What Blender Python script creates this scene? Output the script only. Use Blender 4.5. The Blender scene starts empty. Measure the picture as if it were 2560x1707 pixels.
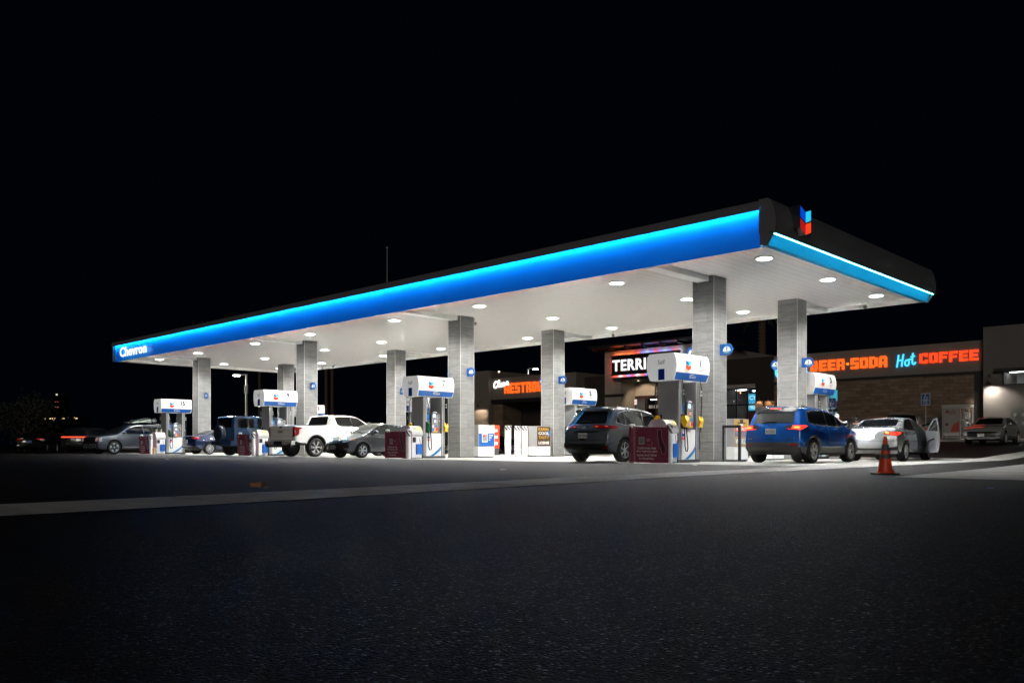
import bpy, bmesh, math, random
from mathutils import Vector, Matrix
from mathutils.bvhtree import BVHTree
from mathutils.geometry import delaunay_2d_cdt
S = bpy.context.scene
COL = S.collection
R = math.radians
random.seed(7)

# ------------------------------------------------------------------ camera, sky, exposure
CX, CY, CH, TH, FPX, HY = 13.4997, -22.8406, 0.518, 0.7699, 2097.0, 1112.45
cam_data = bpy.data.cameras.new('camera')
cam_data.sensor_width = 36.0
cam_data.lens = FPX / 2560 * 36
cam_data.shift_y = (HY - 853.5) / 2560
cam_data.clip_start = 0.05
cam_data.clip_end = 6000
cam = bpy.data.objects.new('camera', cam_data)
COL.objects.link(cam)
cam.location = (CX, CY, CH)
cam.rotation_euler = (R(90), 0, TH)
S.camera = cam

world = bpy.data.worlds.new('World')
S.world = world
world.use_nodes = True
_bg = world.node_tree.nodes['Background']
_bg.inputs[0].default_value = (0.25, 0.42, 1.0, 1)
_bg.inputs[1].default_value = 0.0017

# added fill from behind the camera, standing in for unseen road lamps and sign
sun_d = bpy.data.lights.new('front_fill', 'SUN')
sun_d.energy = .48; sun_d.angle = R(14); sun_d.color = (1, .93, .84)
sun = bpy.data.objects.new('front_fill', sun_d); COL.objects.link(sun)
sun.rotation_euler = Vector((-.42, .86, -.26)).to_track_quat('-Z', 'Y').to_euler()

S.view_settings.view_transform = 'Standard'
S.view_settings.look = 'None'
S.view_settings.exposure = 0.0
S.view_settings.gamma = 1.0
S.render.engine = 'CYCLES'
S.cycles.use_denoising = True
S.cycles.max_bounces = 8
S.cycles.diffuse_bounces = 5
S.cycles.glossy_bounces = 4
S.cycles.transmission_bounces = 4
S.cycles.sample_clamp_indirect = 0.0
S.cycles.caustics_reflective = False
S.cycles.caustics_refractive = False

# light levels of the lamps in the place
DOWNLIGHT = 1680.0
STRIP = 90.0

def ray(px, d):
    r = (px - 1280) / FPX * d
    return (CX + r * math.cos(TH) - d * math.sin(TH), CY + r * math.sin(TH) + d * math.cos(TH))
def on_y(px, y):                       # world x where an image column meets the plane Y = y
    k = (px - 1280) / FPX
    return ray(px, (y - CY) / (k * math.sin(TH) + math.cos(TH)))[0]
def on_x(px, x):
    k = (px - 1280) / FPX
    return ray(px, (x - CX) / (k * math.cos(TH) - math.sin(TH)))[1]
def dep(x, y):
    return -(x - CX) * math.sin(TH) + (y - CY) * math.cos(TH)
def z_at(py, x, y):
    return CH + (HY - py) * dep(x, y) / FPX

# ------------------------------------------------------------------ materials
MATS = {}
def nodes_of(m):
    nt = m.node_tree
    return nt, nt.nodes['Principled BSDF']
def setin(b, names, v):
    for n in names:
        if n in b.inputs:
            b.inputs[n].default_value = v
            return
def mat(name, col=(.5, .5, .5), rough=.5, metal=0., coat=0., spec=.5, emit=None, es=0., var=0., vs=6., bump=0., bs=40.):
    if name in MATS:
        return MATS[name]
    m = bpy.data.materials.new(name)
    m.use_nodes = True
    nt, b = nodes_of(m)
    c4 = (*col, 1)
    b.inputs['Base Color'].default_value = c4
    b.inputs['Roughness'].default_value = rough
    b.inputs['Metallic'].default_value = metal
    setin(b, ['Specular IOR Level'], spec)
    setin(b, ['Coat Weight'], coat)
    setin(b, ['Coat Roughness'], .04)
    if emit:
        b.inputs['Emission Color'].default_value = (*emit, 1)
        b.inputs['Emission Strength'].default_value = es
    if var > 0 or bump > 0:
        tc = nt.nodes.new('ShaderNodeTexCoord')
        if var > 0:
            nz = nt.nodes.new('ShaderNodeTexNoise')
            nz.inputs['Scale'].default_value = vs
            nz.inputs['Detail'].default_value = 6
            nt.links.new(tc.outputs['Object'], nz.inputs['Vector'])
            mx = nt.nodes.new('ShaderNodeMix'); mx.data_type = 'RGBA'
            mx.inputs['A'].default_value = (*[max(0, c * (1 - var)) for c in col], 1)
            mx.inputs['B'].default_value = (*[min(1, c * (1 + var)) for c in col], 1)
            nt.links.new(nz.outputs['Fac'], mx.inputs['Factor'])
            nt.links.new(mx.outputs['Result'], b.inputs['Base Color'])
            mr = nt.nodes.new('ShaderNodeMapRange')
            mr.inputs['To Min'].default_value = max(.02, rough - .12 * var * 2)
            mr.inputs['To Max'].default_value = min(1, rough + .25 * var * 2)
            nt.links.new(nz.outputs['Fac'], mr.inputs['Value'])
            nt.links.new(mr.outputs['Result'], b.inputs['Roughness'])
        if bump > 0:
            n2 = nt.nodes.new('ShaderNodeTexNoise')
            n2.inputs['Scale'].default_value = bs
            n2.inputs['Detail'].default_value = 4
            nt.links.new(tc.outputs['Object'], n2.inputs['Vector'])
            bp = nt.nodes.new('ShaderNodeBump')
            bp.inputs['Strength'].default_value = bump
            bp.inputs['Distance'].default_value = .02
            nt.links.new(n2.outputs['Fac'], bp.inputs['Height'])
            nt.links.new(bp.outputs['Normal'], b.inputs['Normal'])
    MATS[name] = m
    return m
def lamp(name, col, s):
    return mat(name, (.02, .02, .02), .5, emit=col, es=s)
def paint(name, col, metal=.35, rough=.32):
    m = mat(name, col, rough, metal * .6, coat=1.0)
    return m

def brick_mat(name, c1, c2, mortar, w, h, msize, rough=.6, bump=.4, streak=None, offs=.5, wob=0.):
    """tiles laid on vertical faces: (x + y, z) runs along whichever way the wall faces"""
    if name in MATS:
        return MATS[name]
    m = bpy.data.materials.new(name); m.use_nodes = True
    nt, b = nodes_of(m)
    tc = nt.nodes.new('ShaderNodeTexCoord')
    sp = nt.nodes.new('ShaderNodeSeparateXYZ')
    nt.links.new(tc.outputs['Object'], sp.inputs[0])
    ad = nt.nodes.new('ShaderNodeMath'); ad.operation = 'ADD'
    nt.links.new(sp.outputs[0], ad.inputs[0]); nt.links.new(sp.outputs[1], ad.inputs[1])
    cb = nt.nodes.new('ShaderNodeCombineXYZ')
    nt.links.new(ad.outputs[0], cb.inputs[0]); nt.links.new(sp.outputs[2], cb.inputs[1])
    vec = cb.outputs[0]
    if wob:
        nw = nt.nodes.new('ShaderNodeTexNoise'); nw.inputs['Scale'].default_value = 1.6
        nt.links.new(tc.outputs['Object'], nw.inputs['Vector'])
        vm = nt.nodes.new('ShaderNodeVectorMath'); vm.operation = 'MULTIPLY_ADD'
        vm.inputs[1].default_value = (wob, wob, wob)
        nt.links.new(nw.outputs['Color'], vm.inputs[0]); nt.links.new(vec, vm.inputs[2])
        vec = vm.outputs[0]
    br = nt.nodes.new('ShaderNodeTexBrick')
    br.offset = offs
    br.inputs['Scale'].default_value = 1
    br.inputs['Brick Width'].default_value = w
    br.inputs['Row Height'].default_value = h
    br.inputs['Mortar Size'].default_value = msize
    br.inputs['Mortar Smooth'].default_value = .2
    br.inputs['Color1'].default_value = (*c1, 1)
    br.inputs['Color2'].default_value = (*c2, 1)
    br.inputs['Mortar'].default_value = (*mortar, 1)
    nt.links.new(vec, br.inputs['Vector'])
    mp = nt.nodes.new('ShaderNodeMapping')
    mp.inputs['Scale'].default_value = streak or (3, 3, 3)
    nt.links.new(vec, mp.inputs['Vector'])
    nz = nt.nodes.new('ShaderNodeTexNoise')
    nz.inputs['Scale'].default_value = 1; nz.inputs['Detail'].default_value = 8; nz.inputs['Roughness'].default_value = .65
    nt.links.new(mp.outputs[0], nz.inputs['Vector'])
    mr = nt.nodes.new('ShaderNodeMapRange')
    mr.inputs['From Min'].default_value = .3; mr.inputs['From Max'].default_value = .7
    mr.inputs['To Min'].default_value = .72; mr.inputs['To Max'].default_value = 1.25
    nt.links.new(nz.outputs['Fac'], mr.inputs['Value'])
    mx = nt.nodes.new('ShaderNodeMix'); mx.data_type = 'RGBA'; mx.blend_type = 'MULTIPLY'
    mx.inputs['Factor'].default_value = 1
    nt.links.new(br.outputs['Color'], mx.inputs['A']); nt.links.new(mr.outputs['Result'], mx.inputs['B'])
    nt.links.new(mx.outputs['Result'], b.inputs['Base Color'])
    b.inputs['Roughness'].default_value = rough
    sb = nt.nodes.new('ShaderNodeMath'); sb.operation = 'SUBTRACT'
    nt.links.new(nz.outputs['Fac'], sb.inputs[0]); nt.links.new(br.outputs['Fac'], sb.inputs[1])
    bp = nt.nodes.new('ShaderNodeBump'); bp.inputs['Strength'].default_value = bump; bp.inputs['Distance'].default_value = .02
    nt.links.new(sb.outputs[0], bp.inputs['Height']); nt.links.new(bp.outputs['Normal'], b.inputs['Normal'])
    MATS[name] = m
    return m

M_WHITE = mat('white enamel', (.8, .8, .79), .35, var=.05, vs=3)
M_BLACK = mat('black plastic', (.012, .012, .013), .45)
M_RUBBER = mat('rubber', (.010, .010, .010), .7)
M_TYRE = mat('tyre rubber', (.008, .008, .008), .75, bump=.25, bs=60)
M_GREY = mat('grey metal', (.30, .30, .30), .4, metal=.3, var=.1, vs=4)
M_SILVER = mat('brushed silver', (.6, .6, .6), .3, metal=.8, var=.08, vs=5)
M_DARK = mat('dark grey plastic', (.05, .05, .055), .4)
M_BLUE = mat('signal blue', (.01, .105, .42), .35)
M_BLUED = mat('deep blue', (.006, .03, .30), .35)
M_CYAN = mat('cyan', (.02, .55, .70), .35)
M_RED = mat('signal red', (.75, .06, .02), .35)
M_YELLOW = mat('yellow vinyl', (.75, .45, .01), .4, var=.15, vs=20)
M_GREEN = mat('green plastic', (.01, .14, .05), .35)
M_PAPER = mat('white paper', (.78, .78, .76), .6)
M_INK = mat('dark ink', (.03, .03, .035), .6)
M_GLASS = mat('dark tinted glass', (.006, .007, .008), .03, spec=.6)
M_GLASSG = mat('grey tinted glass', (.03, .033, .033), .04, spec=.7)
M_CHROME = mat('chrome', (.75, .75, .76), .14, metal=.75)
M_ALU = mat('alloy', (.62, .62, .64), .3, metal=.45)
M_ORANGE = mat('orange vinyl', (.75, .06, .015), .45, var=.12, vs=9)

# ------------------------------------------------------------------ mesh helpers
class MB:
    def __init__(s):
        s.v = []; s.f = []; s.m = []
    def add(s, vs, fs, mi=0):
        o = len(s.v); s.v += [tuple(v) for v in vs]
        for f in fs:
            s.f.append([i + o for i in f]); s.m.append(mi)
        return s
    def box(s, x0, x1, y0, y1, z0, z1, mi=0):
        v = [(x, y, z) for z in (z0, z1) for y in (y0, y1) for x in (x0, x1)]
        return s.add(v, [(0, 2, 3, 1), (4, 5, 7, 6), (0, 1, 5, 4), (2, 6, 7, 3), (0, 4, 6, 2), (1, 3, 7, 5)], mi)
    def prism(s, poly, a0, a1, axis='y', mi=0):
        """poly in the plane across axis; y: (x,z)  x: (y,z)  z: (x,y)"""
        n = len(poly)
        def P(p, a):
            return {'y': (p[0], a, p[1]), 'x': (a, p[0], p[1]), 'z': (p[0], p[1], a)}[axis]
        v = [P(p, a0) for p in poly] + [P(p, a1) for p in poly]
        f = [tuple(range(n)), tuple(range(2 * n - 1, n - 1, -1))]
        f += [(i, i + n, (i + 1) % n + n, (i + 1) % n) for i in range(n)]
        return s.add(v, f, mi)
    def lathe(s, prof, n=24, axis='z', c=(0, 0, 0), mi=0, closed=False):
        """prof: (radius, height)"""
        v = []
        for r, h in prof:
            for k in range(n):
                a = 2 * math.pi * k / n
                p = (r * math.cos(a), r * math.sin(a), h)
                if axis == 'y': p = (p[0], h, p[1])
                if axis == 'x': p = (h, p[0], p[1])
                v.append((p[0] + c[0], p[1] + c[1], p[2] + c[2]))
        m = len(prof); f = []
        for j in range(m if closed else m - 1):
            j2 = (j + 1) % m
            for k in range(n):
                f.append((j * n + k, j * n + (k + 1) % n, j2 * n + (k + 1) % n, j2 * n + k))
        if not closed:
            if prof[0][0] > 1e-6: f.append(tuple(range(n - 1, -1, -1)))
            if prof[-1][0] > 1e-6: f.append(tuple((m - 1) * n + k for k in range(n)))
        return s.add(v, f, mi)
    def cyl(s, c, r, h, axis='z', n=16, mi=0, r2=None):
        return s.lathe([(r, 0), (r if r2 is None else r2, h)], n, axis, c, mi)
    def tube(s, pts, r, n=8, mi=0, r2=None):
        pts = [Vector(p) for p in pts]; m = len(pts); v = []
        up = Vector((0, 0, 1)); prev = None
        for i, p in enumerate(pts):
            t = (pts[min(i + 1, m - 1)] - pts[max(i - 1, 0)]).normalized()
            if prev is None:
                a = t.cross(up)
                if a.length < .1: a = t.cross(Vector((1, 0, 0)))
            else:
                a = prev - t * prev.dot(t)
                if a.length < 1e-5: a = t.cross(up)
            a.normalize(); prev = a; b = t.cross(a)
            rr = r if r2 is None else r + (r2 - r) * i / (m - 1)
            for k in range(n):
                an = 2 * math.pi * k / n
                v.append(p + a * rr * math.cos(an) + b * rr * math.sin(an))
        f = []
        for i in range(m - 1):
            for k in range(n):
                f.append((i * n + k, i * n + (k + 1) % n, (i + 1) * n + (k + 1) % n, (i + 1) * n + k))
        f += [tuple(range(n - 1, -1, -1)), tuple((m - 1) * n + k for k in range(n))]
        return s.add(v, f, mi)
    def sphere(s, c, r, n=14, mi=0, sc=(1, 1, 1)):
        prof = [(max(1e-7, math.sin(math.pi * j / (n // 2))), -math.cos(math.pi * j / (n // 2))) for j in range(n // 2 + 1)]
        t = MB().lathe(prof, n)
        return s.add([(c[0] + x * r * sc[0], c[1] + y * r * sc[1], c[2] + z * r * sc[2]) for x, y, z in t.v], t.f, mi)
    def merge(s, o, fn=None, mi=None):
        vs = [fn(v) for v in o.v] if fn else o.v
        k = len(s.v); s.v += [tuple(v) for v in vs]
        for f, m in zip(o.f, o.m):
            s.f.append([i + k for i in f]); s.m.append(m if mi is None else mi)
        return s
    def build(s, name, mats, parent=None, smooth=False, bevel=0., loc=None, fix=True, angle=35):
        me = bpy.data.meshes.new(name)
        me.from_pydata(s.v, [], s.f)
        if not isinstance(mats, (list, tuple)): mats = [mats]
        for m in mats: me.materials.append(m)
        if len(mats) > 1: me.polygons.foreach_set('material_index', [min(i, len(mats) - 1) for i in s.m])
        if fix:
            bm = bmesh.new(); bm.from_mesh(me)
            bmesh.ops.recalc_face_normals(bm, faces=bm.faces)
            if bevel:
                es = [e for e in bm.edges if len(e.link_faces) == 2 and e.calc_face_angle(0) > .5]
                bmesh.ops.bevel(bm, geom=es, offset=bevel, segments=2, profile=.7, affect='EDGES', clamp_overlap=True)
            bm.to_mesh(me); bm.free()
        if smooth:
            me.polygons.foreach_set('use_smooth', [True] * len(me.polygons))
            try: me.set_sharp_from_angle(angle=R(angle))
            except Exception: pass
        me.update()
        o = bpy.data.objects.new(name, me)
        COL.objects.link(o)
        if parent: o.parent = parent
        if loc: o.location = loc
        return o

def thing(name, label, cat, loc=(0, 0, 0), rz=0., group=None):
    o = bpy.data.objects.new(name, None)
    o.empty_display_size = .2
    COL.objects.link(o)
    o.location = loc; o.rotation_euler = (0, 0, rz)
    return tag(o, label, cat, group)
def tag(o, label, cat, group=None):
    o['label'] = label; o['category'] = cat
    if group: o['group'] = group
    return o
def structure(o):
    o['kind'] = 'structure'
    return o
def copy_tree(o, parent=None):
    c = o.copy(); COL.objects.link(c)
    if parent: c.parent = parent
    for ch in list(o.children): copy_tree(ch, c)
    return c

_txt = {}
def text_mesh(s, bold=0., space=1.):
    """letters as a flat mesh, height about 1 (capitals .72), centred on x, standing on y = 0"""
    k = (s, bold, space)
    if k in _txt: return _txt[k]
    cu = bpy.data.curves.new('lettering', 'FONT')
    cu.body = s; cu.size = 1; cu.offset = bold; cu.align_x = 'CENTER'; cu.space_character = space
    cu.resolution_u = 3; cu.dimensions = '2D'; cu.fill_mode = 'FRONT'
    ob = bpy.data.objects.new('lettering', cu)
    COL.objects.link(ob)
    dg = bpy.context.evaluated_depsgraph_get()
    me = bpy.data.meshes.new_from_object(ob.evaluated_get(dg))
    vs = [(v.co.x, v.co.y) for v in me.vertices]; fs = [tuple(p.vertices) for p in me.polygons]
    bpy.data.objects.remove(ob); bpy.data.curves.remove(cu); bpy.data.meshes.remove(me)
    _txt[k] = (vs, fs)
    return vs, fs
def text_fit(s, w, h, bold=0., space=1.):
    """letters stretched to a box w by h, centred on (0,0)"""
    vs, fs = text_mesh(s, bold, space)
    x0 = min(v[0] for v in vs); x1 = max(v[0] for v in vs); y0 = min(v[1] for v in vs); y1 = max(v[1] for v in vs)
    return [((x - (x0 + x1) / 2) * w / (x1 - x0), (y - (y0 + y1) / 2) * h / (y1 - y0)) for x, y in vs], fs
def add_text(mb, s, w, h, fn, bold=0., mi=0, space=1.):
    vs, fs = text_fit(s, w, h, bold, space)
    mb.add([fn(x, y) for x, y in vs], fs, mi)
def solid_text(mb, s, w, h, fn3, depth, bold=0., mi=0, space=1.):
    """letters with thickness; fn3(u, v, d)"""
    vs, fs = text_fit(s, w, h, bold, space)
    n = len(vs)
    cnt = {}
    for f in fs:
        for i in range(len(f)):
            e = (f[i], f[(i + 1) % len(f)]); cnt[e] = cnt.get(e, 0) + 1
    side = [(a, b, b + n, a + n) for (a, b) in cnt if (b, a) not in cnt]
    mb.add([fn3(x, y, depth) for x, y in vs] + [fn3(x, y, 0) for x, y in vs],
           list(fs) + [tuple(i + n for i in reversed(f)) for f in fs] + side, mi)

def islands(mb):
    par = list(range(len(mb.v)))
    def find(i):
        while par[i] != i: par[i] = par[par[i]]; i = par[i]
        return i
    for f in mb.f:
        for i in f[1:]: par[find(i)] = find(f[0])
    out = {}
    for f, m in zip(mb.f, mb.m): out.setdefault(find(f[0]), []).append((f, m))
    res = []
    for fs in out.values():
        ids = sorted({i for f, _ in fs for i in f}); ix = {i: k for k, i in enumerate(ids)}
        q = MB(); q.v = [mb.v[i] for i in ids]; q.f = [[ix[i] for i in f] for f, _ in fs]; q.m = [m for _, m in fs]
        res.append(q)
    return res

def round_poly(pts, r=.1, n=5):
    out = []; m = len(pts)
    for i in range(m):
        p = Vector(pts[i][:2]); a = Vector(pts[i - 1][:2]); b = Vector(pts[(i + 1) % m][:2])
        rr = pts[i][2] if len(pts[i]) > 2 else r
        d1 = (a - p); d2 = (b - p)
        l = min(rr, d1.length * .48, d2.length * .48)
        if l < 1e-4: out.append(tuple(p)); continue
        s = p + d1.normalized() * l; e = p + d2.normalized() * l
        for k in range(n + 1):
            t = k / n
            q = s * (1 - t) ** 2 + p * 2 * t * (1 - t) + e * t * t
            out.append((q.x, q.y))
    return out
def pip(x, y, poly):
    c = False; j = len(poly) - 1
    for i in range(len(poly)):
        xi, yi = poly[i]; xj, yj = poly[j]
        if (yi > y) != (yj > y) and x < (xj - xi) * (y - yi) / (yj - yi + 1e-12) + xi: c = not c
        j = i
    return c
def resample(poly, step):
    out = []
    for i in range(len(poly)):
        a = Vector(poly[i]); b = Vector(poly[(i + 1) % len(poly)])
        n = max(1, int(math.ceil((b - a).length / step)))
        for k in range(n):
            q = a.lerp(b, k / n); out.append((q.x, q.y))
    return out
def tess(poly, step=.08, extra=()):
    """triangles filling a closed polygon, with inner points so that it can be bent"""
    poly = resample(poly, step)
    n = len(poly)
    vs = [Vector(p) for p in poly]; es = [(i, (i + 1) % n) for i in range(n)]
    for line in extra:
        k = len(vs); vs += [Vector(p) for p in line]; es += [(k + i, k + i + 1) for i in range(len(line) - 1)]
    x0 = min(p[0] for p in poly); x1 = max(p[0] for p in poly); y0 = min(p[1] for p in poly); y1 = max(p[1] for p in poly)
    nx = int((x1 - x0) / step); ny = int((y1 - y0) / step)
    for i in range(1, nx + 1):
        for j in range(1, ny + 1):
            x = x0 + (x1 - x0) * i / (nx + 1); y = y0 + (y1 - y0) * j / (ny + 1)
            if pip(x, y, poly): vs.append(Vector((x, y)))
    r = delaunay_2d_cdt(vs, es, [], 0, 1e-5)
    V = r[0]; F = []
    for f in r[2]:
        cx = sum(V[i].x for i in f) / len(f); cy = sum(V[i].y for i in f) / len(f)
        if pip(cx, cy, poly): F.append(tuple(f))
    return [(v.x, v.y) for v in V], F
# ------------------------------------------------------------------ the ground
def zg(x, y):
    t = min(1, max(0, (x + 24) / 20)); t = t * t * (3 - 2 * t)
    u = min(24.5, max(0, y - 9)); u = u if u > 3 else u * u / 6 + u * .5
    return .0325 * u * t

def ground_mat(name, kind):
    m = bpy.data.materials.new(name); m.use_nodes = True
    nt, b = nodes_of(m); L = nt.links
    N = lambda t: nt.nodes.new(t)
    tc = N('ShaderNodeTexCoord')
    def noise(scale, detail=5, rough=.6, stretch=None):
        n = N('ShaderNodeTexNoise'); n.inputs['Scale'].default_value = scale; n.inputs['Detail'].default_value = detail
        n.inputs['Roughness'].default_value = rough
        if stretch:
            mp = N('ShaderNodeMapping'); mp.inputs['Scale'].default_value = stretch
            L.new(tc.outputs['Object'], mp.inputs[0]); L.new(mp.outputs[0], n.inputs['Vector'])
        else: L.new(tc.outputs['Object'], n.inputs['Vector'])
        return n
    def ramp(src, stops):
        r = N('ShaderNodeValToRGB'); e = r.color_ramp.elements
        while len(e) < len(stops): e.new(.5)
        for k, (p, c) in enumerate(stops): e[k].position = p; e[k].color = (*c, 1)
        L.new(src, r.inputs[0]); return r
    def mul(a, bb, f=1.):
        x = N('ShaderNodeMix'); x.data_type = 'RGBA'; x.blend_type = 'MULTIPLY'; x.inputs['Factor'].default_value = f
        L.new(a, x.inputs['A']); L.new(bb, x.inputs['B']); return x.outputs['Result']
    if kind == 'asphalt':
        big = noise(.35, 5); mid = noise(9, 4, .65); fine = noise(70, 3, .75); trk = noise(.9, 4, .6, (2.2, .22, 1))
        vo = N('ShaderNodeTexVoronoi'); vo.inputs['Scale'].default_value = 105
        L.new(tc.outputs['Object'], vo.inputs['Vector'])
        sp = N('ShaderNodeSeparateColor'); L.new(vo.outputs['Color'], sp.inputs[0])
        base = ramp(fine.outputs['Fac'], [(.32, (.0025, .0025, .0023)), (.56, (.0125, .0119, .0105)), (.74, (.058, .055, .049))])
        stones = ramp(sp.outputs[1], [(0, (.25,) * 3), (.6, (.9,) * 3), (.8, (1.3, 1.27, 1.2)), (.96, (2.3, 2.2, 2.05))])
        stain = ramp(big.outputs['Fac'], [(.32, (.55, .55, .56)), (.66, (1.2, 1.18, 1.14))])
        patch = ramp(mid.outputs['Fac'], [(.34, (.62,) * 3), (.64, (1.2,) * 3)])
        track = ramp(trk.outputs['Fac'], [(.36, (.72,) * 3), (.56, (1.05,) * 3)])
        col = mul(mul(mul(mul(base.outputs[0], stones.outputs[0]), stain.outputs[0]), patch.outputs[0]), track.outputs[0])
        L.new(col, b.inputs['Base Color'])
        rr = ramp(sp.outputs[0], [(0, (.66,) * 3), (.9, (.58,) * 3), (.985, (.34,) * 3)])
        L.new(rr.outputs[0], b.inputs['Roughness'])
        setin(b, ['Specular IOR Level'], .16)
        hm = N('ShaderNodeMath'); hm.operation = 'MULTIPLY_ADD'; hm.inputs[1].default_value = -.8
        L.new(vo.outputs['Distance'], hm.inputs[0]); L.new(fine.outputs['Fac'], hm.inputs[2])
        bp = N('ShaderNodeBump'); bp.inputs['Strength'].default_value = .7; bp.inputs['Distance'].default_value = .014
        L.new(hm.outputs[0], bp.inputs['Height']); L.new(bp.outputs['Normal'], b.inputs['Normal'])
    else:
        lo, hi = {'pad': ((.33, .325, .30), (.47, .46, .43)), 'strip': ((.40, .395, .38), (.60, .59, .57)), 'walk': ((.3, .29, .27), (.42, .41, .38))}[kind]
        big = noise(.8, 6, .65); fine = noise(28, 4); tr = noise(1.2, 5, .6, (.35, 1.6, 1))
        base = ramp(big.outputs['Fac'], [(.3, lo), (.68, hi)])
        spk = ramp(fine.outputs['Fac'], [(.3, (.82,) * 3), (.7, (1.08,) * 3)])
        col = mul(base.outputs[0], spk.outputs[0])
        dirt = ramp(tr.outputs['Fac'], [(.34, (.55, .54, .52)), (.52, (1, 1, 1))])
        col = mul(col, dirt.outputs[0], .8)
        br = N('ShaderNodeTexBrick'); br.offset = 0
        br.inputs['Scale'].default_value = 1
        w, h = {'pad': (3.86, 3.86), 'strip': (40, 3.2), 'walk': (2.4, 2.4)}[kind]
        br.inputs['Brick Width'].default_value = w; br.inputs['Row Height'].default_value = h
        br.inputs['Mortar Size'].default_value = .012; br.inputs['Mortar Smooth'].default_value = .3
        for q in ('Color1', 'Color2'): br.inputs[q].default_value = (1, 1, 1, 1)
        br.inputs['Mortar'].default_value = (.3, .3, .3, 1)
        L.new(tc.outputs['Object'], br.inputs['Vector'])
        L.new(mul(col, br.outputs['Color']), b.inputs['Base Color'])
        b.inputs['Roughness'].default_value = .75
        setin(b, ['Specular IOR Level'], .25 if kind == 'pad' else .45)
        bp = N('ShaderNodeBump'); bp.inputs['Strength'].default_value = .25; bp.inputs['Distance'].default_value = .01
        L.new(fine.outputs['Fac'], bp.inputs['Height']); L.new(bp.outputs['Normal'], b.inputs['Normal'])
    return m
M_ASPH = ground_mat('asphalt', 'asphalt')
M_PAD = ground_mat('forecourt concrete', 'pad')
M_STRIP = ground_mat('gutter concrete', 'strip')
M_WALK = ground_mat('walkway concrete', 'walk')

xs = [-1500, -800, -400, -200, -120, -80] + [-60 + 2 * i for i in range(51)] + [50, 70, 120, 250, 600, 1500]
ys = [-300, -120, -60, -40] + [-30 + 2 * i for i in range(36)] + [50, 70, 120, 250, 600, 1500]
mb = MB()
mb.add([(x, y, zg(x, y)) for y in ys for x in xs],
       [(j * len(xs) + i, j * len(xs) + i + 1, (j + 1) * len(xs) + i + 1, (j + 1) * len(xs) + i) for j in range(len(ys) - 1) for i in range(len(xs) - 1)])
structure(mb.build('ground', M_ASPH, smooth=True))

def sheet(name, m, rows, dz):
    """rows: (y, x_left, x_right); a paved sheet lying on the ground"""
    mb = MB(); n = 12; v = []; f = []
    rr = []
    for (y0, a0, b0), (y1, a1, b1) in zip(rows, rows[1:]):
        k = max(1, int((y1 - y0) / 1.5))
        for i in range(k):
            t = i / k; rr.append((y0 + (y1 - y0) * t, a0 + (a1 - a0) * t, b0 + (b1 - b0) * t))
    rr.append(rows[-1])
    for y, a, b in rr:
        for i in range(n + 1):
            x = a + (b - a) * i / n; v.append((x, y, zg(x, y) + dz))
    for j in range(len(rr) - 1):
        for i in range(n):
            f.append((j * (n + 1) + i, j * (n + 1) + i + 1, (j + 1) * (n + 1) + i + 1, (j + 1) * (n + 1) + i))
    mb.add(v, f)
    return structure(mb.build(name, m, smooth=True))
sheet('forecourt', M_PAD, [(-3.2, -41.5, 4.62), (10.6, -41.5, 4.62)], .004)
sheet('gutter_strip', M_STRIP, [(-40, 5.5, 7.0), (-19, 5.25, 6.6), (-10, 4.75, 5.85), (-2.5, 4.65, 5.75), (40, 4.4, 5.6)], .008)
sheet('concrete_apron', M_STRIP, [(-8.75, 8.45, 30), (-2, 8.1, 30), (14, 6.7, 30), (26, 6.4, 30)], .004)
# raised walkway in front of the store, with a kerb face
def walk(x0, x1, y0, y1):
    mb = MB(); n = 40; v = []; f = []
    for i in range(n + 1):
        x = x0 + (x1 - x0) * i / n
        za = zg(x, y0); zb = zg(x, y1)
        v += [(x, y0, za - .05), (x, y0, za + .13), (x, y0 + .15, za + .135), (x, y1, zb + .14)]
    for i in range(n):
        for k in range(3):
            f.append((4 * i + k, 4 * (i + 1) + k, 4 * (i + 1) + k + 1, 4 * i + k + 1))
    mb.add(v, f)
    structure(mb.build('walkway', M_WALK))
walk(-52, 40, 31.5, 35.5)
# ------------------------------------------------------------------ the forecourt canopy
CZ = 5.75            # ceiling
X0, X1, Y0, Y1 = -39.43, 3.45, -3.09, 8.9
ZB, ZT = 5.60, 6.76
m_ceil = bpy.data.materials.new('ceiling planks'); m_ceil.use_nodes = True
nt, b = nodes_of(m_ceil)
tc = nt.nodes.new('ShaderNodeTexCoord'); sp = nt.nodes.new('ShaderNodeSeparateXYZ'); nt.links.new(tc.outputs['Object'], sp.inputs[0])
fr = nt.nodes.new('ShaderNodeMath'); fr.operation = 'PINGPONG'; fr.inputs[1].default_value = .15
nt.links.new(sp.outputs[0], fr.inputs[0])
mr = nt.nodes.new('ShaderNodeMapRange'); mr.inputs['From Min'].default_value = .0; mr.inputs['From Max'].default_value = .012
nt.links.new(fr.outputs[0], mr.inputs['Value'])
nz = nt.nodes.new('ShaderNodeTexNoise'); nz.inputs['Scale'].default_value = 1.2; nz.inputs['Detail'].default_value = 3
mp = nt.nodes.new('ShaderNodeMapping'); mp.inputs['Scale'].default_value = (4, .25, 1)
nt.links.new(tc.outputs['Object'], mp.inputs[0]); nt.links.new(mp.outputs[0], nz.inputs['Vector'])
hs = nt.nodes.new('ShaderNodeMath'); hs.operation = 'MULTIPLY_ADD'; hs.inputs[1].default_value = .8
nt.links.new(nz.outputs['Fac'], hs.inputs[0]); nt.links.new(mr.outputs['Result'], hs.inputs[2])
bp = nt.nodes.new('ShaderNodeBump'); bp.inputs['Strength'].default_value = .55; bp.inputs['Distance'].default_value = .012
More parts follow.
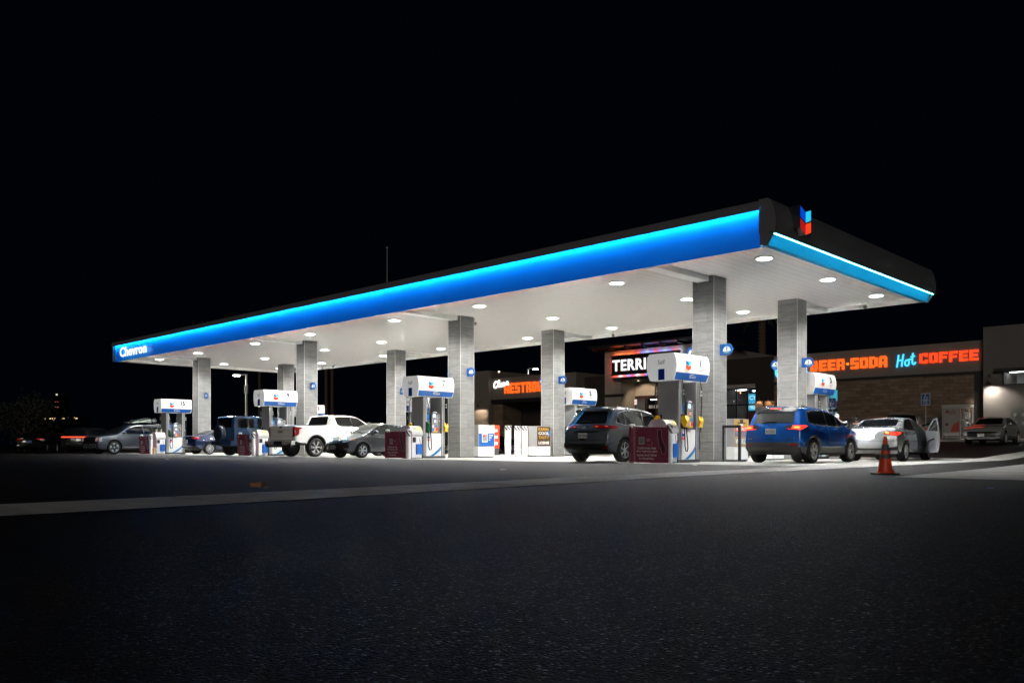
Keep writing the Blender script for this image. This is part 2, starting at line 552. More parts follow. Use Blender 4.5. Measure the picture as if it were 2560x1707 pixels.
nt.links.new(hs.outputs[0], bp.inputs['Height']); nt.links.new(bp.outputs['Normal'], b.inputs['Normal'])
cr = nt.nodes.new('ShaderNodeMix'); cr.data_type = 'RGBA'
cr.inputs['A'].default_value = (.42, .42, .41, 1); cr.inputs['B'].default_value = (.90, .90, .88, 1)
nt.links.new(mr.outputs['Result'], cr.inputs['Factor']); nt.links.new(cr.outputs['Result'], b.inputs['Base Color'])
b.inputs['Roughness'].default_value = .2
m_visor = mat('charcoal metal', (.15, .15, .16), .5, metal=.3, var=.1, vs=.6)
m_panel = mat('glowing blue fascia panel', (.006, .42, .78), .55, emit=(0, .025, 1), es=.21)  # even blue glow added to the panel besides the strip lamp's wash
m_panel2 = mat('blue cove panel', (.006, .42, .75), .5)
m_led = lamp('fascia strip lamp', (.02, .40, 1.0), STRIP)
m_ledw = lamp('cove strip lamp', (.15, .85, 1.0), 17.0)

canopy = thing('canopy', 'long white fuel station canopy with glowing blue front edge on tiled columns', 'canopy', (0, 0, 0))
mb = MB(); mb.box(X0 + .25, X1 - .25, Y0 + .25, Y1 - .25, CZ, CZ + .25)
mb.build('ceiling', m_ceil, canopy)
# inner lip round the ceiling
mb = MB()
mb.box(X0 + .13, X1 - .2, Y0 + .19, Y0 + .25, ZB, CZ + .3); mb.box(X0 + .13, X1 - .2, Y1 - .25, Y1 - .13, ZB, CZ + .3)
mb.box(X0 + .13, X0 + .25, Y0 + .25, Y1 - .25, ZB, CZ + .3); mb.box(X1 - .32, X1 - .2, Y0 + .25, Y1 - .25, ZB + .003, CZ + .3)
mb.build('ceiling_lip', M_WHITE, canopy)
# front edge: visor above, blue panel below bent back so its foot darkens, lamp strip hidden under the visor
mb = MB()
vis = [(Y0 + .1, ZT), (Y0 - .02, ZT - .02), (Y0 - .08, ZT - .10), (Y0 - .08, ZT - .275), (Y0 - .068, ZT - .275), (Y0 - .06, ZT - .18), (Y0 + .1, ZT - .18)]
mb.prism(vis, X0 - .05, X1 - .28, 'x')
mb.build('front_visor', m_visor, canopy, bevel=.006)
mb = MB(); prof = []
for i in range(13):
    t = i / 12; z = ZT - .19 - t * (ZT - .19 - ZB)
    y = Y0 + .09 + .10 * t ** 2
    prof.append((y, z))
nx = 44
v = [(X0 + (X1 - .28 - X0) * i / nx, y, z) for i in range(nx + 1) for (y, z) in prof]
f = [(i * 13 + k, (i + 1) * 13 + k, (i + 1) * 13 + k + 1, i * 13 + k + 1) for i in range(nx) for k in range(12)]
mb.add(v, f); mb.build('front_panel', m_panel, canopy, smooth=True, fix=False)
mb = MB()
for i in range(11):
    a = X0 + (X1 - .3 - X0) * i / 11; c = X0 + (X1 - .3 - X0) * (i + 1) / 11
    mb.prism([(Y0 - .055, ZT - .215), (Y0 - .037, ZT - .191), (Y0 - .052, ZT - .183), (Y0 - .058, ZT - .19)], a + .004, c - .004, 'x')
mb.build('strip_lamp', m_led, canopy)
# left end cap, lit edge
mb = MB(); mb.box(X0 - .12, X0, Y0 - .02, Y1 + .02, ZB, ZT); mb.build('end_cap', m_visor, canopy, bevel=.01)
# roof deck and back edge
mb = MB(); mb.box(X0, X1 - .3, Y0 + .13, Y1 - .13, CZ + .4, ZT - .06); mb.build('roof_deck', m_visor, canopy)
mb = MB(); mb.box(X0 + .003, X1 - .3, Y1 - .13, Y1, ZB + .03, ZT - .003); mb.build('back_edge', m_visor, canopy, bevel=.01)
# right end: bulging dark nose, cove lamp under it
nose = [(X1 - .3, ZT), (X1 - .06, ZT), (X1 + .02, ZT - .05), (X1 + .10, ZT - .25), (X1 + .15, ZT - .5), (X1 + .16, ZT - .72), (X1 + .13, ZT - .90), (X1 + .06, ZT - .905), (X1 + .06, ZT - .86), (X1 - .3, ZT - .86)]
mb = MB(); mb.prism(nose, Y0 - .05, Y1 + .02, 'y')
mb.build('end_nose', m_visor, canopy, smooth=True, angle=50)
mb = MB(); mb.prism([(X1 + .055, ZT - .865), (X1 - .02, ZT - .9), (X1 - .1, ZB + .1), (X1 - .12, ZB), (X1 - .28, ZB), (X1 - .28, ZT - .865)], Y0 + .02, Y1 - .05, 'y')
mb.build('cove_panel', m_panel2, canopy, smooth=True, angle=50)
for ya, yb in ((Y0 - .05, Y0 + .018), (Y1 - .048, Y1 + .02)):
    MB().prism([(X1 + .10, ZT - .88), (X1 - .08, ZB - .01), (X1 - .20, ZB - .01), (X1 - .20, ZT - .88)], ya, yb, 'y').build('cove_cheek', m_visor, canopy)
mb = MB()
for i in range(4):
    a = Y0 + .03 + (Y1 - Y0 - .09) * i / 4; c = Y0 + .03 + (Y1 - Y0 - .09) * (i + 1) / 4
    mb.box(X1 + .062, X1 + .105, a + .003, c - .003, ZT - .915, ZT - .906)
mb.build('cove_lamp', m_ledw, canopy)
mb = MB(); mb.prism([(X1 - .28, ZB), (X1 - .28, ZT - .003), (X1 - .06, ZT - .003), (X1 + .0, ZT - .3), (X1 - .03, ZT - .88), (X1 - .14, ZB)], Y0 - .045, Y0 - .0495 + .1, 'y')
mb.build('corner_cap', m_visor, canopy, bevel=.01)

# lettering at the far left of the front edge
xa, xb = on_y(301, Y0), on_y(367, Y0)
mb = MB()
solid_text(mb, 'Chevron', xb - xa, .58, lambda u, v, d: ((xa + xb) / 2 + u, Y0 - .01 - d, ZB + .46 + v), .03, .022, 0, 1.06)
for q in islands(mb): q.build('letter', lamp('white letter lamp', (1, 1, 1), 1.2), canopy)


# box beams from the front edge to the columns
cols_f = [-.375 - 11.536 * i for i in range(4)]
def cols_w(): return [(-11.536 * i - .375, .375) for i in range(4)] + [(-11.536 * i - .375, 5.68 + .375) for i in range(4)]
for cx in cols_f:
    MB().box(cx - .2, cx + .2, Y0 + .26, .0, CZ - .17, CZ - .002).build('box_beam', M_WHITE, canopy, bevel=.006)
    MB().box(cx - .2, cx + .2, 6.43, Y1 - .26, CZ - .17, CZ - .002).build('box_beam', M_WHITE, canopy, bevel=.006)
# emblem on the right end
def chevron(mb, fn, w, h, m_l=0, m_r=1, m_l2=2, m_r2=3, gap=.06):
    """upper chevron: left half, right half; lower chevron: left half, right half.  fn(u, v)"""
    band = h * .40; dip = h * .16
    for k, (a, c) in enumerate(((m_l, m_r), (m_l2, m_r2))):
        t = h / 2 - k * (band + h * gap)
        mb.add([fn(-w / 2, t), fn(0, t - dip), fn(0, t - dip - band), fn(-w / 2, t - band)], [(0, 1, 2, 3)], a)
        mb.add([fn(0, t - dip), fn(w / 2, t), fn(w / 2, t - band), fn(0, t - dip - band)], [(0, 1, 2, 3)], c)
ye = on_x(2001, X1 + .2)
mb = MB(); mb.prism([(ye - .33, 6.70), (ye, 6.58), (ye + .33, 6.70), (ye + .33, 6.12), (ye, 5.98), (ye - .33, 6.12)], X1 - .02, X1 + .34, 'x')
mb.build('emblem_box', mat('emblem box', (.02, .02, .025), .3), canopy)
mb = MB(); chevron(mb, lambda u, v: (X1 + .345, ye + u, 6.34 + v), .62, .68)
mb.build('emblem', [lamp('emblem blue', (.0, .06, .6), 1.0), lamp('emblem cyan', (.02, .55, .85), 1.1), lamp('emblem dark red', (.5, .01, .01), .8), lamp('emblem red', (1, .045, .01), 1.2)], canopy)

# antenna pole on the roof
ax = on_y(968, 3)
an = thing('antenna_pole', 'thin bare antenna pole standing on the canopy roof', 'antenna', (ax, 3, ZT - .06))
ztop = z_at(620, ax, 3) - ZT + .06
mb = MB(); mb.tube([(0, 0, 0), (0, 0, ztop)], .035, 8, r2=.025); mb.build('mast', M_GREY, an, smooth=True)
mb = MB(); mb.sphere((0, 0, ztop), .07); mb.build('tip', M_GREY, an, smooth=True)

# downlights: three rows of eight
m_lens = lamp('downlight lens', (1.0, .975, .93), 26.)
mb = MB(); mb.lathe([(.20, 0), (.27, 0), (.29, -.02), (.27, -.035), (.21, -.03)], 24, closed=True)
rows = {-1.1: 'front', 3.07: 'middle', 7.05: 'back'}
ordn = ['first', 'second', 'third', 'fourth', 'fifth', 'sixth', 'seventh', 'eighth']
proto = None
for ry in rows:
    xsl = []
    for cx in cols_f: xsl += [cx + 2.62, cx - 2.5]
    for k, lx in enumerate(xsl):
        lab = 'round white ceiling light, %s from the near canopy end in the %s row' % (ordn[k], rows[ry])
        if proto is None:
            proto = thing('ceiling_light', lab, 'ceiling light', (lx, ry, CZ), 0, 'round lights in the canopy ceiling')
            mb.build('housing', M_WHITE, proto, smooth=True)
            m2 = MB(); m2.lathe([(.205, -.036), (.12, -.046), (1e-6, -.05)], 20); m2.build('lens', m_lens, proto, smooth=True)
            ld = bpy.data.lights.new('lamp_light', 'SPOT'); ld.energy = DOWNLIGHT; ld.color = (1.0, .975, .93)
            ld.spot_size = R(161); ld.spot_blend = .66; ld.shadow_soft_size = .19
            lo = bpy.data.objects.new('lamp_light', ld); COL.objects.link(lo); lo.parent = proto; lo.location = (0, 0, -.09)
        else:
            c = copy_tree(proto); c.location = (lx, ry, CZ); c['label'] = lab
# security cameras hanging from the ceiling
def sec_cam(px, y, label):
    x = on_y(px, y)
    t = thing('security_camera', label, 'security camera', (x, y, CZ), 0, 'cameras hanging under the canopy')
    MB().cyl((0, 0, -.13), .05, .13, n=12).build('mount', M_WHITE, t, smooth=True)
    MB().sphere((0, 0, -.17), .075, mi=0).build('dome', mat('camera dome', (.25, .25, .25), .2), t, smooth=True)
sec_cam(2163, 8.2, 'small dome camera under the canopy near its right end')
sec_cam(1533, 8.2, 'small dome camera under the canopy above the store tower sign')
sec_cam(833, 7.9, 'small dome camera under the canopy beside the second nearest left column pair')
sec_cam(1188, 1.2, 'small white dome camera beside the top of the column with sign seven')

# columns
m_tile = brick_mat('grey stone tile', (.20, .203, .20), (.245, .248, .245), (.12, .12, .12), .62, .31, .006, .5, .25, (1.6, 14, 1), .37)
nums = [('1', '2'), ('7', '8'), ('9', '10'), ('15', '16'), ('3', '4'), ('5', '6'), ('11', '12'), ('13', '14')]
m_flagw = mat('flag white', (.8, .8, .8), .3)
for k, (cx, cy) in enumerate(cols_w()):
    a, bb = nums[k]
    t = thing('column', 'grey stone tiled square column carrying the round blue pump sign %s' % a, 'column', (cx, cy, 0), 0, 'tiled columns holding up the canopy')
    MB().box(-.372, .372, -.372, .372, 0, CZ - .002).build('shaft', m_tile, t)
    mb = MB()
    for sx in (-1, 1):
        for sy in (-1, 1): mb.box(sx * .372 - .008, sx * .372 + .008, sy * .372 - .008, sy * .372 + .008, .02, CZ - .004)
    mb.build('corner_trim', mat('corner trim', (.62, .62, .6), .35, metal=.4), t)
    MB().box(-.39, .39, -.39, .39, .0045, .07).build('base_trim', mat('column base', (.16, .16, .16), .5), t)
    for s, n in ((1, a), (-1, bb)):
        fl = thing('pump_number_sign', 'round blue sign with number %s sticking out from a grey tiled column' % n, 'sign', (cx + s * .372, cy, 3.47), 0, 'blue number signs on the columns')
        pl = [(0, -.17), (0, .17), (s * .22, .17)] + [(s * (.25 + .19 * math.sin(math.pi * j / 12)), .185 * math.cos(math.pi * j / 12)) for j in range(1, 12)] + [(s * .22, -.17)]
        MB().prism(pl, -.02, .02, 'y').build('plate', M_BLUE, fl)
        for d in (-1, 1):
            mb = MB(); ar = [(s * .25 + .135 * math.cos(math.pi * j / 14 + 0), -.055 + .155 * math.sin(math.pi * j / 14)) for j in range(15)]
            mb.add([(x, d * .0225, z) for x, z in ar], [tuple(range(15))])
            mb.build('number_field', m_flagw, fl)
            mb = MB(); add_text(mb, n, (.03 if n == '1' else .08) if len(n) == 1 else .13, .13, lambda u, v: (s * .25 + u * -d, d * .025, .02 + v), .012)
            add_text(mb, 'DIESEL', .17, .035, lambda u, v: (s * .25 + u * -d, d * .0235, -.09 + v), .02, 1)
            mb.build('number', [M_INK, mat('sign yellow green', (.45, .6, .05), .4)], fl)
# ------------------------------------------------------------------ the store
FY = 35.0
m_stuc = mat('beige stucco', (.19, .16, .135), .8, var=.08, vs=1.5, bump=.15, bs=30)
m_stuc2 = mat('grey beige stucco', (.29, .255, .22), .8, var=.06, vs=1.2, bump=.15, bs=30)
m_stuc3 = mat('dimmed right block stucco', (.12, .108, .098), .8, var=.06, vs=1.2, bump=.15, bs=30)  # darker copy of the tower stucco, weaker light put into its colour
m_brown = mat('dark brown unlit wall', (.022, .016, .013), .8, var=.15, vs=2)  # brown middle wall; on recess and link walls the colour also carries their shade
m_stone = brick_mat('tan ledge stone', (.14, .095, .063), (.21, .15, .105), (.075, .058, .043), .62, .215, .010, .85, .9, (1.8, 4, 1), .43, .09)
m_wains = mat('grey wainscot', (.085, .085, .085), .6, var=.15, vs=2)
m_trimd = mat('dark trim', (.012, .012, .013), .5)
m_pane = bpy.data.materials.new('window pane'); m_pane.use_nodes = True
nt = m_pane.node_tree; nt.nodes.clear()
o_ = nt.nodes.new('ShaderNodeOutputMaterial'); tr = nt.nodes.new('ShaderNodeBsdfTransparent'); gl = nt.nodes.new('ShaderNodeBsdfGlossy'); gl.inputs['Roughness'].default_value = .02
fs_ = nt.nodes.new('ShaderNodeFresnel'); fs_.inputs['IOR'].default_value = 1.45; mxs = nt.nodes.new('ShaderNodeMixShader')
nt.links.new(fs_.outputs[0], mxs.inputs[0]); nt.links.new(tr.outputs[0], mxs.inputs[1]); nt.links.new(gl.outputs[0], mxs.inputs[2]); nt.links.new(mxs.outputs[0], o_.inputs[0])
m_bar = lamp('shop ceiling lamp', (.88, .96, 1), 13.0)
m_room = mat('shop room wall', (.28, .30, .30), .7)

st = thing('store_building', 'long low convenience store with beige walls, tan stone and dark trim', 'store', (0, 0, 0))
X = lambda px, y=FY: on_y(px, y)
Z = lambda py, px, y=FY: z_at(py, on_y(px, y), y)
zb = -.3
xl, x2, x3, x4, x5, x6, x7 = X(1140), X(1229), X(1440), X(1512), X(1742), X(1935), X(2458)
PZ = 7.05
MB().box(xl, x2, FY - .4, 60, zb, Z(927, 1225)).build('end_block', m_stuc, st)
# restroom wing: fascia above a deep shaded recess
MB().box(x2 + .01, x3, FY, 60, Z(1000, 1235), PZ).build('wing_fascia', m_stuc, st)
MB().box(x2 + .01, x3 + .02, FY - .08, FY - .003, Z(1008, 1235), Z(999, 1235)).build('wing_trim', m_trimd, st)
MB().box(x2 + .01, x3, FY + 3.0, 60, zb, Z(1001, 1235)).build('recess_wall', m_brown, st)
MB().box(x2 + .01, X(1252), FY + .3, FY + 2.9, zb, Z(1003, 1235)).build('pilaster', m_stone, st)
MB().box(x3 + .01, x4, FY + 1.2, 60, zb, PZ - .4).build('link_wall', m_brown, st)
# tower with the entrance
TW = FY - .6
tz = Z(880, 1512, TW)
xt0, xt1 = X(1512, TW), X(1742, TW)
xe0 = X(1552, TW)
zh = Z(948, 1600, TW)
MB().box(xt0, xt1, TW, 60, zh, tz).build('tower_wall', m_stuc2, st)
MB().box(xt0, xe0, TW + .002, TW + 3.5, zb, zh - .002).build('tower_pier', m_stuc2, st)
MB().box(xt1 - 1.6, xt1, TW + .002, TW + 3.5, zb, zh - .002).build('tower_pier', m_stuc2, st)
MB().box(xt0 - .04, xe0 + .3, TW - .05, TW + .0, Z(993, 1520, TW), Z(986, 1520, TW)).build('pier_band', m_trimd, st)
MB().box(xe0 - .5, xt1 - 1.4, TW - .5, TW - .004, zh + .0, zh + .22).build('entry_header', m_trimd, st)
MB().box(xt0 - 1.0, xt1 + 1.0, TW - 1.2, TW + 6, tz + .25, tz + .42).build('tower_roof', m_trimd, st, bevel=.02)
for i in range(7): MB().box(xt0 - .6 + i * (xt1 - xt0 + 1.2) / 6 - .07, xt0 - .6 + i * (xt1 - xt0 + 1.2) / 6 + .07, TW - 1.0, TW + .3, tz + .05, tz + .248).build('roof_bracket', m_trimd, st)
ey = TW + 2.0; ztop_e = Z(985, 1600, TW)
MB().box(xe0, xt1 - 1.6, ey, ey + .12, ztop_e, zh - .01).build('entry_lintel', m_stuc2, st)
# shop front glass in the entrance
fr = MB()
ex = [xe0 + (xt1 - 1.6 - xe0) * i / 5 for i in range(6)]
for x in ex: fr.box(x - .05, x + .05, ey, ey + .1, zb, ztop_e)
fr.box(ex[0], ex[-1], ey + .003, ey + .097, ztop_e - .25, ztop_e - .002); fr.box(ex[0], ex[-1], ey + .003, ey + .097, 2.75, 2.87)
f_ = fr.build('entry_frame', mat('red brown frame', (.05, .015, .01), .4), st)
MB().box(ex[0], ex[-1], ey + .04, ey + .05, zb, ztop_e - .02).build('pane', m_pane, f_)
MB().box(ex[0] - .5, ex[-1] + .5, ey + 4, ey + 4.1, zb, ztop_e + .5).build('entry_room_wall', mat('room brown', (.12, .06, .04), .7), st)
for i in range(3):
    xx = ex[0] + .8 + i * 1.9
    MB().box(xx, xx + 1.1, ey + 1.2 + i * .5, ey + 1.35 + i * .5, ztop_e - .32 - i * .1, ztop_e - .28 - i * .1).build('ceiling_lamp', m_bar, st)
mb = MB(); add_text(mb, '10162C', 1.05, .30, lambda u, v: (X(1636, ey) + u, ey - .012, Z(1016, 1636, ey) + v), .02)
mb.build('house_number', M_PAPER, st)
# dark middle wall with the lit shop window
CYM = FY + .6
wz0, wz1 = .75, Z(971, 1850, CYM)
wx0, wx1 = X(1812, CYM), X(1893, CYM)
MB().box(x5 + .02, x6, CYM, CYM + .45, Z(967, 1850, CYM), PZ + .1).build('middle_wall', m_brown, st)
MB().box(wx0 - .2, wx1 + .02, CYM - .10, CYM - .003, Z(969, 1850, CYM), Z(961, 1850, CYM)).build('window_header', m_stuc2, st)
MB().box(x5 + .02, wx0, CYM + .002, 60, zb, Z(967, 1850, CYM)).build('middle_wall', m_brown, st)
MB().box(wx1, x6, CYM - .3, CYM + .4, zb, PZ).build('middle_pilaster', m_brown, st)
MB().box(wx0, wx1, CYM, CYM + .2, zb, wz0).build('window_sill_wall', m_wains, st)
fr = MB()
for t in (0, .36, .70, 1): fr.box(wx0 + (wx1 - wx0) * t - .05, wx0 + (wx1 - wx0) * t + .05, CYM + .02, CYM + .12, wz0, wz1)
zt_ = Z(1012, 1850, CYM)
fr.box(wx0, wx1, CYM + .023, CYM + .117, zt_ - .06, zt_ + .06); fr.box(wx0, wx1, CYM + .023, CYM + .117, wz1 - .08, wz1 - .002)
wn = fr.build('shop_window', m_trimd, st)
MB().box(wx0, wx1, CYM + .06, CYM + .07, wz0, wz1).build('pane', m_pane, wn)
rm = MB(); rm.box(wx0 - 3, wx1 + 3, CYM + 9, CYM + 9.1, 0, wz1 + 1); rm.box(wx1 + .9, wx1 + 1.0, CYM + .5, CYM + 9, 0, wz1 + 1); rm.box(wx0 - 3, wx1 + 3, CYM + .5, CYM + 9, wz1 + .28, wz1 + .35)
rm.box(wx0 - 3, wx1 + 3, CYM + .5, CYM + 9, .5, .6)
rm.build('shop_room', m_room, st)
for a, d, w_ in ((.05, 1.4, .9), (.35, 2.6, 1.1), (.80, 1.8, .8), (.55, 5, 1.2)):
    MB().box(wx0 + (wx1 - wx0) * a, wx0 + (wx1 - wx0) * a + w_, CYM + d, CYM + d + .18, wz1 + .0 - d * .03, wz1 + .05 - d * .03).build('ceiling_lamp', m_bar, st)
px0, px1 = X(1868, CYM + 1.0), X(1894, CYM + 1.0)
po = MB().box(px0, px1, CYM + 1.0, CYM + 1.06, Z(1026, 1880, CYM + 1), Z(984, 1880, CYM + 1)).build('lit_poster', lamp('cyan poster lamp', (.02, .36, .62), 1.0), st)
mb = MB(); zz = Z(1005, 1880, CYM + 1)
add_text(mb, 'ICY', (px1 - px0) * .8, .35, lambda u, v: ((px0 + px1) / 2 + u, CYM + .992, zz + .35 + v), .03)
add_text(mb, 'THIRST', (px1 - px0) * .85, .40, lambda u, v: ((px0 + px1) / 2 + u, CYM + .992, zz - .35 + v), .04)
mb.build('poster_lettering', lamp('pale cyan lamp', (.45, .9, 1), 1.0), po)
MB().box(px0 - .2, px1 + .3, CYM + 1.2, CYM + 2, .7, Z(1034, 1880, CYM + 1)).build('counter_front', mat('counter red', (.22, .03, .02), .5), st)
mb = MB(); rnd = random.Random(5)
for i in range(26): mb.box(wx0 + .3 + i * .13, wx0 + .39 + i * .13, CYM + 2.0, CYM + 2.1, 1.4, 1.55 + rnd.random() * .25, i % 3)
mb.build('shelf_goods', [M_PAPER, M_RED, M_DARK], st)['kind'] = 'stuff'
# chandelier inside
ch = thing('chandelier', 'warm glowing chandelier hanging inside the shop window', 'chandelier', (X(1816, CYM + 2.2) + .75, CYM + 2.2, Z(990, 1822, CYM + 2.2)))
for k in range(12):
    a = k * math.pi / 6; rr_ = .42 if k % 2 else .25
    MB().sphere((rr_ * math.cos(a), rr_ * math.sin(a), .10 + .14 * (k % 3)), .075, 8).build('bulb', lamp('warm bulb', (1, .50, .18), 3.0), ch, smooth=True)
mb = MB(); mb.tube([(0, 0, -.3), (0, 0, .9)], .02, 6)
for k in range(6): a = k * math.pi / 3; mb.tube([(0, 0, -.1), (.25 * math.cos(a), .25 * math.sin(a), -.12), (.42 * math.cos(a), .42 * math.sin(a), .05)], .012, 5)
mb.build('frame', mat('bronze', (.2, .1, .04), .4, metal=.7), ch, smooth=True)
# right hand wing: stucco band, dark trim, ledge stone, grey base
z_t0, z_t1 = Z(932.5, 2458), Z(926.5, 2458)
MB().box(x6, x7, FY, 60, z_t1, PZ).build('right_fascia', m_stuc, st)
MB().box(x6 - .05, x7 + .0, FY - .10, FY + .1, z_t0, z_t1 - .002).build('right_trim', m_trimd, st)
zw = Z(1041, 2400)
gx0, gx1 = X(2058), X(2093)
MB().box(x6, gx0, FY + .03, FY + .6, zb, z_t0 - .002).build('stone_wall', m_stone, st)
MB().box(gx1, x7 - .5, FY + .03, FY + .6, zw, z_t0 - .002).build('stone_wall', m_stone, st)
MB().box(gx1, x7 - .5, FY - .02, FY + .6, zb, zw - .003).build('wainscot', m_wains, st)
MB().box(x7 - .498, x7, FY - .03, FY + .6, zb, z_t0 - .002).build('corner_pier', m_trimd, st)
MB().box(gx0, gx1, FY + .03, FY + .6, Z(970, 2075), z_t0 - .004).build('stone_wall', m_stone, st)
cw = MB().box(gx0, gx1, FY + .5, FY + .55, zb, Z(970, 2075) - .002).build('cooler_window', mat('cooler back', (.02, .03, .04), .4), st)
mb = MB(); rnd = random.Random(9); gz = Z(970, 2075)
mb.box(gx0 + .15, gx1 - .1, FY + .44, FY + .49, gz - .9, gz - .12, 0)
for i in range(6):
    for j in range(5):
        xx = gx0 + .12 + i * (gx1 - gx0 - .2) / 6; zz = gz - 1.45 - j * .38
        mb.box(xx, xx + .10 + rnd.random() * .12, FY + .42, FY + .48, zz, zz + .16 + rnd.random() * .1, rnd.choice((1, 1, 2, 3, 4)))
mb.build('glowing_cooler_goods', [lamp('cooler cyan', (.04, .5, .65), .8), lamp('cooler pale', (.25, .7, .8), .5), lamp('cooler red', (.6, .04, .03), .5), M_DARK, lamp('cooler blue', (.02, .10, .3), .6)], cw)['kind'] = 'stuff'  # goods and poster given a low glow in place of cooler lighting
# far right block
GY = FY - .7
g0, g1 = X(2458, GY), X(2458, GY) + 14
gt = Z(818, 2458, GY)
wa, wb = X(2505, GY), X(2640, GY)
wz_a, wz_b = Z(962, 2520, GY), Z(929, 2520, GY)
MB().box(g0, g1, GY, GY + .45, wz_b, gt).build('right_block', m_stuc3, st)
MB().box(g0, wa, GY + .002, 60, zb, wz_b - .002).build('right_block', m_stuc3, st)
MB().box(wa, wb, GY + .002, GY + .4, zb, wz_a).build('right_block', m_stuc3, st)
MB().box(wb, g1, GY + .002, 60, zb, wz_b - .002).build('right_block', m_stuc3, st)
MB().box(wa - .35, wb + .3, GY - .35, GY - .003, wz_b - .0, wz_b + .2).build('window_hood', m_trimd, st)
hw_ = MB(); hw_.box(wa, wa + .08, GY + .1, GY + .2, wz_a, wz_b); hw_.box(wa, wb, GY + .103, GY + .197, wz_a, wz_a + .06); hw_.box(wb - .1, wb, GY + .1, GY + .2, wz_a, wz_b); hw_.box(wa + 1.5, wa + 1.57, GY + .1, GY + .2, wz_a, wz_b)
hw2 = hw_.build('high_window', m_trimd, st)
MB().box(wa, wb, GY + .14, GY + .15, wz_a, wz_b).build('pane', m_pane, hw2)
rm = MB(); rm.box(wa - .5, wb + .5, GY + 3.4, GY + 3.5, wz_a - 1, wz_b + 1.0); rm.box(wa - .5, wb + .5, GY + .5, GY + 3.4, wz_b + .35, wz_b + .4); rm.box(wa - .56, wa - .5, GY + .5, GY + 3.4, wz_a - 1, wz_b + 1)
rm.build('back_room', mat('back room white', (.6, .6, .58), .7), st)
for i in range(2): MB().box(wa + .1 + i * 1.5, wa + 1.0 + i * 1.5, GY + 1.3, GY + 1.5, wz_b + .05, wz_b + .09).build('ceiling_lamp', m_bar, st)
MB().box(x6 - 3, g0 + 2, 47, 49, PZ, PZ + .9).build('roof_screen', m_trimd, st)

# ---------- lettering on the store
BL = {  # heavy square letters: non-overlapping bars in a unit cell
 'B': [(0, .34, 0, 1), (.34, .88, .76, 1), (.34, .96, .39, .61), (.34, .88, 0, .24), (.66, .96, .61, .76), (.66, 1, .24, .39)],
 'E': [(0, .36, 0, 1), (.36, 1, .75, 1), (.36, .92, .385, .615), (.36, 1, 0, .25)],
 'R': [(0, .34, 0, 1), (.34, .96, .76, 1), (.66, 1, .50, .76), (.34, .94, .33, .50), (.66, 1, 0, .33)],
 'S': [(0, 1, .75, 1), (0, .34, .61, .75), (0, 1, .385, .61), (.66, 1, .25, .385), (0, 1, 0, .25)],
 'O': [(0, .35, .04, .96), (.65, 1, .04, .96), (.35, .65, .75, 1), (.35, .65, 0, .25)],
 'D': [(0, .35, 0, 1), (.65, 1, .10, .90), (.35, .65, .75, 1), (.35, .65, 0, .25)],
 'A': [(0, .35, 0, .88), (.65, 1, 0, .88), (.35, .65, .75, 1), (.35, .65, .28, .48), (.14, .35, .88, 1), (.65, .86, .88, 1)],
 'C': [(0, .35, .04, .96), (.35, 1, .75, 1), (.35, 1, 0, .25), (.68, 1, .62, .75), (.68, 1, .25, .38)],
 'F': [(0, .36, 0, 1), (.36, 1, .75, 1), (.36, .90, .37, .60)],
 'T': [(0, 1, .74, 1), (.32, .68, 0, .74)],
 'M': [(0, .30, 0, 1), (.70, 1, 0, 1), (.30, .70, .74, 1), (.42, .58, .25, .74)],
}
def block_letters(word, xa, xb, zlo, zhi, y, m, parent, gap=.17):
    n = len(word); cells = [.45 if c_ == '.' else 1. for c_ in word]
    tot = sum(cells) + gap * (n - 1); u = (xb - xa) / tot; x = xa
    for c_, w_ in zip(word, cells):
        mb = MB()
        if c_ == '.':
            mb.lathe([(u * .17, -.10), (u * .17, 0)], 16, 'y', (x + u * w_ / 2, y, (zlo + zhi) / 2))
        else:
            for a, b2, e, f2 in BL[c_]:
                if f2 - e > .001: mb.box(x + a * u, x + b2 * u, y - .10, y - .003, zlo + e * (zhi - zlo), zlo + f2 * (zhi - zlo))
        mb.build('letter', m if c_ != '.' else lamp('orange dot lamp', (1, .30, .03), 1.3), parent)
        x += u * (w_ + gap)
m_or = lamp('orange sign lamp', (1, .125, .012), 1.35)
m_or2 = lamp('red orange sign lamp', (1, .062, .012), 1.3)
def letters_z(px, py0, py1, y): return Z(py1, px, y), Z(py0, px, y)
s1 = thing('wall_sign', 'glowing orange BEER SODA letters on the store wall', 'sign', (0, 0, 0), 0, 'lit signs on the store front')
za, zc = letters_z(2120, 896, 923.5, FY)
block_letters('BEER.SODA', X(2027), X(2218.5), za, zc, FY, m_or, s1)
s2 = thing('wall_sign', 'glowing red COFFEE letters beside the blue neon word', 'sign', (0, 0, 0), 0, 'lit signs on the store front')
za, zc = letters_z(2373, 878.5, 905, FY)
block_letters('COFFEE', X(2299), X(2447), za, zc, FY, m_or2, s2)
s3 = thing('wall_sign', 'glowing orange RESTROOMS letters under the white script word', 'sign', (0, 0, 0), 0, 'lit signs on the store front')
za, zc = letters_z(1310, 955, 981, FY)
block_letters('RESTROOMS', X(1262), X(1386), za, zc, FY, m_or, s3, .24)
def script(strokes, xa, xb, zlo, zhi, y, m, parent, r, slope=.10):
    w_ = xb - xa; h = zhi - zlo
    for sk in strokes:
        pts = [(xa + u * w_, y - .08, zlo + v * h + slope * (u - .5) * w_) for u, v in sk]
        # soften the stroke
        for _ in range(2):
            q = [pts[0]]
            for a, b2 in zip(pts, pts[1:]):
                q += [tuple(a[i] * .75 + b2[i] * .25 for i in range(3)), tuple(a[i] * .25 + b2[i] * .75 for i in range(3))]
            pts = q + [pts[-1]]
        MB().tube(pts, r, 6).build('letter_stroke', m, parent, smooth=True)
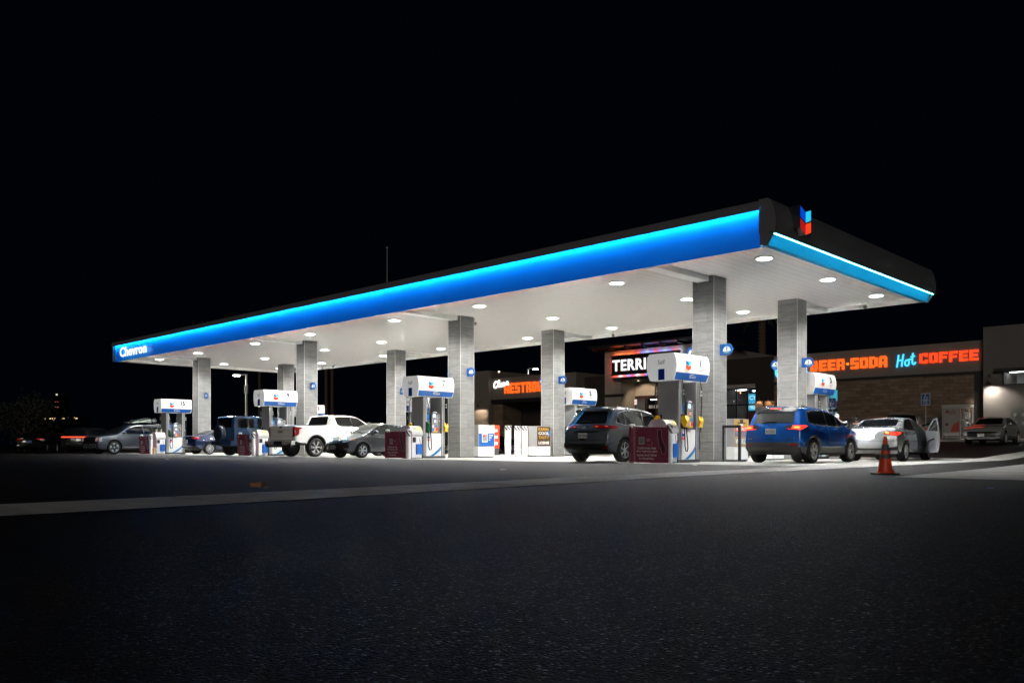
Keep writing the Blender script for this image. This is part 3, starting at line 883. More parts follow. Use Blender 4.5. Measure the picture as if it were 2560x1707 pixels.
def oval(cx, cy, a, b2): return [(cx + a * math.cos(t * math.pi / 7), cy + b2 * math.sin(t * math.pi / 7)) for t in range(15)]
HOT = [[(.0, .0), (.06, .5), (.10, 1.0)], [(.26, .0), (.30, .5), (.36, 1.0)], [(.02, .48), (.18, .55), (.34, .50)], oval(.55, .24, .11, .24), [(.60, .46), (.72, .50), (.80, .45)], [(.86, .95), (.82, .4), (.84, .05), (.96, .05), (1.0, .2)], [(.74, .66), (.96, .70)]]
COLD = [[(.22, .85), (.12, 1.0), (.0, .6), (.04, .05), (.2, .1)], oval(.38, .25, .10, .24), [(.58, 1.0), (.56, .4), (.6, .03), (.68, .1)], oval(.80, .25, .10, .24), [(.96, 1.0), (.92, .4), (.96, .03), (1.04, .1)]]
CLEAN = [[(.22, .80), (.14, 1.0), (.0, .6), (.04, .05), (.2, .15), (.28, .3)], [(.28, .3), (.38, .9), (.34, 1.0), (.30, .5), (.34, .03), (.42, .2)], [(.42, .2), (.54, .4), (.50, .55), (.44, .3), (.48, .03), (.58, .15)], oval(.66, .25, .08, .22), [(.75, .46), (.73, .1), (.80, .1)], [(.84, .05), (.86, .45), (.94, .5), (.94, .05), (1.0, .12)]]
m_neon = lamp('blue neon tube', (.05, .55, 1), 1.8); m_neonw = lamp('white neon tube', (1, .98, .95), 1.8)
s4 = thing('wall_sign', 'blue neon script word Hot left of the red letters', 'sign', (0, 0, 0), 0, 'lit signs on the store front')
za, zc = letters_z(2266, 884, 915, FY); script(HOT, X(2243), X(2290), za, zc, FY, m_neon, s4, .055)
s5 = thing('wall_sign', 'blue neon script word Cold half hidden by the column with sign 3', 'sign', (0, 0, 0), 0, 'lit signs on the store front')
za, zc = letters_z(1980, 910, 940, FY); script(COLD, X(1940), X(2022), za, zc, FY, m_neon, s5, .07, .06)
s6 = thing('wall_sign', 'white script word Clean at the left end of the store', 'sign', (0, 0, 0), 0, 'lit signs on the store front')
za, zc = letters_z(1254, 949, 967, FY); script(CLEAN, X(1236), X(1273), za, zc, FY, m_neonw, s6, .085, .14)
# the big name sign on the tower with coloured chaser lamps round it
SY = TW - .28
sx0, sx1 = X(1530, SY), X(1700, SY); sz0 = Z(936, 1533, SY); sz1 = Z(893, 1533, SY)
s7 = thing('store_name_sign', "dark sign panel with big white letters and coloured chaser lamps on the tower", 'sign', (0, 0, 0), 0, 'lit signs on the store front')
MB().box(sx0, sx1, SY - .05, SY + .08, sz0, sz1).build('panel', mat('sign maroon black', (.02, .008, .008), .4), s7)
mb = MB(); mb.box(sx0 - .06, sx1 + .06, SY - .16, SY + .1, sz1 + .003, sz1 + .10); mb.box(sx0 - .06, sx1 + .06, SY - .16, SY + .1, sz0 - .10, sz0 - .003)
mb.build('panel_rail', m_trimd, s7)
mb = MB(); hh = sz1 - sz0
solid_text(mb, "TERRIBLE'S", (sx1 - sx0) * .97, hh * .68, lambda u, v, d: ((sx0 + sx1) / 2 + u, SY - .055 - d, (sz0 + sz1) / 2 + v), .04, .03, 0, 1.1)
for q in islands(mb): q.build('letter', lamp('white sign lamp', (1, 1, 1), 1.25), s7)
cols_ = [(1, .10, .02), (1, .28, .06), (1, .06, .04), (.12, .22, 1), (.5, .7, 1)]
n_ = 15
for i in range(n_):
    x0_ = sx0 + (sx1 - sx0) * i / n_; x1_ = sx0 + (sx1 - sx0) * (i + 1) / n_
    ct = cols_[(0, 1, 0, 1, 0, 0, 3, 4, 3, 2, 3, 4, 3, 2, 4)[i]]; cb2 = cols_[(2, 4, 0, 3, 2, 4, 0, 3, 2, 3, 4, 2, 3, 2, 0)[i]]
    for z_, c_ in ((sz1 + .065, ct), (sz0 - .065, cb2)):
        MB().box(x0_ + .08, x1_ - .08, SY + .12, SY + .18, z_ - .025, z_ + .025).build('chaser_lamp', lamp('chaser %d %d %d' % tuple(int(q * 100) for q in c_), c_, 55.), s7)
for k in range(3):
    z_ = sz0 + hh * (k + .5) / 3
    MB().box(sx0 + .02, sx0 + .07, SY + .12, SY + .18, z_ - .2, z_ + .2).build('chaser_lamp', lamp('chaser side', (1, .10, .02), 40.), s7)
# neon sign in the entrance glass
s8 = thing('neon_sign', 'small lit white and red sign behind the entrance glass', 'sign', (X(1582, ey), ey - .03, Z(1005, 1582, ey)), 0, 'lit signs on the store front')
MB().box(-.42, .42, -.03, 0, -.22, .22).build('panel', lamp('pale sign lamp', (1, .85, .75), 1.0), s8)
mb = MB(); add_text(mb, 'OPEN', .66, .18, lambda u, v: (u, -.034, -.03 + v), .04); mb.build('lettering', lamp('red sign letter', (.9, .08, .03), .8), s8)

# ---------- lamps on the walls
def spot(parent, loc, power, col, size=100, aim=(0, 0, -1), r=.05, blend=.5):
    ld = bpy.data.lights.new('lamp_light', 'SPOT'); ld.energy = power; ld.color = col; ld.spot_size = R(size); ld.spot_blend = blend; ld.shadow_soft_size = r
    lo = bpy.data.objects.new('lamp_light', ld); COL.objects.link(lo); lo.parent = parent; lo.location = loc
    lo.rotation_euler = Vector(aim).to_track_quat('-Z', 'Y').to_euler()
    return lo
def wall_lamp(x, y, z, label, power, col=(1, .9, .78), aim=(0, .25, -1), size=120):
    t = thing('wall_lamp', label, 'wall lamp', (x, y, z), 0, 'barn lamps on the store walls')
    mb = MB(); mb.tube([(0, 0, .45), (0, -.25, .62), (0, -.5, .55), (0, -.55, .3), (0, -.55, .18)], .025, 8); mb.build('bracket', m_trimd, t, smooth=True)
    mb = MB(); mb.lathe([(.05, .2), (.08, .12), (.24, .0), (.235, -.01), (.07, .1), (.04, .19)], 20, closed=True, c=(0, -.55, 0)); mb.build('shade', m_trimd, t, smooth=True)
    MB().sphere((0, -.55, .055), .05, 10).build('bulb', lamp('lamp bulb', (1, .9, .75), 6.), t, smooth=True)
    spot(t, (0, -.55, -.0), power, col, size, aim)
wall_lamp(X(2476, GY), GY, Z(962, 2476, GY), 'dark gooseneck lamp lighting the right wall under the high window', 420, (1, .92, .82), (.15, .42, -1), 128)
wall_lamp(X(1212), FY - .4, Z(1018, 1212), 'gooseneck lamp lighting the left end wall of the store', 240, (1, .8, .58), (-.1, .42, -1), 130)
for px in (1565, 1596):
    xx = X(px, TW + .9)
    t = thing('soffit_light', 'small warm soffit light above the store entrance, %s of two' % ('left' if px < 1590 else 'right'), 'light', (xx, TW + .9, zh - .01), 0, 'soffit lights over the entrance')
    MB().lathe([(.09, 0), (.13, 0), (.13, -.03), (.09, -.03)], 16, closed=True).build('ring', M_WHITE, t)
    MB().cyl((0, 0, -.02), .09, .01, n=16).build('lens', lamp('warm lens', (1, .85, .65), 14.), t)
    spot(t, (0, 0, -.05), 190, (1, .78, .52), 120, (0, .5, -1), .08)
for px, lab in ((1898, 'sconce with warm glow left of the dark pilaster'), (1921, 'sconce with warm glow on the stone right of the shop window'), (1938, 'sconce with warm glow half hidden by the column with sign 3')):
    xx = X(px, CYM - .35)
    t = thing('wall_sconce', lab, 'wall lamp', (xx, CYM - .42, Z(1000, px, CYM)), 0, 'warm sconces by the shop window')
    MB().cyl((0, 0, 0), .10, .32, n=12).build('shade', m_trimd, t)
    MB().box(-.30, .30, .06, .115, -1.7, -.06).build('stone_face', m_stone, t)
    spot(t, (0, -.08, -.02), 26, (1, .55, .28), 110, (0, .25, -1), .04)
# ------------------------------------------------------------------ fuel pumps
m_pump = mat('pump grey', (.26, .265, .27), .38, metal=.25, var=.08, vs=3)
m_pumpw = mat('pump white panel', (.74, .75, .75), .35)
m_val = mat('backlit valance white', (.62, .62, .61), .4, emit=(1, .99, .97), es=.22)
m_vals = mat('valance white', (.5, .5, .49), .4, emit=(1, .99, .96), es=.30)
m_valw = mat('unlit valance white', (.62, .62, .61), .4)
m_scr = lamp('pump screen', (.55, .8, 1), 1.6)
m_scr2 = lamp('pump amber screen', (1, .32, .12), 1.0)
m_swo = mat('swoosh light blue', (.04, .38, .75), .3)
m_lblue = mat('sticker blue', (.02, .2, .6), .4)
m_num = mat('number grey', (.04, .04, .04), .6)
VP = [(2.40, .40), (2.46, .43), (2.63, .495), (2.78, .515), (2.92, .515), (3.05, .49), (3.14, .455), (3.18, .42)]
def vx(z):
    for (z0, a), (z1, c) in zip(VP, VP[1:]):
        if z <= z1: return a + (c - a) * (z - z0) / (z1 - z0)
    return VP[-1][1]
def nozzle(col, side):
    mb = MB()
    mb.prism([(-.035, .16), (.04, .15), (.05, .02), (.02, -.14), (-.03, -.14), (-.045, 0)], -.045, .045, 'y', 0)
    mb.tube([(0, 0, .12), (-.02, 0, .2), (-.08, 0, .23)], .016, 8, 1)
    mb.prism([(.045, .06), (.085, .02), (.075, -.10), (.02, -.13), (.028, -.10), (.06, -.08), (.066, .01), (.045, .03)], -.012, .012, 'y', 0)
    return mb
def bag():
    mb = MB()
    mb.prism(round_poly([(-.07, .17), (.05, .19), (.12, .02), (.09, -.15), (-.03, -.17), (-.08, 0)], .04, 3), -.085, .085, 'y')
    rnd = random.Random(3)
    mb.v = [(x + rnd.uniform(-.018, .018), y + rnd.uniform(-.018, .018), z + rnd.uniform(-.015, .015)) for x, y, z in mb.v]
    return mb

def make_pump(num, other, label, lit=True, noz=('black', 'black'), loc=(0, 0, 0), rz=0.):
    t = thing('fuel_pump', label, 'fuel pump', loc, rz, 'fuel pumps under the canopy')
    MB().box(-.37, .37, -.58, .58, .004, .09).build('plinth', M_DARK, t, bevel=.005)
    cab = MB().box(-.33, .33, -.40, .40, .09, .98).build('cabinet', m_pumpw, t, bevel=.006)
    for sy in (-1, 1):
        MB().prism(round_poly([(-.36, sy * .56), (.36, sy * .56), (.36, sy * .40), (.30, sy * .385), (-.30, sy * .385), (-.36, sy * .40)], .03, 3), .09, 2.40, 'z').build('tower', m_pump, t)
        mb = MB()
        for sx in (-1, 1): mb.box(sx * .362 - .006, sx * .362 + .006, sy * .41 - .02, sy * .41 + .025, .1, 2.39)
        mb.build('tower_trim', M_SILVER, t)
    MB().box(-.26, .26, -.384, .384, .98, 1.72).build('electronics_box', m_pump, t, bevel=.006)
    for sx in (-1, 1):
        # face things that turn with the side: q(u, v, d): u to the right seen from outside, v up
        q = lambda u, v, d=0., sx=sx: (sx * (.33 + d), sx * u, v)
        def plate(name, poly, m, d, th=.012, parent=None):
            mb = MB(); n = len(poly)
            mb.add([q(u, v, d) for u, v in poly] + [q(u, v, d + th) for u, v in poly],
                   [tuple(range(n)), tuple(range(2 * n - 1, n - 1, -1))] + [(i, (i + 1) % n, (i + 1) % n + n, i + n) for i in range(n)])
            return mb.build(name, m, parent or t)
        R4 = lambda a, b2, c, d2: [(a, c), (b2, c), (b2, d2), (a, d2)]
        # lower panel art
        mb = MB()
        for o, w, mi in ((0, .05, 0), (.05, .10, 1), (.15, .05, 0)):
            pts = [(-.20 + o, .10), (-.20 + o + w, .10)] + [(-.2 + o + w + (.38 - (o + w) + .2 - .0) * s, .10 + (.20 + (.2 - o) * .6) * s ** 1.3) for s in (.35, .7, 1)]
            pts2 = [(-.2 + o + (.38 - o + .2) * s, .10 + (.20 + (.2 - o) * .6 + w * .9) * s ** 1.25) for s in (1, .7, .35)]
            pp = [(min(.39, a), c) for a, c in pts + pts2]
            mb.add([q(u, v, .004) for u, v in pp], [tuple(range(len(pp)))], mi)
        chevron(mb, lambda u, v: q(-.27 + u, .77 + v, .005), .11, .20, 2, 2, 3, 3, .1)
        mb.build('panel_art', [m_swo, M_BLUE, M_BLUED, M_RED], cab)
        # screen unit with an arched head
        arch = [(-.17, 1.0), (.20, 1.0), (.22, 1.40), (.20, 1.72), (.14, 1.80), (.02, 1.83), (-.10, 1.80), (-.155, 1.72)]
        su = plate('screen_unit', arch, M_DARK, -.02, .075)
        mb = MB()
        mb.prism([], 0, 0) if False else None
        rim = [(u * 1.0, v) for u, v in arch]
        def flat(poly, mi, d=.058): mb.add([q(u, v, d) for u, v in poly], [tuple(range(len(poly)))], mi)
        flat(R4(-.14, .18, 1.02, 1.70), 5, .0565)
        flat([(-.10, 1.795), (.02, 1.822), (.14, 1.795), (.10, 1.775), (.02, 1.79), (-.06, 1.775)], 6, .0575)
        flat(R4(-.085, .045, 1.60, 1.735), 0)
        flat(R4(-.03, .06, 1.39, 1.50), 1, .0585)
        flat(R4(-.06, .12, 1.36, 1.53), 2, .0575)
        for i in range(3):
            for j in range(4): flat(R4(.075 + i * .018, .088 + i * .018, 1.375 + j * .035, 1.40 + j * .035), 6, .0585)
        flat(R4(.02, .14, 1.22, 1.30), 3); flat(R4(-.12, -.04, 1.2, 1.30), 6); flat(R4(-.02, .0, 1.2, 1.28), 4)
        flat(R4(-.13, -.02, 1.05, 1.15), 3, .0582); flat(R4(.0, .09, 1.03, 1.19), 6); flat(R4(.03, .16, 1.08, 1.2), 4, .059)
        flat(R4(-.08, .15, 1.025, 1.075), 7, .0594)
        mb.build('screen_face', [m_scr, m_scr2 if sx > 0 and num == '1' else m_scr, M_DARK, m_lblue, M_RED, M_GREY, M_PAPER, M_YELLOW], su)
        # blue grade panel on the left, button column on the right
        mb = MB()
        mb.add([q(u, v, -.04) for u, v in R4(-.375, -.19, 1.50, 1.72)], [(0, 1, 2, 3)], 0)
        mb.add([q(u, v, -.04) for u, v in R4(-.375, -.19, 1.30, 1.50)], [(0, 1, 2, 3)], 1)
        mb.add([q(u, v, -.039) for u, v in R4(-.34, -.24, 1.62, 1.65)], [(0, 1, 2, 3)], 1)
        mb.add([q(u, v, -.039) for u, v in R4(-.34, -.22, 1.57, 1.59)], [(0, 1, 2, 3)], 1)
        mb.build('grade_panel', [m_lblue, M_GREY], t)
        mb = MB(); mb.add([q(u, v, -.04) for u, v in R4(.235, .38, 1.20, 1.74)], [(0, 1, 2, 3)], 0)
        for j in range(5):
            for i in range(2):
                u0 = .26 + i * .06; v0 = 1.25 + j * .095
                mb.add([q(u, v, -.036) for u, v in R4(u0, u0 + .035, v0, v0 + .04)], [(0, 1, 2, 3)], 1 if (i + j) % 3 else 2)
        mb.build('button_panel', [M_GREY, M_DARK, M_PAPER], t)
        # nozzle boots, nozzles, hoses at both ends
        for e, (uu, kind) in enumerate(((-.36, noz[0]), (.50, noz[1]))):
            dd = .015 if e == 0 else -.10
            plate('nozzle_boot', R4(uu - .08, uu + .08, 1.0, 1.42), M_BLACK, dd - .02, .05)
            mm = {'black': M_DARK, 'green': M_GREEN, 'yellow': M_YELLOW}[kind]
            nb = MB()
            src = bag() if kind == 'yellow' else nozzle(mm, sx)
            ty = sx * uu + (sx * .08 if e else 0)
            nb.merge(src, lambda p: (sx * (p[0] + .33 + dd + .10), p[1] + ty, p[2] + 1.20))
            nz = nb.build('nozzle', [mm, M_SILVER], t, smooth=(kind != 'yellow'))
            xo = sx * (.33 + dd + .09)
            top = (sx * .40, sx * (uu - .06 if e == 0 else .55), 2.42)
            mb = MB()
            if e == 0:
                mb.tube([top, (sx * .43, sx * (uu - .03), 2.15), (sx * .455, sx * (uu + .05), 1.7), (sx * .44, sx * (uu + .10), 1.25)], .014, 6)
                mb.tube([(xo, ty, 1.06), (xo + sx * .02, ty - sx * .01, .75), (xo + sx * .03, ty - sx * .02, .48), (xo + sx * .03, ty + sx * .03, .34), (xo + sx * .03, ty + sx * .10, .33), (xo + sx * .02, ty + sx * .15, .45), (xo, ty + sx * .14, .75), (xo, ty + sx * .10, 1.05), (sx * .44, sx * (uu + .10), 1.25)], .017, 6)
            else:
                mb.tube([top, (sx * .42, sx * .60, 2.2), (sx * .42, sx * .60, 1.6), (sx * .40, sx * .58, 1.2), (sx * .40, sx * .58, .9)], .016, 6)
                mb.tube([(xo, ty, 1.05), (xo, ty + sx * .05, .8), (xo, ty + sx * .09, .55), (xo, ty + sx * .06, .40), (xo, ty - sx * .05, .33), (xo, ty - sx * .13, .36)], .02, 6)
            mb.build('hose', M_RUBBER, t, smooth=True)
            mb = MB()
            for zz in (2.08, 1.98): mb.cyl((top[0] + sx * .03, top[1] + sx * .015, zz), .026, .06, n=10)
            mb.build('hose_coupling', M_SILVER, t, smooth=True)
    # big valance on top
    ring = [(vx(z), z) for z, _ in VP] + [(-a, z) for z, a in reversed(VP)]
    mb = MB(); L = .905
    n = len(ring)
    mb.add([(x, -L, z) for x, z in ring] + [(x, L, z) for x, z in ring],
           [(i, (i + 1) % n, (i + 1) % n + n, i + n) for i in range(n)], 0)
    mb.add([(x, -L - .0, z) for x, z in ring], [tuple(range(n))], 1); mb.add([(x, L, z) for x, z in ring], [tuple(range(n))], 1)
    val = mb.build('valance', [m_val if lit else m_valw, m_vals if lit else m_valw], t)
    for s in (1, -1):
        g = lambda u, v, e=.004, s=s: (s * (vx(v) + e), s * u, v)
        mb = MB()
        V, F = tess([(-.86, 2.415), (.86, 2.415), (.89, 2.62), (-.89, 2.62)], .05)
        mb.add([g(u, v) for u, v in V], F)
        st = mb.build('valance_stripe', M_BLUE if s > 0 else M_BLUE, val)
        mb = MB(); add_text(mb, 'TECHRON', .36, .075, lambda u, v: g(.02 + u, 2.515 + v, .008), .02)
        mb.tube([g(-.14, 2.565, .008), g(-.06, 2.585, .008), g(.06, 2.59, .008)], .008, 5)
        mb.build('stripe_lettering', M_PAPER, st)
        mb = MB(); chevron(mb, lambda u, v: g(-.30 + u, 2.845 + v, .024), .25, .29, 0, 1, 2, 2)
        add_text(mb, 'Chevron', .24, .06, lambda u, v: g(-.30 + u, 3.035 + v, .012), .0, 3)
        mb.build('emblem', [M_BLUE, M_CYAN, M_RED, M_GREY], val)
        mb = MB(); nn = num if s > 0 else other
        add_text(mb, nn, (.15 if len(nn) == 1 else .24) if nn != '1' else .065, .25, lambda u, v: g(.36 + u, 2.95 + v, .028), .055)
        for j in range(2):
            for (a, c) in ((-.05, -.035), (-.02, .2 - .05 * j)):
                zz = 2.76 - j * .055
                mb.add([g(.36 + a, zz), g(.36 + c, zz), g(.36 + c, zz + .014), g(.36 + a, zz + .014)], [(0, 1, 2, 3)])
        mb.build('number', m_num, val)
    for s in (-1, 1):
        mb = MB(); e = L + .004
        mb.add([(s * u * -1, s * e, v) for u, v in ((-.11, 2.41), (.11, 2.41), (.11, 2.73), (-.11, 2.73))], [(0, 1, 2, 3)], 0)
        add_text(mb, 'Self', .24, .13, lambda u, v: (-s * u + s * .0, s * e, 2.93 + v), .0, 1)
        mb.build('end_lettering', [M_BLUED, m_num], val)
    return t
FW = ('black', 'black')
PY = -1.375; PB = 7.77
XC = lambda i: -11.536 * i - .375
make_pump('1', '2', 'nearest fuel pump, numbered 1, with two yellow bagged nozzles', True, ('yellow', 'yellow'), (XC(0), PY, .004))
make_pump('7', '8', 'fuel pump numbered 7 with one green and one yellow nozzle', True, ('green', 'yellow'), (XC(1), PY, .004))
make_pump('9', '10', 'fuel pump numbered 9 behind the white pickup truck', True, FW, (XC(2), PY, .004))
make_pump('15', '16', 'farthest fuel pump, numbered 15, beside the grey vehicle with a roof load', True, ('green', 'black'), (XC(3), PY, .004))
make_pump('3', '4', 'unlit fuel pump numbered 3 behind the bright blue car', False, FW, (XC(0), PB, .004))
make_pump('5', '6', 'fuel pump numbered 5 behind the dark grey hatch-backed car', True, FW, (XC(1), PB, .004))
make_pump('11', '12', 'back row fuel pump seen through the gap of the pump numbered 7', True, FW, (XC(2) + .0, PB, .004))
make_pump('13', '14', 'back row fuel pump numbered 13, half hidden by a tiled column', True, FW, (XC(3), PB, .004))

# ------------------------------------------------------------------ bollards, banners, wiper stations, bins on the islands
m_stripe = bpy.data.materials.new('bollard stripes'); m_stripe.use_nodes = True
nt, b = nodes_of(m_stripe); tc = nt.nodes.new('ShaderNodeTexCoord')
wv = nt.nodes.new('ShaderNodeTexWave'); wv.bands_direction = 'DIAGONAL'; wv.inputs['Scale'].default_value = 3.4
nt.links.new(tc.outputs['Object'], wv.inputs['Vector'])
rp = nt.nodes.new('ShaderNodeValToRGB'); rp.color_ramp.interpolation = 'CONSTANT'
rp.color_ramp.elements[0].color = (.06, .06, .065, 1); rp.color_ramp.elements[1].color = (.6, .6, .6, 1); rp.color_ramp.elements[1].position = .5
nt.links.new(wv.outputs['Fac'], rp.inputs[0]); nt.links.new(rp.outputs[0], b.inputs['Base Color']); b.inputs['Roughness'].default_value = .3
m_bol = mat('bollard white', (.68, .68, .68), .4, var=.08, vs=4)
def bollard(x, y, label, h=1.12, r=.085, square=False):
    t = thing('bollard', label, 'bollard', (x, y, .004), 0, 'white bollards with striped tops')
    if square:
        MB().box(-r, r, -r, r, 0, h).build('post', m_bol, t, bevel=.008)
        MB().box(-r - .004, r + .004, -r - .004, r + .004, h - .20, h - .02).build('striped_band', m_stripe, t)
    else:
        MB().lathe([(r, 0), (r, h - .03), (r * .8, h), (1e-6, h + .01)], 18).build('post', m_bol, t, smooth=True)
        MB().lathe([(r + .004, h - .28), (r + .004, h - .05)], 18).build('striped_band', m_stripe, t, smooth=True)
m_mar = mat('maroon banner', (.26, .055, .10), .25, var=.12, vs=2, coat=.6)
m_map = mat('dark map shape', (.11, .030, .055), .3)
m_bt = mat('banner lettering', (.62, .52, .55), .5)
CALI = [(-.22, .5), (.10, .5), (.10, .18), (.42, -.22), (.46, -.42), (.40, -.52), (.14, -.52), (.06, -.36), (-.10, -.22), (-.16, .05), (-.24, .22)]
def banner(xc, y, label, tilt=0., rz=0., w=1.22, h=.93, z0=.03, wrap=False):
    t = thing('banner_sign', label, 'banner', (xc, y, z0), rz, 'maroon banners tied to the bollards')
    bend = lambda u: (-.018 * math.cos(u * 7)) + (-.085 * math.exp(-((u + w * .41) / .06) ** 2) if wrap else 0)
    fn = lambda u, v, d=0.: (u + tilt * (h * .5 - v), bend(u) - d, v)
    pl = round_poly([(-w / 2, 0), (-w * .2, .01), (w * .15, .012), (w / 2, 0), (w / 2 - .01, h), (0, h + .008), (-w / 2, h)], .03, 3)
    V, F = tess(pl, .05)
    n = len(V)
    mb = MB(); mb.add([fn(u, v) for u, v in V], F)
    mb.add([fn(u, v, -.012) for u, v in V], F)
    mb.build('sheet', m_mar, t, smooth=True, fix=False)
    mb = MB(); V, F = tess([(w * .30 + a * .42 * .95, h * .60 + c * .66) for a, c in CALI], .05)
    V = [(min(u, w / 2 - .02), v) for u, v in V]
    mb.add([fn(u, v, .003) for u, v in V], F); mb.build('state_map', m_map, t)
    mb = MB()
    ol = [(min(w * .30 + a * .42 * .95, w / 2 - .02), h * .60 + c * .66) for a, c in CALI]
    for (a, c), (e, f2) in zip(ol, ol[1:] + ol[:1]): mb.tube([fn(a, c, .004), fn(e, f2, .004)], .0035, 4)
    for k, (s, ww) in enumerate((('California has', .62), ('the highest gas', .69), ('taxes and fees', .65), ('in America.', .50))):
        add_text(mb, s, ww * w / 1.28, .072, lambda u, v: fn(-w * (.04 if wrap else .12) + u, h * .42 - k * .098 + v, .006), .03)
    for j in range(2):
        mb.add([fn(u, v, .004) for u, v in ((-.05, .66 - j * .04), (.08, .66 - j * .04), (.08, .672 - j * .04), (-.05, .672 - j * .04))], [(0, 1, 2, 3)])
    mb.tube([fn(.14, .60, .004), fn(.15, .53, .004), (fn(.08, .50, .004)), fn(-.04, .52, .004)], .0035, 4)
    mb.build('banner_print', m_bt, t)
    mb = MB(); mb.add([fn(u, v, .004) for u, v in ((-.33, .52), (-.12, .52), (-.12, .73), (-.33, .73))], [(0, 1, 2, 3)], 0)
    mb.add([fn(u, v, .006) for u, v in ((-.31, .54), (-.14, .54), (-.14, .71), (-.31, .71))], [(0, 1, 2, 3)], 1)
    mb.build('pale_square', [m_bt, M_GREY], t)
where = ['nearest island', 'second island, by the pump numbered 7', 'third island, by the white pickup', 'farthest island']
BY = -2.97
for i in range(4):
    for s in (-1, 1):
        bollard(XC(i) + s * .64 + .10, BY, '%s round bollard of the pair at the %s' % ('left' if s < 0 else 'right', where[i]))
banner(XC(0) + .10, BY - .12, 'glossy maroon tax banner wrapped on the bollards at the nearest island', 0, 0, 1.34, 1.0, .02, True)
banner(XC(1) + .08, BY - .12, 'maroon tax banner beside the small dark sedan, second from the right', 0, 0, 1.26, 1.0)
banner(XC(2) + .02, BY - .13, 'slanting maroon tax banner between the boxy blue vehicle and the white pickup', .17, R(-3), 1.24, 1.0)
banner(XC(3) + .06, BY - .13, 'slanting maroon tax banner at the farthest island', .12, R(3), 1.20, 1.0)

m_wm = mat('wiper station hood', (.5, .5, .5), .35, metal=.3)
def wiper_station(i, label, ad):
    x = XC(i)
    t = thing('wiper_station', label, 'windshield station', (x + .02, -2.24, .004), 0, 'windshield wash stations on the pump islands')
    MB().box(-.33, .33, -.24, .24, .03, .86).build('cabinet', m_pumpw, t, bevel=.01)
    MB().box(-.31, .31, -.22, .22, 0, .03).build('base', M_DARK, t)
    dome = round_poly([(-.36, .84), (.36, .84), (.36, 1.02), (.20, 1.26), (-.20, 1.26), (-.36, 1.02)], .10, 4)
    MB().prism(dome, -.28, .28, 'y').build('hood', m_wm, t, smooth=True, angle=50)
    for sx in (-1, 1):
        MB().box(sx * .332 - .012, sx * .332 + .012, -.21, -.06, .62, .82).build('bin_opening', M_BLACK, t)
        mb = MB(); ee = .005
        pts = [(sx * (.36 + ee - .16 * k), 1.02 + .24 * k) for k in (.12, .85)]
        mb.add([(pts[0][0], -.25, pts[0][1]), (pts[0][0], .25, pts[0][1]), (pts[1][0], .25, pts[1][1]), (pts[1][0], -.25, pts[1][1])], [(0, 1, 2, 3)], 0)
        if ad:
            fn = lambda u, v: (sx * (.368 - .16 * (v + .5) * .8 - .0), sx * u, 1.05 + .19 * (v + .5) + .006)
            add_text(mb, ad[0], .21, .7, lambda u, v: fn(u - .115, v), .03, 1)
            add_text(mb, ad[1], .21, .7, lambda u, v: fn(u + .12, v), .03, 2)
        mb.build('hood_advert', [mat('advert cream', (.7, .68, .55), .4), M_GREY, M_YELLOW], t)
        MB().prism(round_poly([(-.21 if sx < 0 else -.05, .16), (.05 if sx < 0 else .21, .16), (.05 if sx < 0 else .21, .56), (-.21 if sx < 0 else -.05, .56)], .03, 3), sx * .33, sx * .40, 'x').build('wash_bucket', M_BLUE, t)
        MB().box(sx * .34, sx * .35, -.02, .22, .66, .80).build('towel_slot', M_PAPER, t)
        MB().tube([(sx * .37, .14, .52), (sx * .37, .10, .80)], .008, 6).build('squeegee_handle', M_BLACK, t)
wiper_station(0, 'windshield wash station behind the banner of the nearest pump', ('OFF', 'FUEL'))
wiper_station(1, 'windshield wash station with blue bucket by the pump numbered 7', ('OFF', 'FUEL'))
wiper_station(2, 'windshield wash station with blue bucket by the tail of the white pickup', ('OFF', 'FUEL'))
wiper_station(3, 'windshield wash station with blue bucket at the farthest island', None)

def ad_bin(x, y, label, art, w=.70, l=.92, h=1.36, name='advert_bin', z=.004):
    t = thing(name, label, 'bin', (x, y, z), 0, 'bins with posters between the columns')
    MB().box(-w / 2, w / 2, -l / 2, l / 2, .05, .46).build('lower_body', m_pumpw, t, bevel=.008)
    MB().box(-w / 2 - .012, w / 2 + .012, -l / 2 - .012, l / 2 + .012, .462, h).build('upper_body', mat('bin grey', (.33, .33, .33), .4), t, bevel=.008)
    MB().box(-w / 2 + .03, w / 2 - .03, -l / 2 + .03, l / 2 - .03, 0, .05).build('foot', M_DARK, t)
    for sx in (-1, 1):
        f = lambda u, v, d=0., sx=sx: (sx * (w / 2 + .016 + d), sx * u, .46 + v)
        mb = MB()
        rect = lambda a, c, e, g, mi, d: mb.add([f(a, e, d), f(c, e, d), f(c, g, d), f(a, g, d)], [(0, 1, 2, 3)], mi)
        art(mb, f, rect, l, h - .46)
        mb.build('poster', [M_PAPER, M_BLUE, M_INK, M_GREY, mat('poster gold', (.5, .30, .04), .5), M_RED, mat('poster brown', (.07, .035, .015), .5), m_lblue], t)
def art_phone(mb, f, rect, l, h):
    rect(-.44, .44, .02, h - .02, 0, 0); rect(-.44, .44, .02, .54, 1, .003)
    add_text(mb, 'Save 20c off per gallon', .62, .05, lambda u, v: f(u, .76 + v, .004), .01, 2)
    add_text(mb, 'with your phone today', .62, .05, lambda u, v: f(u, .68 + v, .004), .01, 2)
    rect(-.28, .05, .18, .62, 0, .005); rect(-.25, .02, .21, .50, 3, .007); rect(-.22, -.08, .40, .48, 5, .009)
    for k in range(3): rect(.12, .36 - .08 * k, .44 - .09 * k, .48 - .09 * k, 0, .006)
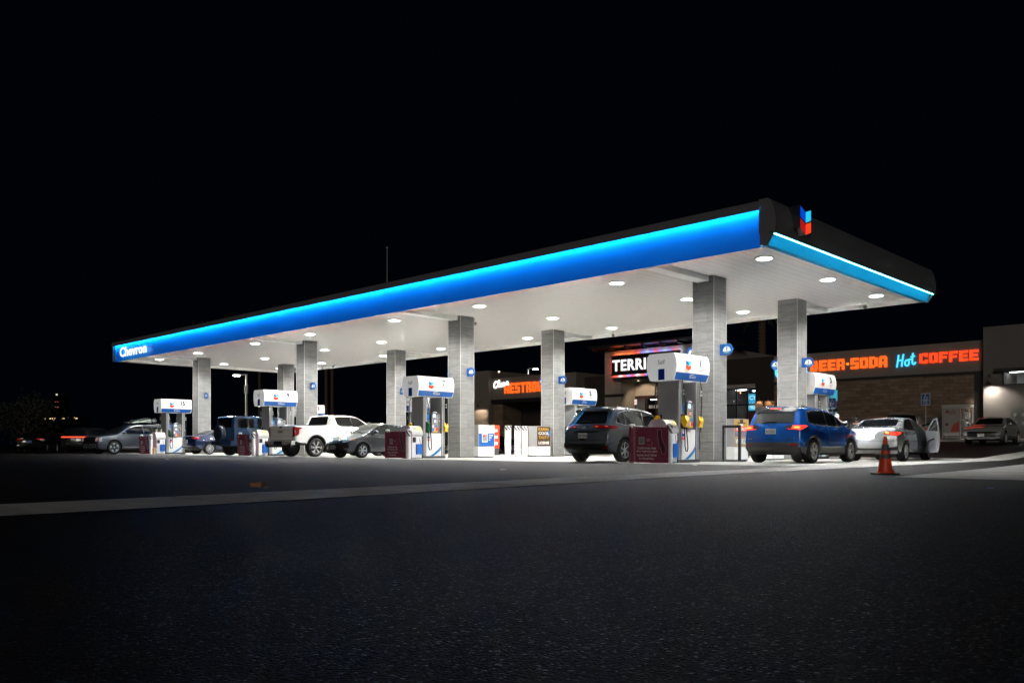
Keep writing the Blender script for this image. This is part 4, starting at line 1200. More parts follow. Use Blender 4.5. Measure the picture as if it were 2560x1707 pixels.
def art_brown(mb, f, rect, l, h):
    rect(-.44, .44, .02, h - .02, 6, 0)
    add_text(mb, 'KARMA', .7, .13, lambda u, v: f(u, .76 + v, .004), .03, 4)
    add_text(mb, 'COOL', .7, .13, lambda u, v: f(u, .58 + v, .004), .03, 0)
    add_text(mb, 'TASTY', .7, .12, lambda u, v: f(u, .40 + v, .004), .03, 4)
    add_text(mb, 'LICENSE', .7, .12, lambda u, v: f(u, .16 + v, .004), .03, 0)
    rect(.25, .43, .45, .70, 1, .003)
def art_tues(mb, f, rect, l, h):
    rect(-.44, .44, .02, h - .02, 4, 0)
    rect(-.40, .40, .50, .66, 5, .003); rect(-.40, .40, .34, .49, 1, .003)
    add_text(mb, "TERRIBLE'S", .74, .11, lambda u, v: f(u, .58 + v, .005), .03, 0)
    add_text(mb, 'TUESDAY', .72, .11, lambda u, v: f(u, .415 + v, .005), .02, 4)
    rect(-.42, .42, .06, .30, 3, .003); add_text(mb, 'WEEKLY', .76, .17, lambda u, v: f(u, .18 + v, .005), .03, 0)
    # a plain hat shape over a pale face
    hat = [(-.30, .80), (-.12, .77), (-.10, .88), (.10, .88), (.12, .77), (.30, .80), (.22, .74), (-.22, .74)]
    mb.add([f(u, v, .006) for u, v in hat], [tuple(range(len(hat)))], 2)
    rect(-.10, .10, .67, .74, 0, .005)
ad_bin(XC(0) - .02, 1.75, 'bin with yellow weekly poster behind the nearest column', art_tues)
ad_bin(XC(1) - .02, 1.50, 'bin with white and blue phone poster right of the column with sign 7', art_phone)
ad_bin(XC(1) + .10, 4.92, 'bin with brown and yellow lettered poster by the column with sign 5', art_brown)
ad_bin(XC(0) - .02, 4.3, 'bin half hidden behind the bright blue car', art_phone)
for px, nm in ((1269, 'left of two square white bollards standing together right of the phone poster bin'), (1293, 'right of two square white bollards standing together right of the phone poster bin'), (1344, 'white bollard standing against the bin with the brown lettered poster')):
    bollard(XC(1) + .02 if px < 1340 else XC(1) - .10, on_x(px, XC(1)) if px < 1340 else 4.28, nm, 1.36, .10, True)
# black guard hoop beside the near column
hx, hy = XC(0) + .62, .62
t = thing('guard_hoop', 'black steel hoop barrier on a flat foot beside the nearest column', 'barrier', (hx, hy, .004), R(14))
MB().box(-.42, .42, -.16, .16, 0, .025).build('foot', M_BLACK, t, bevel=.004)
mb = MB()
mb.box(-.30, -.22, -.04, .04, .025, 1.13); mb.box(.22, .30, -.04, .04, .025, 1.13); mb.box(-.30, .30, -.041, .041, 1.05, 1.135)
mb.build('hoop', M_BLACK, t)
# ------------------------------------------------------------------ vehicles
M_TRIM = mat('car black trim', (.012, .012, .013), .35)
M_CLAD = mat('car dark cladding', (.035, .035, .037), .55)
M_TAILOFF = mat('tail lamp glass', (.28, .006, .006), .08, coat=1)
M_TAILON = lamp('lit tail lamp', (1, .03, .01), 2.2)
M_TAILHOT = lamp('lit amber tail lamp', (1, .16, .02), 5.0)
M_HEADL = mat('headlamp glass', (.35, .37, .40), .08, coat=1, metal=.5)
M_PLATE = mat('licence plate', (.62, .62, .60), .45)
M_UNDER = mat('underbody', (.008, .008, .008), .8)

def lerp_table(tab, x):
    if x <= tab[0][0]: return tab[0][1]
    for (a, p), (c, q) in zip(tab, tab[1:]):
        if x <= c:
            t = (x - a) / (c - a); t = t * t * (3 - 2 * t) if False else t
            return p + (q - p) * t
    return tab[-1][1]

class Car:
    """x forward, y left, z up, origin on the ground under the middle"""
    def __init__(s, name, label, loc, yaw, L, W, sil, prof, wheels, wr, body, cat='car', plan=(.55, .10), bow=(.10, .03), r=.06, split=None, low=None, arch=1.13, step=.085):
        s.t = thing(name, label, cat, loc, yaw, None)
        s.W = W; s.L = L; s.wr = wr
        hw = W / 2
        xm = L / 2
        def w(x, z):
            p = lerp_table(prof, z)
            e = max(0., (abs(x) - plan[0] * xm) / (xm * (1 - plan[0])))
            return hw * p * (1 - plan[1] * e * e)
        s.w = w
        # silhouette with wheel arches cut out of its lower edge
        top = round_poly(sil, .08, 5)
        ra = wr * arch
        zb = min(p[1] for p in sil)
        poly = []
        low_pts = [p for p in top]
        s.arch_c = [(wx, wr) for wx in wheels]
        # walk the outline; drop points inside arches, insert arcs along the bottom
        poly = resample(top, step)
        def inside(p): return any((p[0] - c[0]) ** 2 + (p[1] - c[1]) ** 2 < ra * ra for c in s.arch_c)
        tagd = []
        n = len(poly)
        start = next(i for i in range(n) if not inside(poly[i]) and not inside(poly[i - 1]))
        seq = [poly[(start + i) % n] for i in range(n)]
        out = []; i = 0
        while i < n:
            p = seq[i]
            if not inside(p):
                out.append((p[0], p[1], 0)); i += 1; continue
            c = next(c for c in s.arch_c if (p[0] - c[0]) ** 2 + (p[1] - c[1]) ** 2 < ra * ra)
            j = i
            while j < n and (seq[j][0] - c[0]) ** 2 + (seq[j][1] - c[1]) ** 2 < ra * ra: j += 1
            a = seq[i - 1]; e = seq[j % n]
            a0 = math.atan2(a[1] - c[1], a[0] - c[0]); a1 = math.atan2(e[1] - c[1], e[0] - c[0])
            # pass over the top of the wheel
            up = math.pi / 2
            def norm(q):
                while q < up - math.pi: q += 2 * math.pi
                while q > up + math.pi: q -= 2 * math.pi
                return q
            a0 = norm(a0); a1 = norm(a1)
            m = 18
            for k in range(0, m + 1):
                q = a0 + (a1 - a0) * k / m
                out.append((c[0] + ra * math.cos(q), c[1] + ra * math.sin(q), 1))
            i = j
        # orientation: counter-clockwise
        A = sum(out[i][0] * out[(i + 1) % len(out)][1] - out[(i + 1) % len(out)][0] * out[i][1] for i in range(len(out)))
        if A < 0: out.reverse()
        P = [Vector((p[0], p[1])) for p in out]; T = [p[2] for p in out]; n = len(P)
        N = []
        for i in range(n):
            d = (P[(i + 1) % n] - P[i - 1]).normalized(); N.append(Vector((-d.y, d.x)))   # inward normal of a ccw loop
        bw = []
        for i in range(n):
            nx, nz = N[i].x, N[i].y
            v = bow[0] * nx * nx
            if nz < -.2: v += bow[1] * nz * nz          # faces that look up
            if T[i]: v = 0.
            bw.append(v)
        for _ in range(2): bw = [(bw[i - 1] + 2 * bw[i] + bw[(i + 1) % n]) / 4 for i in range(n)]
        mb = MB(); K = 9; lat = [-1 + 2 * k / (K - 1) for k in range(K)]
        fil = 4
        loops = []
        for k in range(K):
            t = lat[k]; lp = []
            for i in range(n):
                q = P[i] + N[i] * bw[i] * (abs(t) ** 2.2)
                e = max(.02, w(q.x, q.y) - r)
                lp.append((q.x, t * e, q.y))
            loops.append(lp)
        def fil_loop(sgn, j):
            ph = math.pi / 2 * j / fil; lp = []
            rr = r * .5
            for i in range(n):
                ri = r if not T[i] else .03
                q = P[i] + N[i] * (bw[i] + ri * (1 - math.cos(ph)))
                ww = w(q.x, q.y)
                lp.append((q.x, sgn * (ww - r + (r) * math.sin(ph)), q.y))
            return lp
        loops = [fil_loop(-1, j) for j in range(fil, 0, -1)] + loops + [fil_loop(1, j) for j in range(1, fil + 1)]
        M = len(loops)
        vs = [p for lp in loops for p in lp]; fs = []; ms = []
        lowz = low if low is not None else -1
        for k in range(M - 1):
            for i in range(n):
                i2 = (i + 1) % n
                fs.append((k * n + i, k * n + i2, (k + 1) * n + i2, (k + 1) * n + i))
                zc = (P[i].y + P[i2].y) / 2
                mi = 0
                if T[i] and T[i2]: mi = 1 if 2 <= k < M - 3 else 2
                elif N[i].y > .6 and zc < zb + .25: mi = 1
                elif zc < lowz: mi = 2
                ms.append(mi)
        # sides
        edge = [(p[0], p[2]) for p in fil_loop(1, fil)]
        ex = [[(-L, low), (L, low)]] if low is not None else []
        ext = []
        if low is not None:
            xsn = sorted(x for x in [-xm + .25 + .1 * i for i in range(int((L - .5) / .1))] if pip(x, low, edge) and pip(x + .1, low, edge))
            ext = [[(x, low), (x + .1, low)] for x in xsn]
        x0 = min(p[0] for p in edge); x1 = max(p[0] for p in edge); z0 = min(p[1] for p in edge); z1 = max(p[1] for p in edge)
        V = [Vector(p) for p in edge]; E = [(i, (i + 1) % n) for i in range(n)]
        for ln in ext:
            k = len(V); V += [Vector(p) for p in ln]; E.append((k, k + 1))
        st = .09
        for i in range(1, int((x1 - x0) / st)):
            for j in range(1, int((z1 - z0) / st)):
                x = x0 + i * st; z = z0 + j * st
                if pip(x, z, edge) and (low is None or abs(z - low) > .02): V.append(Vector((x, z)))
        rr = delaunay_2d_cdt(V, E, [], 0, 1e-4)
        tri = []
        for f in rr[2]:
            cx = sum(rr[0][i].x for i in f) / 3; cz = sum(rr[0][i].y for i in f) / 3
            if pip(cx, cz, edge): tri.append((tuple(f), 2 if cz < lowz else 0))
        for sg in (1, -1):
            o = len(vs)
            vs += [(v.x, sg * w(v.x, v.y), v.y) for v in rr[0]]
            for f, mi in tri:
                f = f if sg < 0 else tuple(reversed(f))
                fs.append(tuple(o + i for i in f)); ms.append(mi)
        me = bpy.data.meshes.new('body')
        me.from_pydata(vs, [], fs)
        for m in (body, M_UNDER, M_CLAD if low is not None else body): me.materials.append(m)
        me.polygons.foreach_set('material_index', ms)
        bm = bmesh.new(); bm.from_mesh(me)
        bmesh.ops.remove_doubles(bm, verts=bm.verts, dist=.0015)
        bmesh.ops.recalc_face_normals(bm, faces=bm.faces)
        s.bvh = BVHTree.FromBMesh(bm)
        bm.to_mesh(me); bm.free()
        me.polygons.foreach_set('use_smooth', [True] * len(me.polygons))
        try: me.set_sharp_from_angle(angle=R(50))
        except Exception: pass
        s.body = bpy.data.objects.new('body', me); COL.objects.link(s.body); s.body.parent = s.t
    # ---- pieces laid on the body
    def hit(s, side, u, v):
        o, d = {'R': (Vector((u, -3, v)), Vector((0, 1, 0))), 'L': (Vector((u, 3, v)), Vector((0, -1, 0))),
                'B': (Vector((-6, u, v)), Vector((1, 0, 0))), 'F': (Vector((6, u, v)), Vector((-1, 0, 0))),
                'T': (Vector((u, v, 4)), Vector((0, 0, -1)))}[side]
        h = s.bvh.ray_cast(o, d)
        if h[0] is None:
            q = o + d * {'R': 3 - s.W / 2, 'L': 3 - s.W / 2, 'B': 6 - s.L / 2, 'F': 6 - s.L / 2, 'T': 2.5}[side]
            h2 = s.bvh.find_nearest(q)
            return h2[0], h2[1], d
        return h[0], h[1], d
    def _emit(s, mb, side, V, F, off, th, mi=0):
        a = []
        for u, v in V:
            p, nn, d = s.hit(side, u, v)
            if nn.dot(d) > 0: nn = -nn
            a.append(p + nn * off)
        mb.add(a, F, mi)
    def patch(s, side, poly, m, name, off=.005, rad=.03, step=.075, parent=None, label=None):
        mb = MB()
        V, F = tess(round_poly(poly, rad, 4), step)
        s._emit(mb, side, V, F, off, 0)
        o = mb.build(name, m, parent or s.t, smooth=True, fix=True, angle=60)
        if label: o['label'] = label
        return o
    def both(s, poly, m, name, **k):
        return [s.patch(sd, poly, m, name, **k) for sd in 'RL']
    def lines(s, side, lines, m, name, wdt=.012, off=.003, parent=None):
        mb = MB()
        for ln in lines:
            pts = []
            for (a, c), (e, f) in zip(ln, ln[1:]):
                k = max(1, int(math.hypot(e - a, f - c) / .08))
                pts += [(a + (e - a) * i / k, c + (f - c) * i / k) for i in range(k)]
            pts.append(ln[-1])
            q = []
            for i, (u, v) in enumerate(pts):
                a = pts[max(0, i - 1)]; e = pts[min(len(pts) - 1, i + 1)]
                dx, dy = e[0] - a[0], e[1] - a[1]; l = math.hypot(dx, dy) + 1e-9
                nx, ny = -dy / l * wdt / 2, dx / l * wdt / 2
                q += [(u + nx, v + ny), (u - nx, v - ny)]
            F = [(2 * i, 2 * i + 1, 2 * i + 3, 2 * i + 2) for i in range(len(pts) - 1)]
            s._emit(mb, side, q, F, off, 0)
        return mb.build(name, m, parent or s.t)
    def bar(s, side, pts, m, name, rad=.018, off=.01, parent=None, squash=None):
        mb = MB(); a = []
        for u, v in pts:
            p, nn, d = s.hit(side, u, v)
            if nn.dot(d) > 0: nn = -nn
            a.append(p + nn * off)
        mb.tube(a, rad, 8)
        return mb.build(name, m, parent or s.t, smooth=True)
    def text(s, side, string, u0, v0, w, h, m, name, off=.012, bold=.02, parent=None):
        mb = MB(); vs, fs = text_fit(string, w, h, bold)
        sg = {'R': 1, 'L': -1, 'B': -1, 'F': 1}[side]
        s._emit(mb, side, [(u0 + sg * x, v0 + y) for x, y in vs], fs, off, 0)
        return mb.build(name, m, parent or s.t, fix=False)
    def plate_flat(s, side, v0, string, u0=0., m=None, w=.31, h=.155, tilt=0.):
        p, nn, d = s.hit(side, u0, v0)
        sg = -1 if side == 'B' else 1
        x = p.x + sg * .02
        o = MB().box(min(x, x - sg * .016), max(x, x - sg * .016), u0 - w / 2, u0 + w / 2, v0 - h / 2, v0 + h / 2).build('licence_plate', m or M_PLATE, s.t, bevel=.003)
        if string:
            mb = MB(); add_text(mb, string, w * .86, h * .46, lambda a, c: (x + sg * .002, u0 + sg * a, v0 - .008 + c), .012)
            mb.build('plate_lettering', mat('plate ink', (.02, .03, .12), .5), o, fix=False)
        return o
    def wheel(s, x, side, style='multi', rim=M_ALU, rr=.70, wd=.23, inset=.02, back=M_BLACK, yaw=0.):
        wr = s.wr; sg = -1 if side == 'R' else 1
        yo = s.w(x, wr * 1.6) - inset
        mb = MB()
        ri = wr * rr
        mb.lathe([(ri, -wd / 2), (wr * .94, -wd / 2), (wr * .99, -wd / 2 + .03), (wr, -wd / 4), (wr, wd / 4), (wr * .99, wd / 2 - .03), (wr * .94, wd / 2), (wr * .82, wd / 2 + .012), (ri, wd / 2)], 36, 'y', closed=True)
        o = mb.build('wheel', M_TYRE, s.t, smooth=True, angle=40)
        o.location = (x, sg * (yo - wd / 2), wr); o.rotation_euler = (0, 0, 0 if sg > 0 else math.pi)
        f = wd / 2 - .01
        mb = MB()
        mb.lathe([(ri, -wd / 2 + .01), (ri * .97, f - .09), (.04, f - .10), (.0401, f - .11), (ri * .985, f - .10)], 28, 'y', mi=1)
        mb.lathe([(ri, f - .03), (ri * 1.0, f + .008), (ri * .955, f + .008), (ri * .93, f - .04)], 36, 'y', closed=True, mi=0)
        mb.lathe([(ri * .20, f - .08), (ri * .19, f - .015), (ri * .10, f - .008), (1e-6, f - .006)], 16, 'y', mi=0)
        def spoke(a, r0, r1, w0, w1, dt=0., d0=-.012, d1=-.004, mi=0, th=.035):
            ca, sa = math.cos(a), math.sin(a); cb, sb = math.cos(a + dt), math.sin(a + dt)
            P0 = (r0 * ca, r0 * sa); P1 = (r1 * cb, r1 * sb)
            dx, dz = P1[0] - P0[0], P1[1] - P0[1]; l = math.hypot(dx, dz); nx, nz = -dz / l, dx / l
            q = [(P0[0] + nx * w0 / 2, P0[1] + nz * w0 / 2, f + d0), (P0[0] - nx * w0 / 2, P0[1] - nz * w0 / 2, f + d0),
                 (P1[0] - nx * w1 / 2, P1[1] - nz * w1 / 2, f + d1), (P1[0] + nx * w1 / 2, P1[1] + nz * w1 / 2, f + d1)]
            v = [(a, c, b) for a, b, c in q] + [(a, c - th, b) for a, b, c in q]
            mb.add(v, [(0, 1, 2, 3), (7, 6, 5, 4), (0, 4, 5, 1), (1, 5, 6, 2), (2, 6, 7, 3), (3, 7, 4, 0)], mi)
        if style == 'multi':
            for k in range(10):
                spoke(2 * math.pi * k / 10, ri * .15, ri * .96, ri * .12, ri * .17)
        elif style == 'pairs':
            for k in range(6):
                for d in (-.13, .13): spoke(2 * math.pi * k / 6 + d, ri * .15, ri * .97, ri * .09, ri * .14)
        elif style == 'ypsilon':
            for k in range(5):
                a = 2 * math.pi * k / 5 + .3
                spoke(a, ri * .12, ri * .55, ri * .16, ri * .12)
                for d in (-.34, .34): spoke(a, ri * .5, ri * .97, ri * .10, ri * .08, d)
        elif style == 'turbine':
            for k in range(6):
                a = 2 * math.pi * k / 6
                spoke(a, ri * .15, ri * .97, ri * .16, ri * .10, .45, mi=0)
                spoke(a + .35, ri * .2, ri * .95, ri * .34, ri * .22, .45, -.03, -.025, 2)
        elif style == 'star':
            for k in range(5):
                a = 2 * math.pi * k / 5 + .2
                spoke(a, ri * .55, ri * .97, ri * .34, ri * .60, 0)
                spoke(a + .628, ri * .1, ri * .9, ri * .2, ri * .12, 0, -.04, -.03, 2)
        elif style == 'five':
            for k in range(5): spoke(2 * math.pi * k / 5, ri * .1, ri * .97, ri * .30, ri * .22)
        mb.build('rim', [rim, back, M_DARK], o, smooth=True, angle=30)
        return o
    def wheels4(s, xs, style, **k):
        for x in xs:
            for sd in 'RL': s.wheel(x, sd, style, **k)
    def mirror(s, x, z, m, sides='RL', dy=.10, sz=(.06, .12, .075)):
        for sd in sides:
            sg = -1 if sd == 'R' else 1
            p = s.hit(sd, x, z)[0]
            c = (x - .02, p.y + sg * (dy + .02), z + .06)
            mb = MB(); mb.sphere(c, 1, 14, 0, (sz[0] * 1.3, sz[1], sz[2]))
            mb.tube([(x, p.y - sg * .02, z), (x - .01, p.y + sg * dy, z + .03)], .022, 8)
            o = mb.build('side_mirror', m, s.t, smooth=True)
            MB().prism(round_poly([(c[1] - .085, c[2] - .05), (c[1] + .085, c[2] - .05), (c[1] + .085, c[2] + .05), (c[1] - .085, c[2] + .05)], .03, 3), c[0] - sz[0] * 1.25, c[0] - sz[0] * 1.15, 'x').build('mirror_glass', M_GLASS, o)
    def handle(s, side, x, z, m=M_CHROME, w=.18):
        return s.bar(side, [(x - w / 2, z), (x - w / 4, z + .004), (x + w / 4, z + .004), (x + w / 2, z)], m, 'door_handle', .013, .028)

SED = [(.15, .86), (.30, .95), (.50, 1.0), (.72, .985), (.88, .95), (1.0, .88), (1.2, .80), (1.45, .70), (1.55, .62)]
SUV = [(.15, .90), (.35, .97), (.60, 1.0), (.85, .99), (1.02, .96), (1.15, .91), (1.4, .83), (1.6, .75), (1.8, .68)]

# ---------- bright blue compact crossover, tail towards us
c = Car('parked_car', 'bright blue crossover with lit tail lights right of the nearest pump', (2.19, 1.49, 0.004), R(90.6), 4.40, 1.82,
        [(-2.20, .42, .10), (-2.17, .80, .2), (-2.13, 1.02, .15), (-1.98, 1.30, .2), (-1.82, 1.55, .08), (-1.75, 1.61, .08), (-.9, 1.645, .5), (.1, 1.60, .5), (.62, 1.45, .3), (1.12, 1.10, .2), (1.45, 1.06, .3), (2.0, .93, .2), (2.18, .70, .15), (2.17, .32, .12), (1.9, .22, .1), (-1.95, .24, .12)],
        [(.2, .93), (.45, .985), (.62, 1.0), (.85, .99), (1.0, .96), (1.12, .90), (1.4, .81), (1.62, .70)],
        (-1.318, 1.318), .345, paint('bright blue paint', (.008, .088, .40), .4, .2), low=.46, plan=(.5, .10), bow=(.12, .035))
jeep = c
c.patch('B', [(-.86, .25), (.86, .25), (.86, .575), (.70, .60), (-.70, .60), (-.86, .575)], M_CLAD, 'rear_bumper', off=.012)
c.patch('B', [(-.60, 1.13), (.60, 1.13), (.56, 1.44), (-.56, 1.44)], M_GLASSG, 'rear_window', off=.006, rad=.06)
c.patch('B', [(-.62, 1.44), (.62, 1.44), (.58, 1.57), (-.58, 1.57)], M_TRIM, 'rear_spoiler', off=.03, rad=.03)
c.patch('B', [(-.16, 1.525), (.16, 1.525), (.16, 1.55), (-.16, 1.55)], M_TAILON, 'high_brake_light', off=.036, rad=.005)
for sg in (-1, 1):
    o = c.patch('B', [(sg * .38, .985), (sg * .83, .93), (sg * .84, 1.07), (sg * .44, 1.085)], M_TRIM, 'tail_light', off=.010, rad=.03)
    c.patch('B', [(sg * .57, .955), (sg * .83, .94), (sg * .835, 1.065), (sg * .60, 1.075)], M_TAILON, 'red_lens', off=.016, rad=.03, parent=o)
    c.patch('B', [(sg * .63, .985), (sg * .79, .985), (sg * .79, 1.03), (sg * .65, 1.035)], M_TAILHOT, 'amber_lens', off=.020, rad=.02, parent=o)
    sd = 'L' if sg > 0 else 'R'
    c.patch(sd, [(-2.10, .95), (-1.86, .99), (-1.88, 1.06), (-2.06, 1.07)], M_TAILON, 'tail_light', off=.008, rad=.03)
    c.patch('B', [(sg * .55, .50), (sg * .78, .51), (sg * .78, .55), (sg * .55, .545)], M_TAILOFF, 'reflector', off=.018, rad=.01)
c.plate_flat('B', .905, '9VTU529')
c.text('B', 'Jeep', 0, 1.075, .17, .05, M_BLACK, 'badge')
c.text('B', '4x4', .66, .70, .14, .03, M_CHROME, 'badge'); c.text('B', 'COMPASS', -.58, .70, .24, .03, M_CHROME, 'badge')
c.lines('B', [[(-.78, .93), (-.72, .68), (.72, .68), (.78, .93)], [(-.55, .79), (.55, .79)]], M_TRIM, 'panel_gap', .01)
c.patch('B', [(-.07, .68), (.07, .68), (.07, .715), (-.07, .715)], M_TRIM, 'latch', off=.01, rad=.01)
SW = [(-1.62, 1.16), (-1.50, 1.42), (-1.2, 1.50), (-.3, 1.52), (.25, 1.475), (.86, 1.10), (.5, 1.075), (-1.2, 1.10)]
c.both([(-1.48, 1.17), (-1.40, 1.44), (-1.1, 1.495), (-.3, 1.515), (.25, 1.465), (.88, 1.095), (.5, 1.075), (-1.1, 1.10)], M_GLASS, 'side_window', rad=.05)
c.lines('R', [[(-1.50, 1.15), (-1.42, 1.45), (-1.1, 1.515), (-.3, 1.535), (.28, 1.485)], [(-1.5, 1.15), (-1.05, 1.085), (.5, 1.06), (.92, 1.085)]], M_CHROME, 'window_trim', .022, .010)
c.lines('R', [[(-.28, 1.51), (-.30, 1.08)], [(.42, 1.38), (.45, 1.08)]], M_TRIM, 'window_pillar', .06, .009)
c.lines('R', [[(-.30, 1.08), (-.26, .45)], [(.72, 1.08), (.80, .9), (.78, .45)], [(-1.20, 1.1), (-1.0, .8), (-.88, .5)], [(-.88, .46), (.78, .46)]], M_TRIM, 'panel_gap', .011)
for x in (-.78, .12): c.handle('R', x, .985, paint('bright blue paint', (0, 0, 0)))
for sd in 'RL':
    c.bar(sd, [(-1.5, 1.565), (-1.3, 1.60), (-.4, 1.62), (.25, 1.575), (.4, 1.53)], M_CHROME if sd == 'R' else M_DARK, 'roof_rail', .022, .045)
    [c.lines(sd, [[(wx + 1.2 * .345 * math.cos(a), .345 + 1.2 * .345 * math.sin(a)) for a in [R(-20 + 220 * k / 20) for k in range(21)]]], M_CLAD, 'arch_cladding', .10, .012) for wx in (-1.318, 1.318)]
c.mirror(.72, 1.08, M_CHROME)
c.patch('F', [(-.60, 1.12), (.60, 1.12), (.52, 1.48), (-.52, 1.48)], M_GLASS, 'windscreen', rad=.06)
for sg in (-1, 1): c.patch('F', [(sg * .5, .80), (sg * .82, .82), (sg * .80, .92), (sg * .5, .90)], lamp('lit headlamp', (1, .97, .9), 12.), 'headlight', rad=.02)
c.patch('F', [(-.45, .72), (.45, .72), (.45, .88), (-.45, .88)], M_TRIM, 'grille')
c.wheels4((-1.318, 1.318), 'ypsilon', rim=mat('dark alloy', (.45, .45, .46), .3, metal=.4), inset=-.005)
c.patch('T', [(-1.70, -.50), (.20, -.52), (.20, .52), (-1.70, .50)], M_GLASS, 'roof_panel', rad=.1, off=.006)
MB().tube([(-1.4, .25, 1.63), (-1.48, .25, 1.80)], .008, 6).build('antenna', M_BLACK, c.t)
c.bar('B', [(.3, 1.14), (.05, 1.17), (-.12, 1.165)], M_TRIM, 'rear_wiper', .018, .02)
for sg in (-1, 1):     # its headlights fall on the silver car in front
    ld = bpy.data.lights.new('headlight_beam', 'SPOT'); ld.energy = 34; ld.spot_size = R(95); ld.spot_blend = .6; ld.shadow_soft_size = .06; ld.color = (1, .97, .92)
    lo = bpy.data.objects.new('headlight_beam', ld); COL.objects.link(lo); lo.parent = c.t
    lo.location = (2.24, sg * .66, .84); lo.rotation_euler = (R(90), 0, R(-90))

# ---------- dark grey crossover left of the nearest pump
c = Car('parked_car', 'dark grey hatch-backed crossover left of the nearest pump, its front behind the maroon banner', (-2.56, -1.03, .004), R(92.2), 4.65, 1.84,
        [(-2.30, .45, .12), (-2.32, .72, .15), (-2.24, 1.00, .15), (-2.12, 1.18, .15), (-1.86, 1.55, .1), (-1.80, 1.645, .07), (-.9, 1.695, .5), (0, 1.66, .5), (.62, 1.47, .3), (1.22, 1.10, .2), (1.6, 1.03, .3), (2.1, .90, .2), (2.31, .66, .15), (2.28, .3, .1), (1.9, .22, .1), (-2.0, .26, .12)],
        SUV, (-1.352, 1.352), .36, paint('dark grey blue paint', (.12, .135, .155), .6, .25), low=.44, plan=(.5, .13), bow=(.16, .035))
c.patch('B', [(-.88, .24), (.88, .24), (.89, .60), (.6, .56), (-.6, .56), (-.89, .60)], M_TRIM, 'rear_bumper', off=.012)
c.patch('B', [(-.72, .30), (.72, .30), (.6, .39), (-.6, .39)], M_DARK, 'skid_plate', off=.018)
c.patch('B', [(-.66, 1.16), (.66, 1.16), (.55, 1.54), (-.55, 1.54)], M_GLASS, 'rear_window', off=.006, rad=.06)
c.patch('B', [(-.62, 1.55), (.62, 1.55), (.56, 1.635), (-.56, 1.635)], M_TRIM, 'rear_spoiler', off=.035, rad=.03)
for sg in (-1, 1):
    o = c.patch('B', [(sg * .30, 1.04), (sg * .85, .99), (sg * .88, 1.09), (sg * .50, 1.115), (sg * .34, 1.09)], M_TAILOFF, 'tail_light', off=.010, rad=.03)
    for k in (.36, .66): c.patch('B', [(sg * k, 1.055), (sg * (k + .10), 1.045), (sg * (k + .10), 1.075), (sg * k, 1.08)], lamp('dim red lamp', (1, .12, .08), .5), 'red_lens', off=.016, rad=.01, parent=o)
    c.patch('L' if sg > 0 else 'R', [(-2.18, 1.0), (-1.62, 1.055), (-1.78, 1.09), (-2.16, 1.11)], M_TAILOFF, 'tail_light', off=.008, rad=.03)
    c.patch('B', [(sg * .64, .42), (sg * .80, .43), (sg * .80, .46), (sg * .64, .45)], M_TAILOFF, 'reflector', off=.02, rad=.01)
c.plate_flat('B', .80, '8XY904')
p = c.hit('B', 0, 1.02)[0]
MB().lathe([(.055, -.012), (.055, .012), (.042, .012), (.042, -.012)], 20, 'x', (p.x - .012, 0, 1.03), closed=True).build('badge', M_CHROME, c.t, smooth=True)
c.lines('B', [[(-.84, 1.0), (-.5, .93), (.5, .93), (.84, 1.0)], [(-.80, .93), (-.72, .66), (.72, .66), (.80, .93)]], M_TRIM, 'panel_gap', .012)
c.lines('B', [[(-.5, .905), (.5, .905)]], M_TRIM, 'hatch_trim', .035, .012)
c.patch('B', [(-.09, .665), (.09, .665), (.07, .72), (-.07, .72)], M_TRIM, 'latch', off=.012, rad=.01)
c.bar('B', [(.25, 1.19), (.0, 1.215), (-.2, 1.2)], M_TRIM, 'rear_wiper', .02, .02)
c.both([(-1.70, 1.20), (-1.50, 1.46), (-1.1, 1.55), (-.3, 1.575), (.2, 1.535), (.98, 1.11), (.5, 1.09), (-1.3, 1.13)], M_GLASSG, 'side_window', rad=.05)
c.lines('R', [[(-1.72, 1.19), (-1.52, 1.475), (-1.1, 1.57), (-.3, 1.595), (.22, 1.555)], [(-1.74, 1.19), (-1.3, 1.115), (.5, 1.075), (1.0, 1.10)]], M_CHROME, 'window_trim', .02, .010)
c.lines('R', [[(-1.25, 1.53), (-1.30, 1.12)], [(-.25, 1.575), (-.30, 1.09)], [(.42, 1.43), (.45, 1.08)]], M_TRIM, 'window_pillar', .06, .009)
c.lines('R', [[(-.30, 1.08), (-.26, .44)], [(.75, 1.09), (.84, .9), (.82, .44)], [(-1.22, 1.12), (-1.02, .85), (-.90, .5)], [(-.9, .44), (.82, .44)]], M_TRIM, 'panel_gap', .011)
for x in (-.78, .15): c.handle('R', x, 1.0)
for sd in 'RL':
    [c.lines(sd, [[(wx + 1.2 * .36 * math.cos(a), .36 + 1.2 * .36 * math.sin(a)) for a in [R(-15 + 210 * k / 20) for k in range(21)]]], M_TRIM, 'arch_cladding', .09, .012) for wx in (-1.352, 1.352)]
    c.bar(sd, [(-1.5, 1.60), (-1.2, 1.655), (-.2, 1.665), (.3, 1.60)], M_SILVER, 'roof_rail', .018, .03)
c.mirror(.78, 1.09, M_TRIM)
c.patch('F', [(-.62, 1.12), (.62, 1.12), (.54, 1.52), (-.54, 1.52)], M_GLASS, 'windscreen', rad=.06)
c.patch('F', [(-.5, .6), (.5, .6), (.5, .88), (-.5, .88)], M_TRIM, 'grille')
c.wheels4((-1.352, 1.352), 'turbine', rim=M_SILVER, rr=.66)

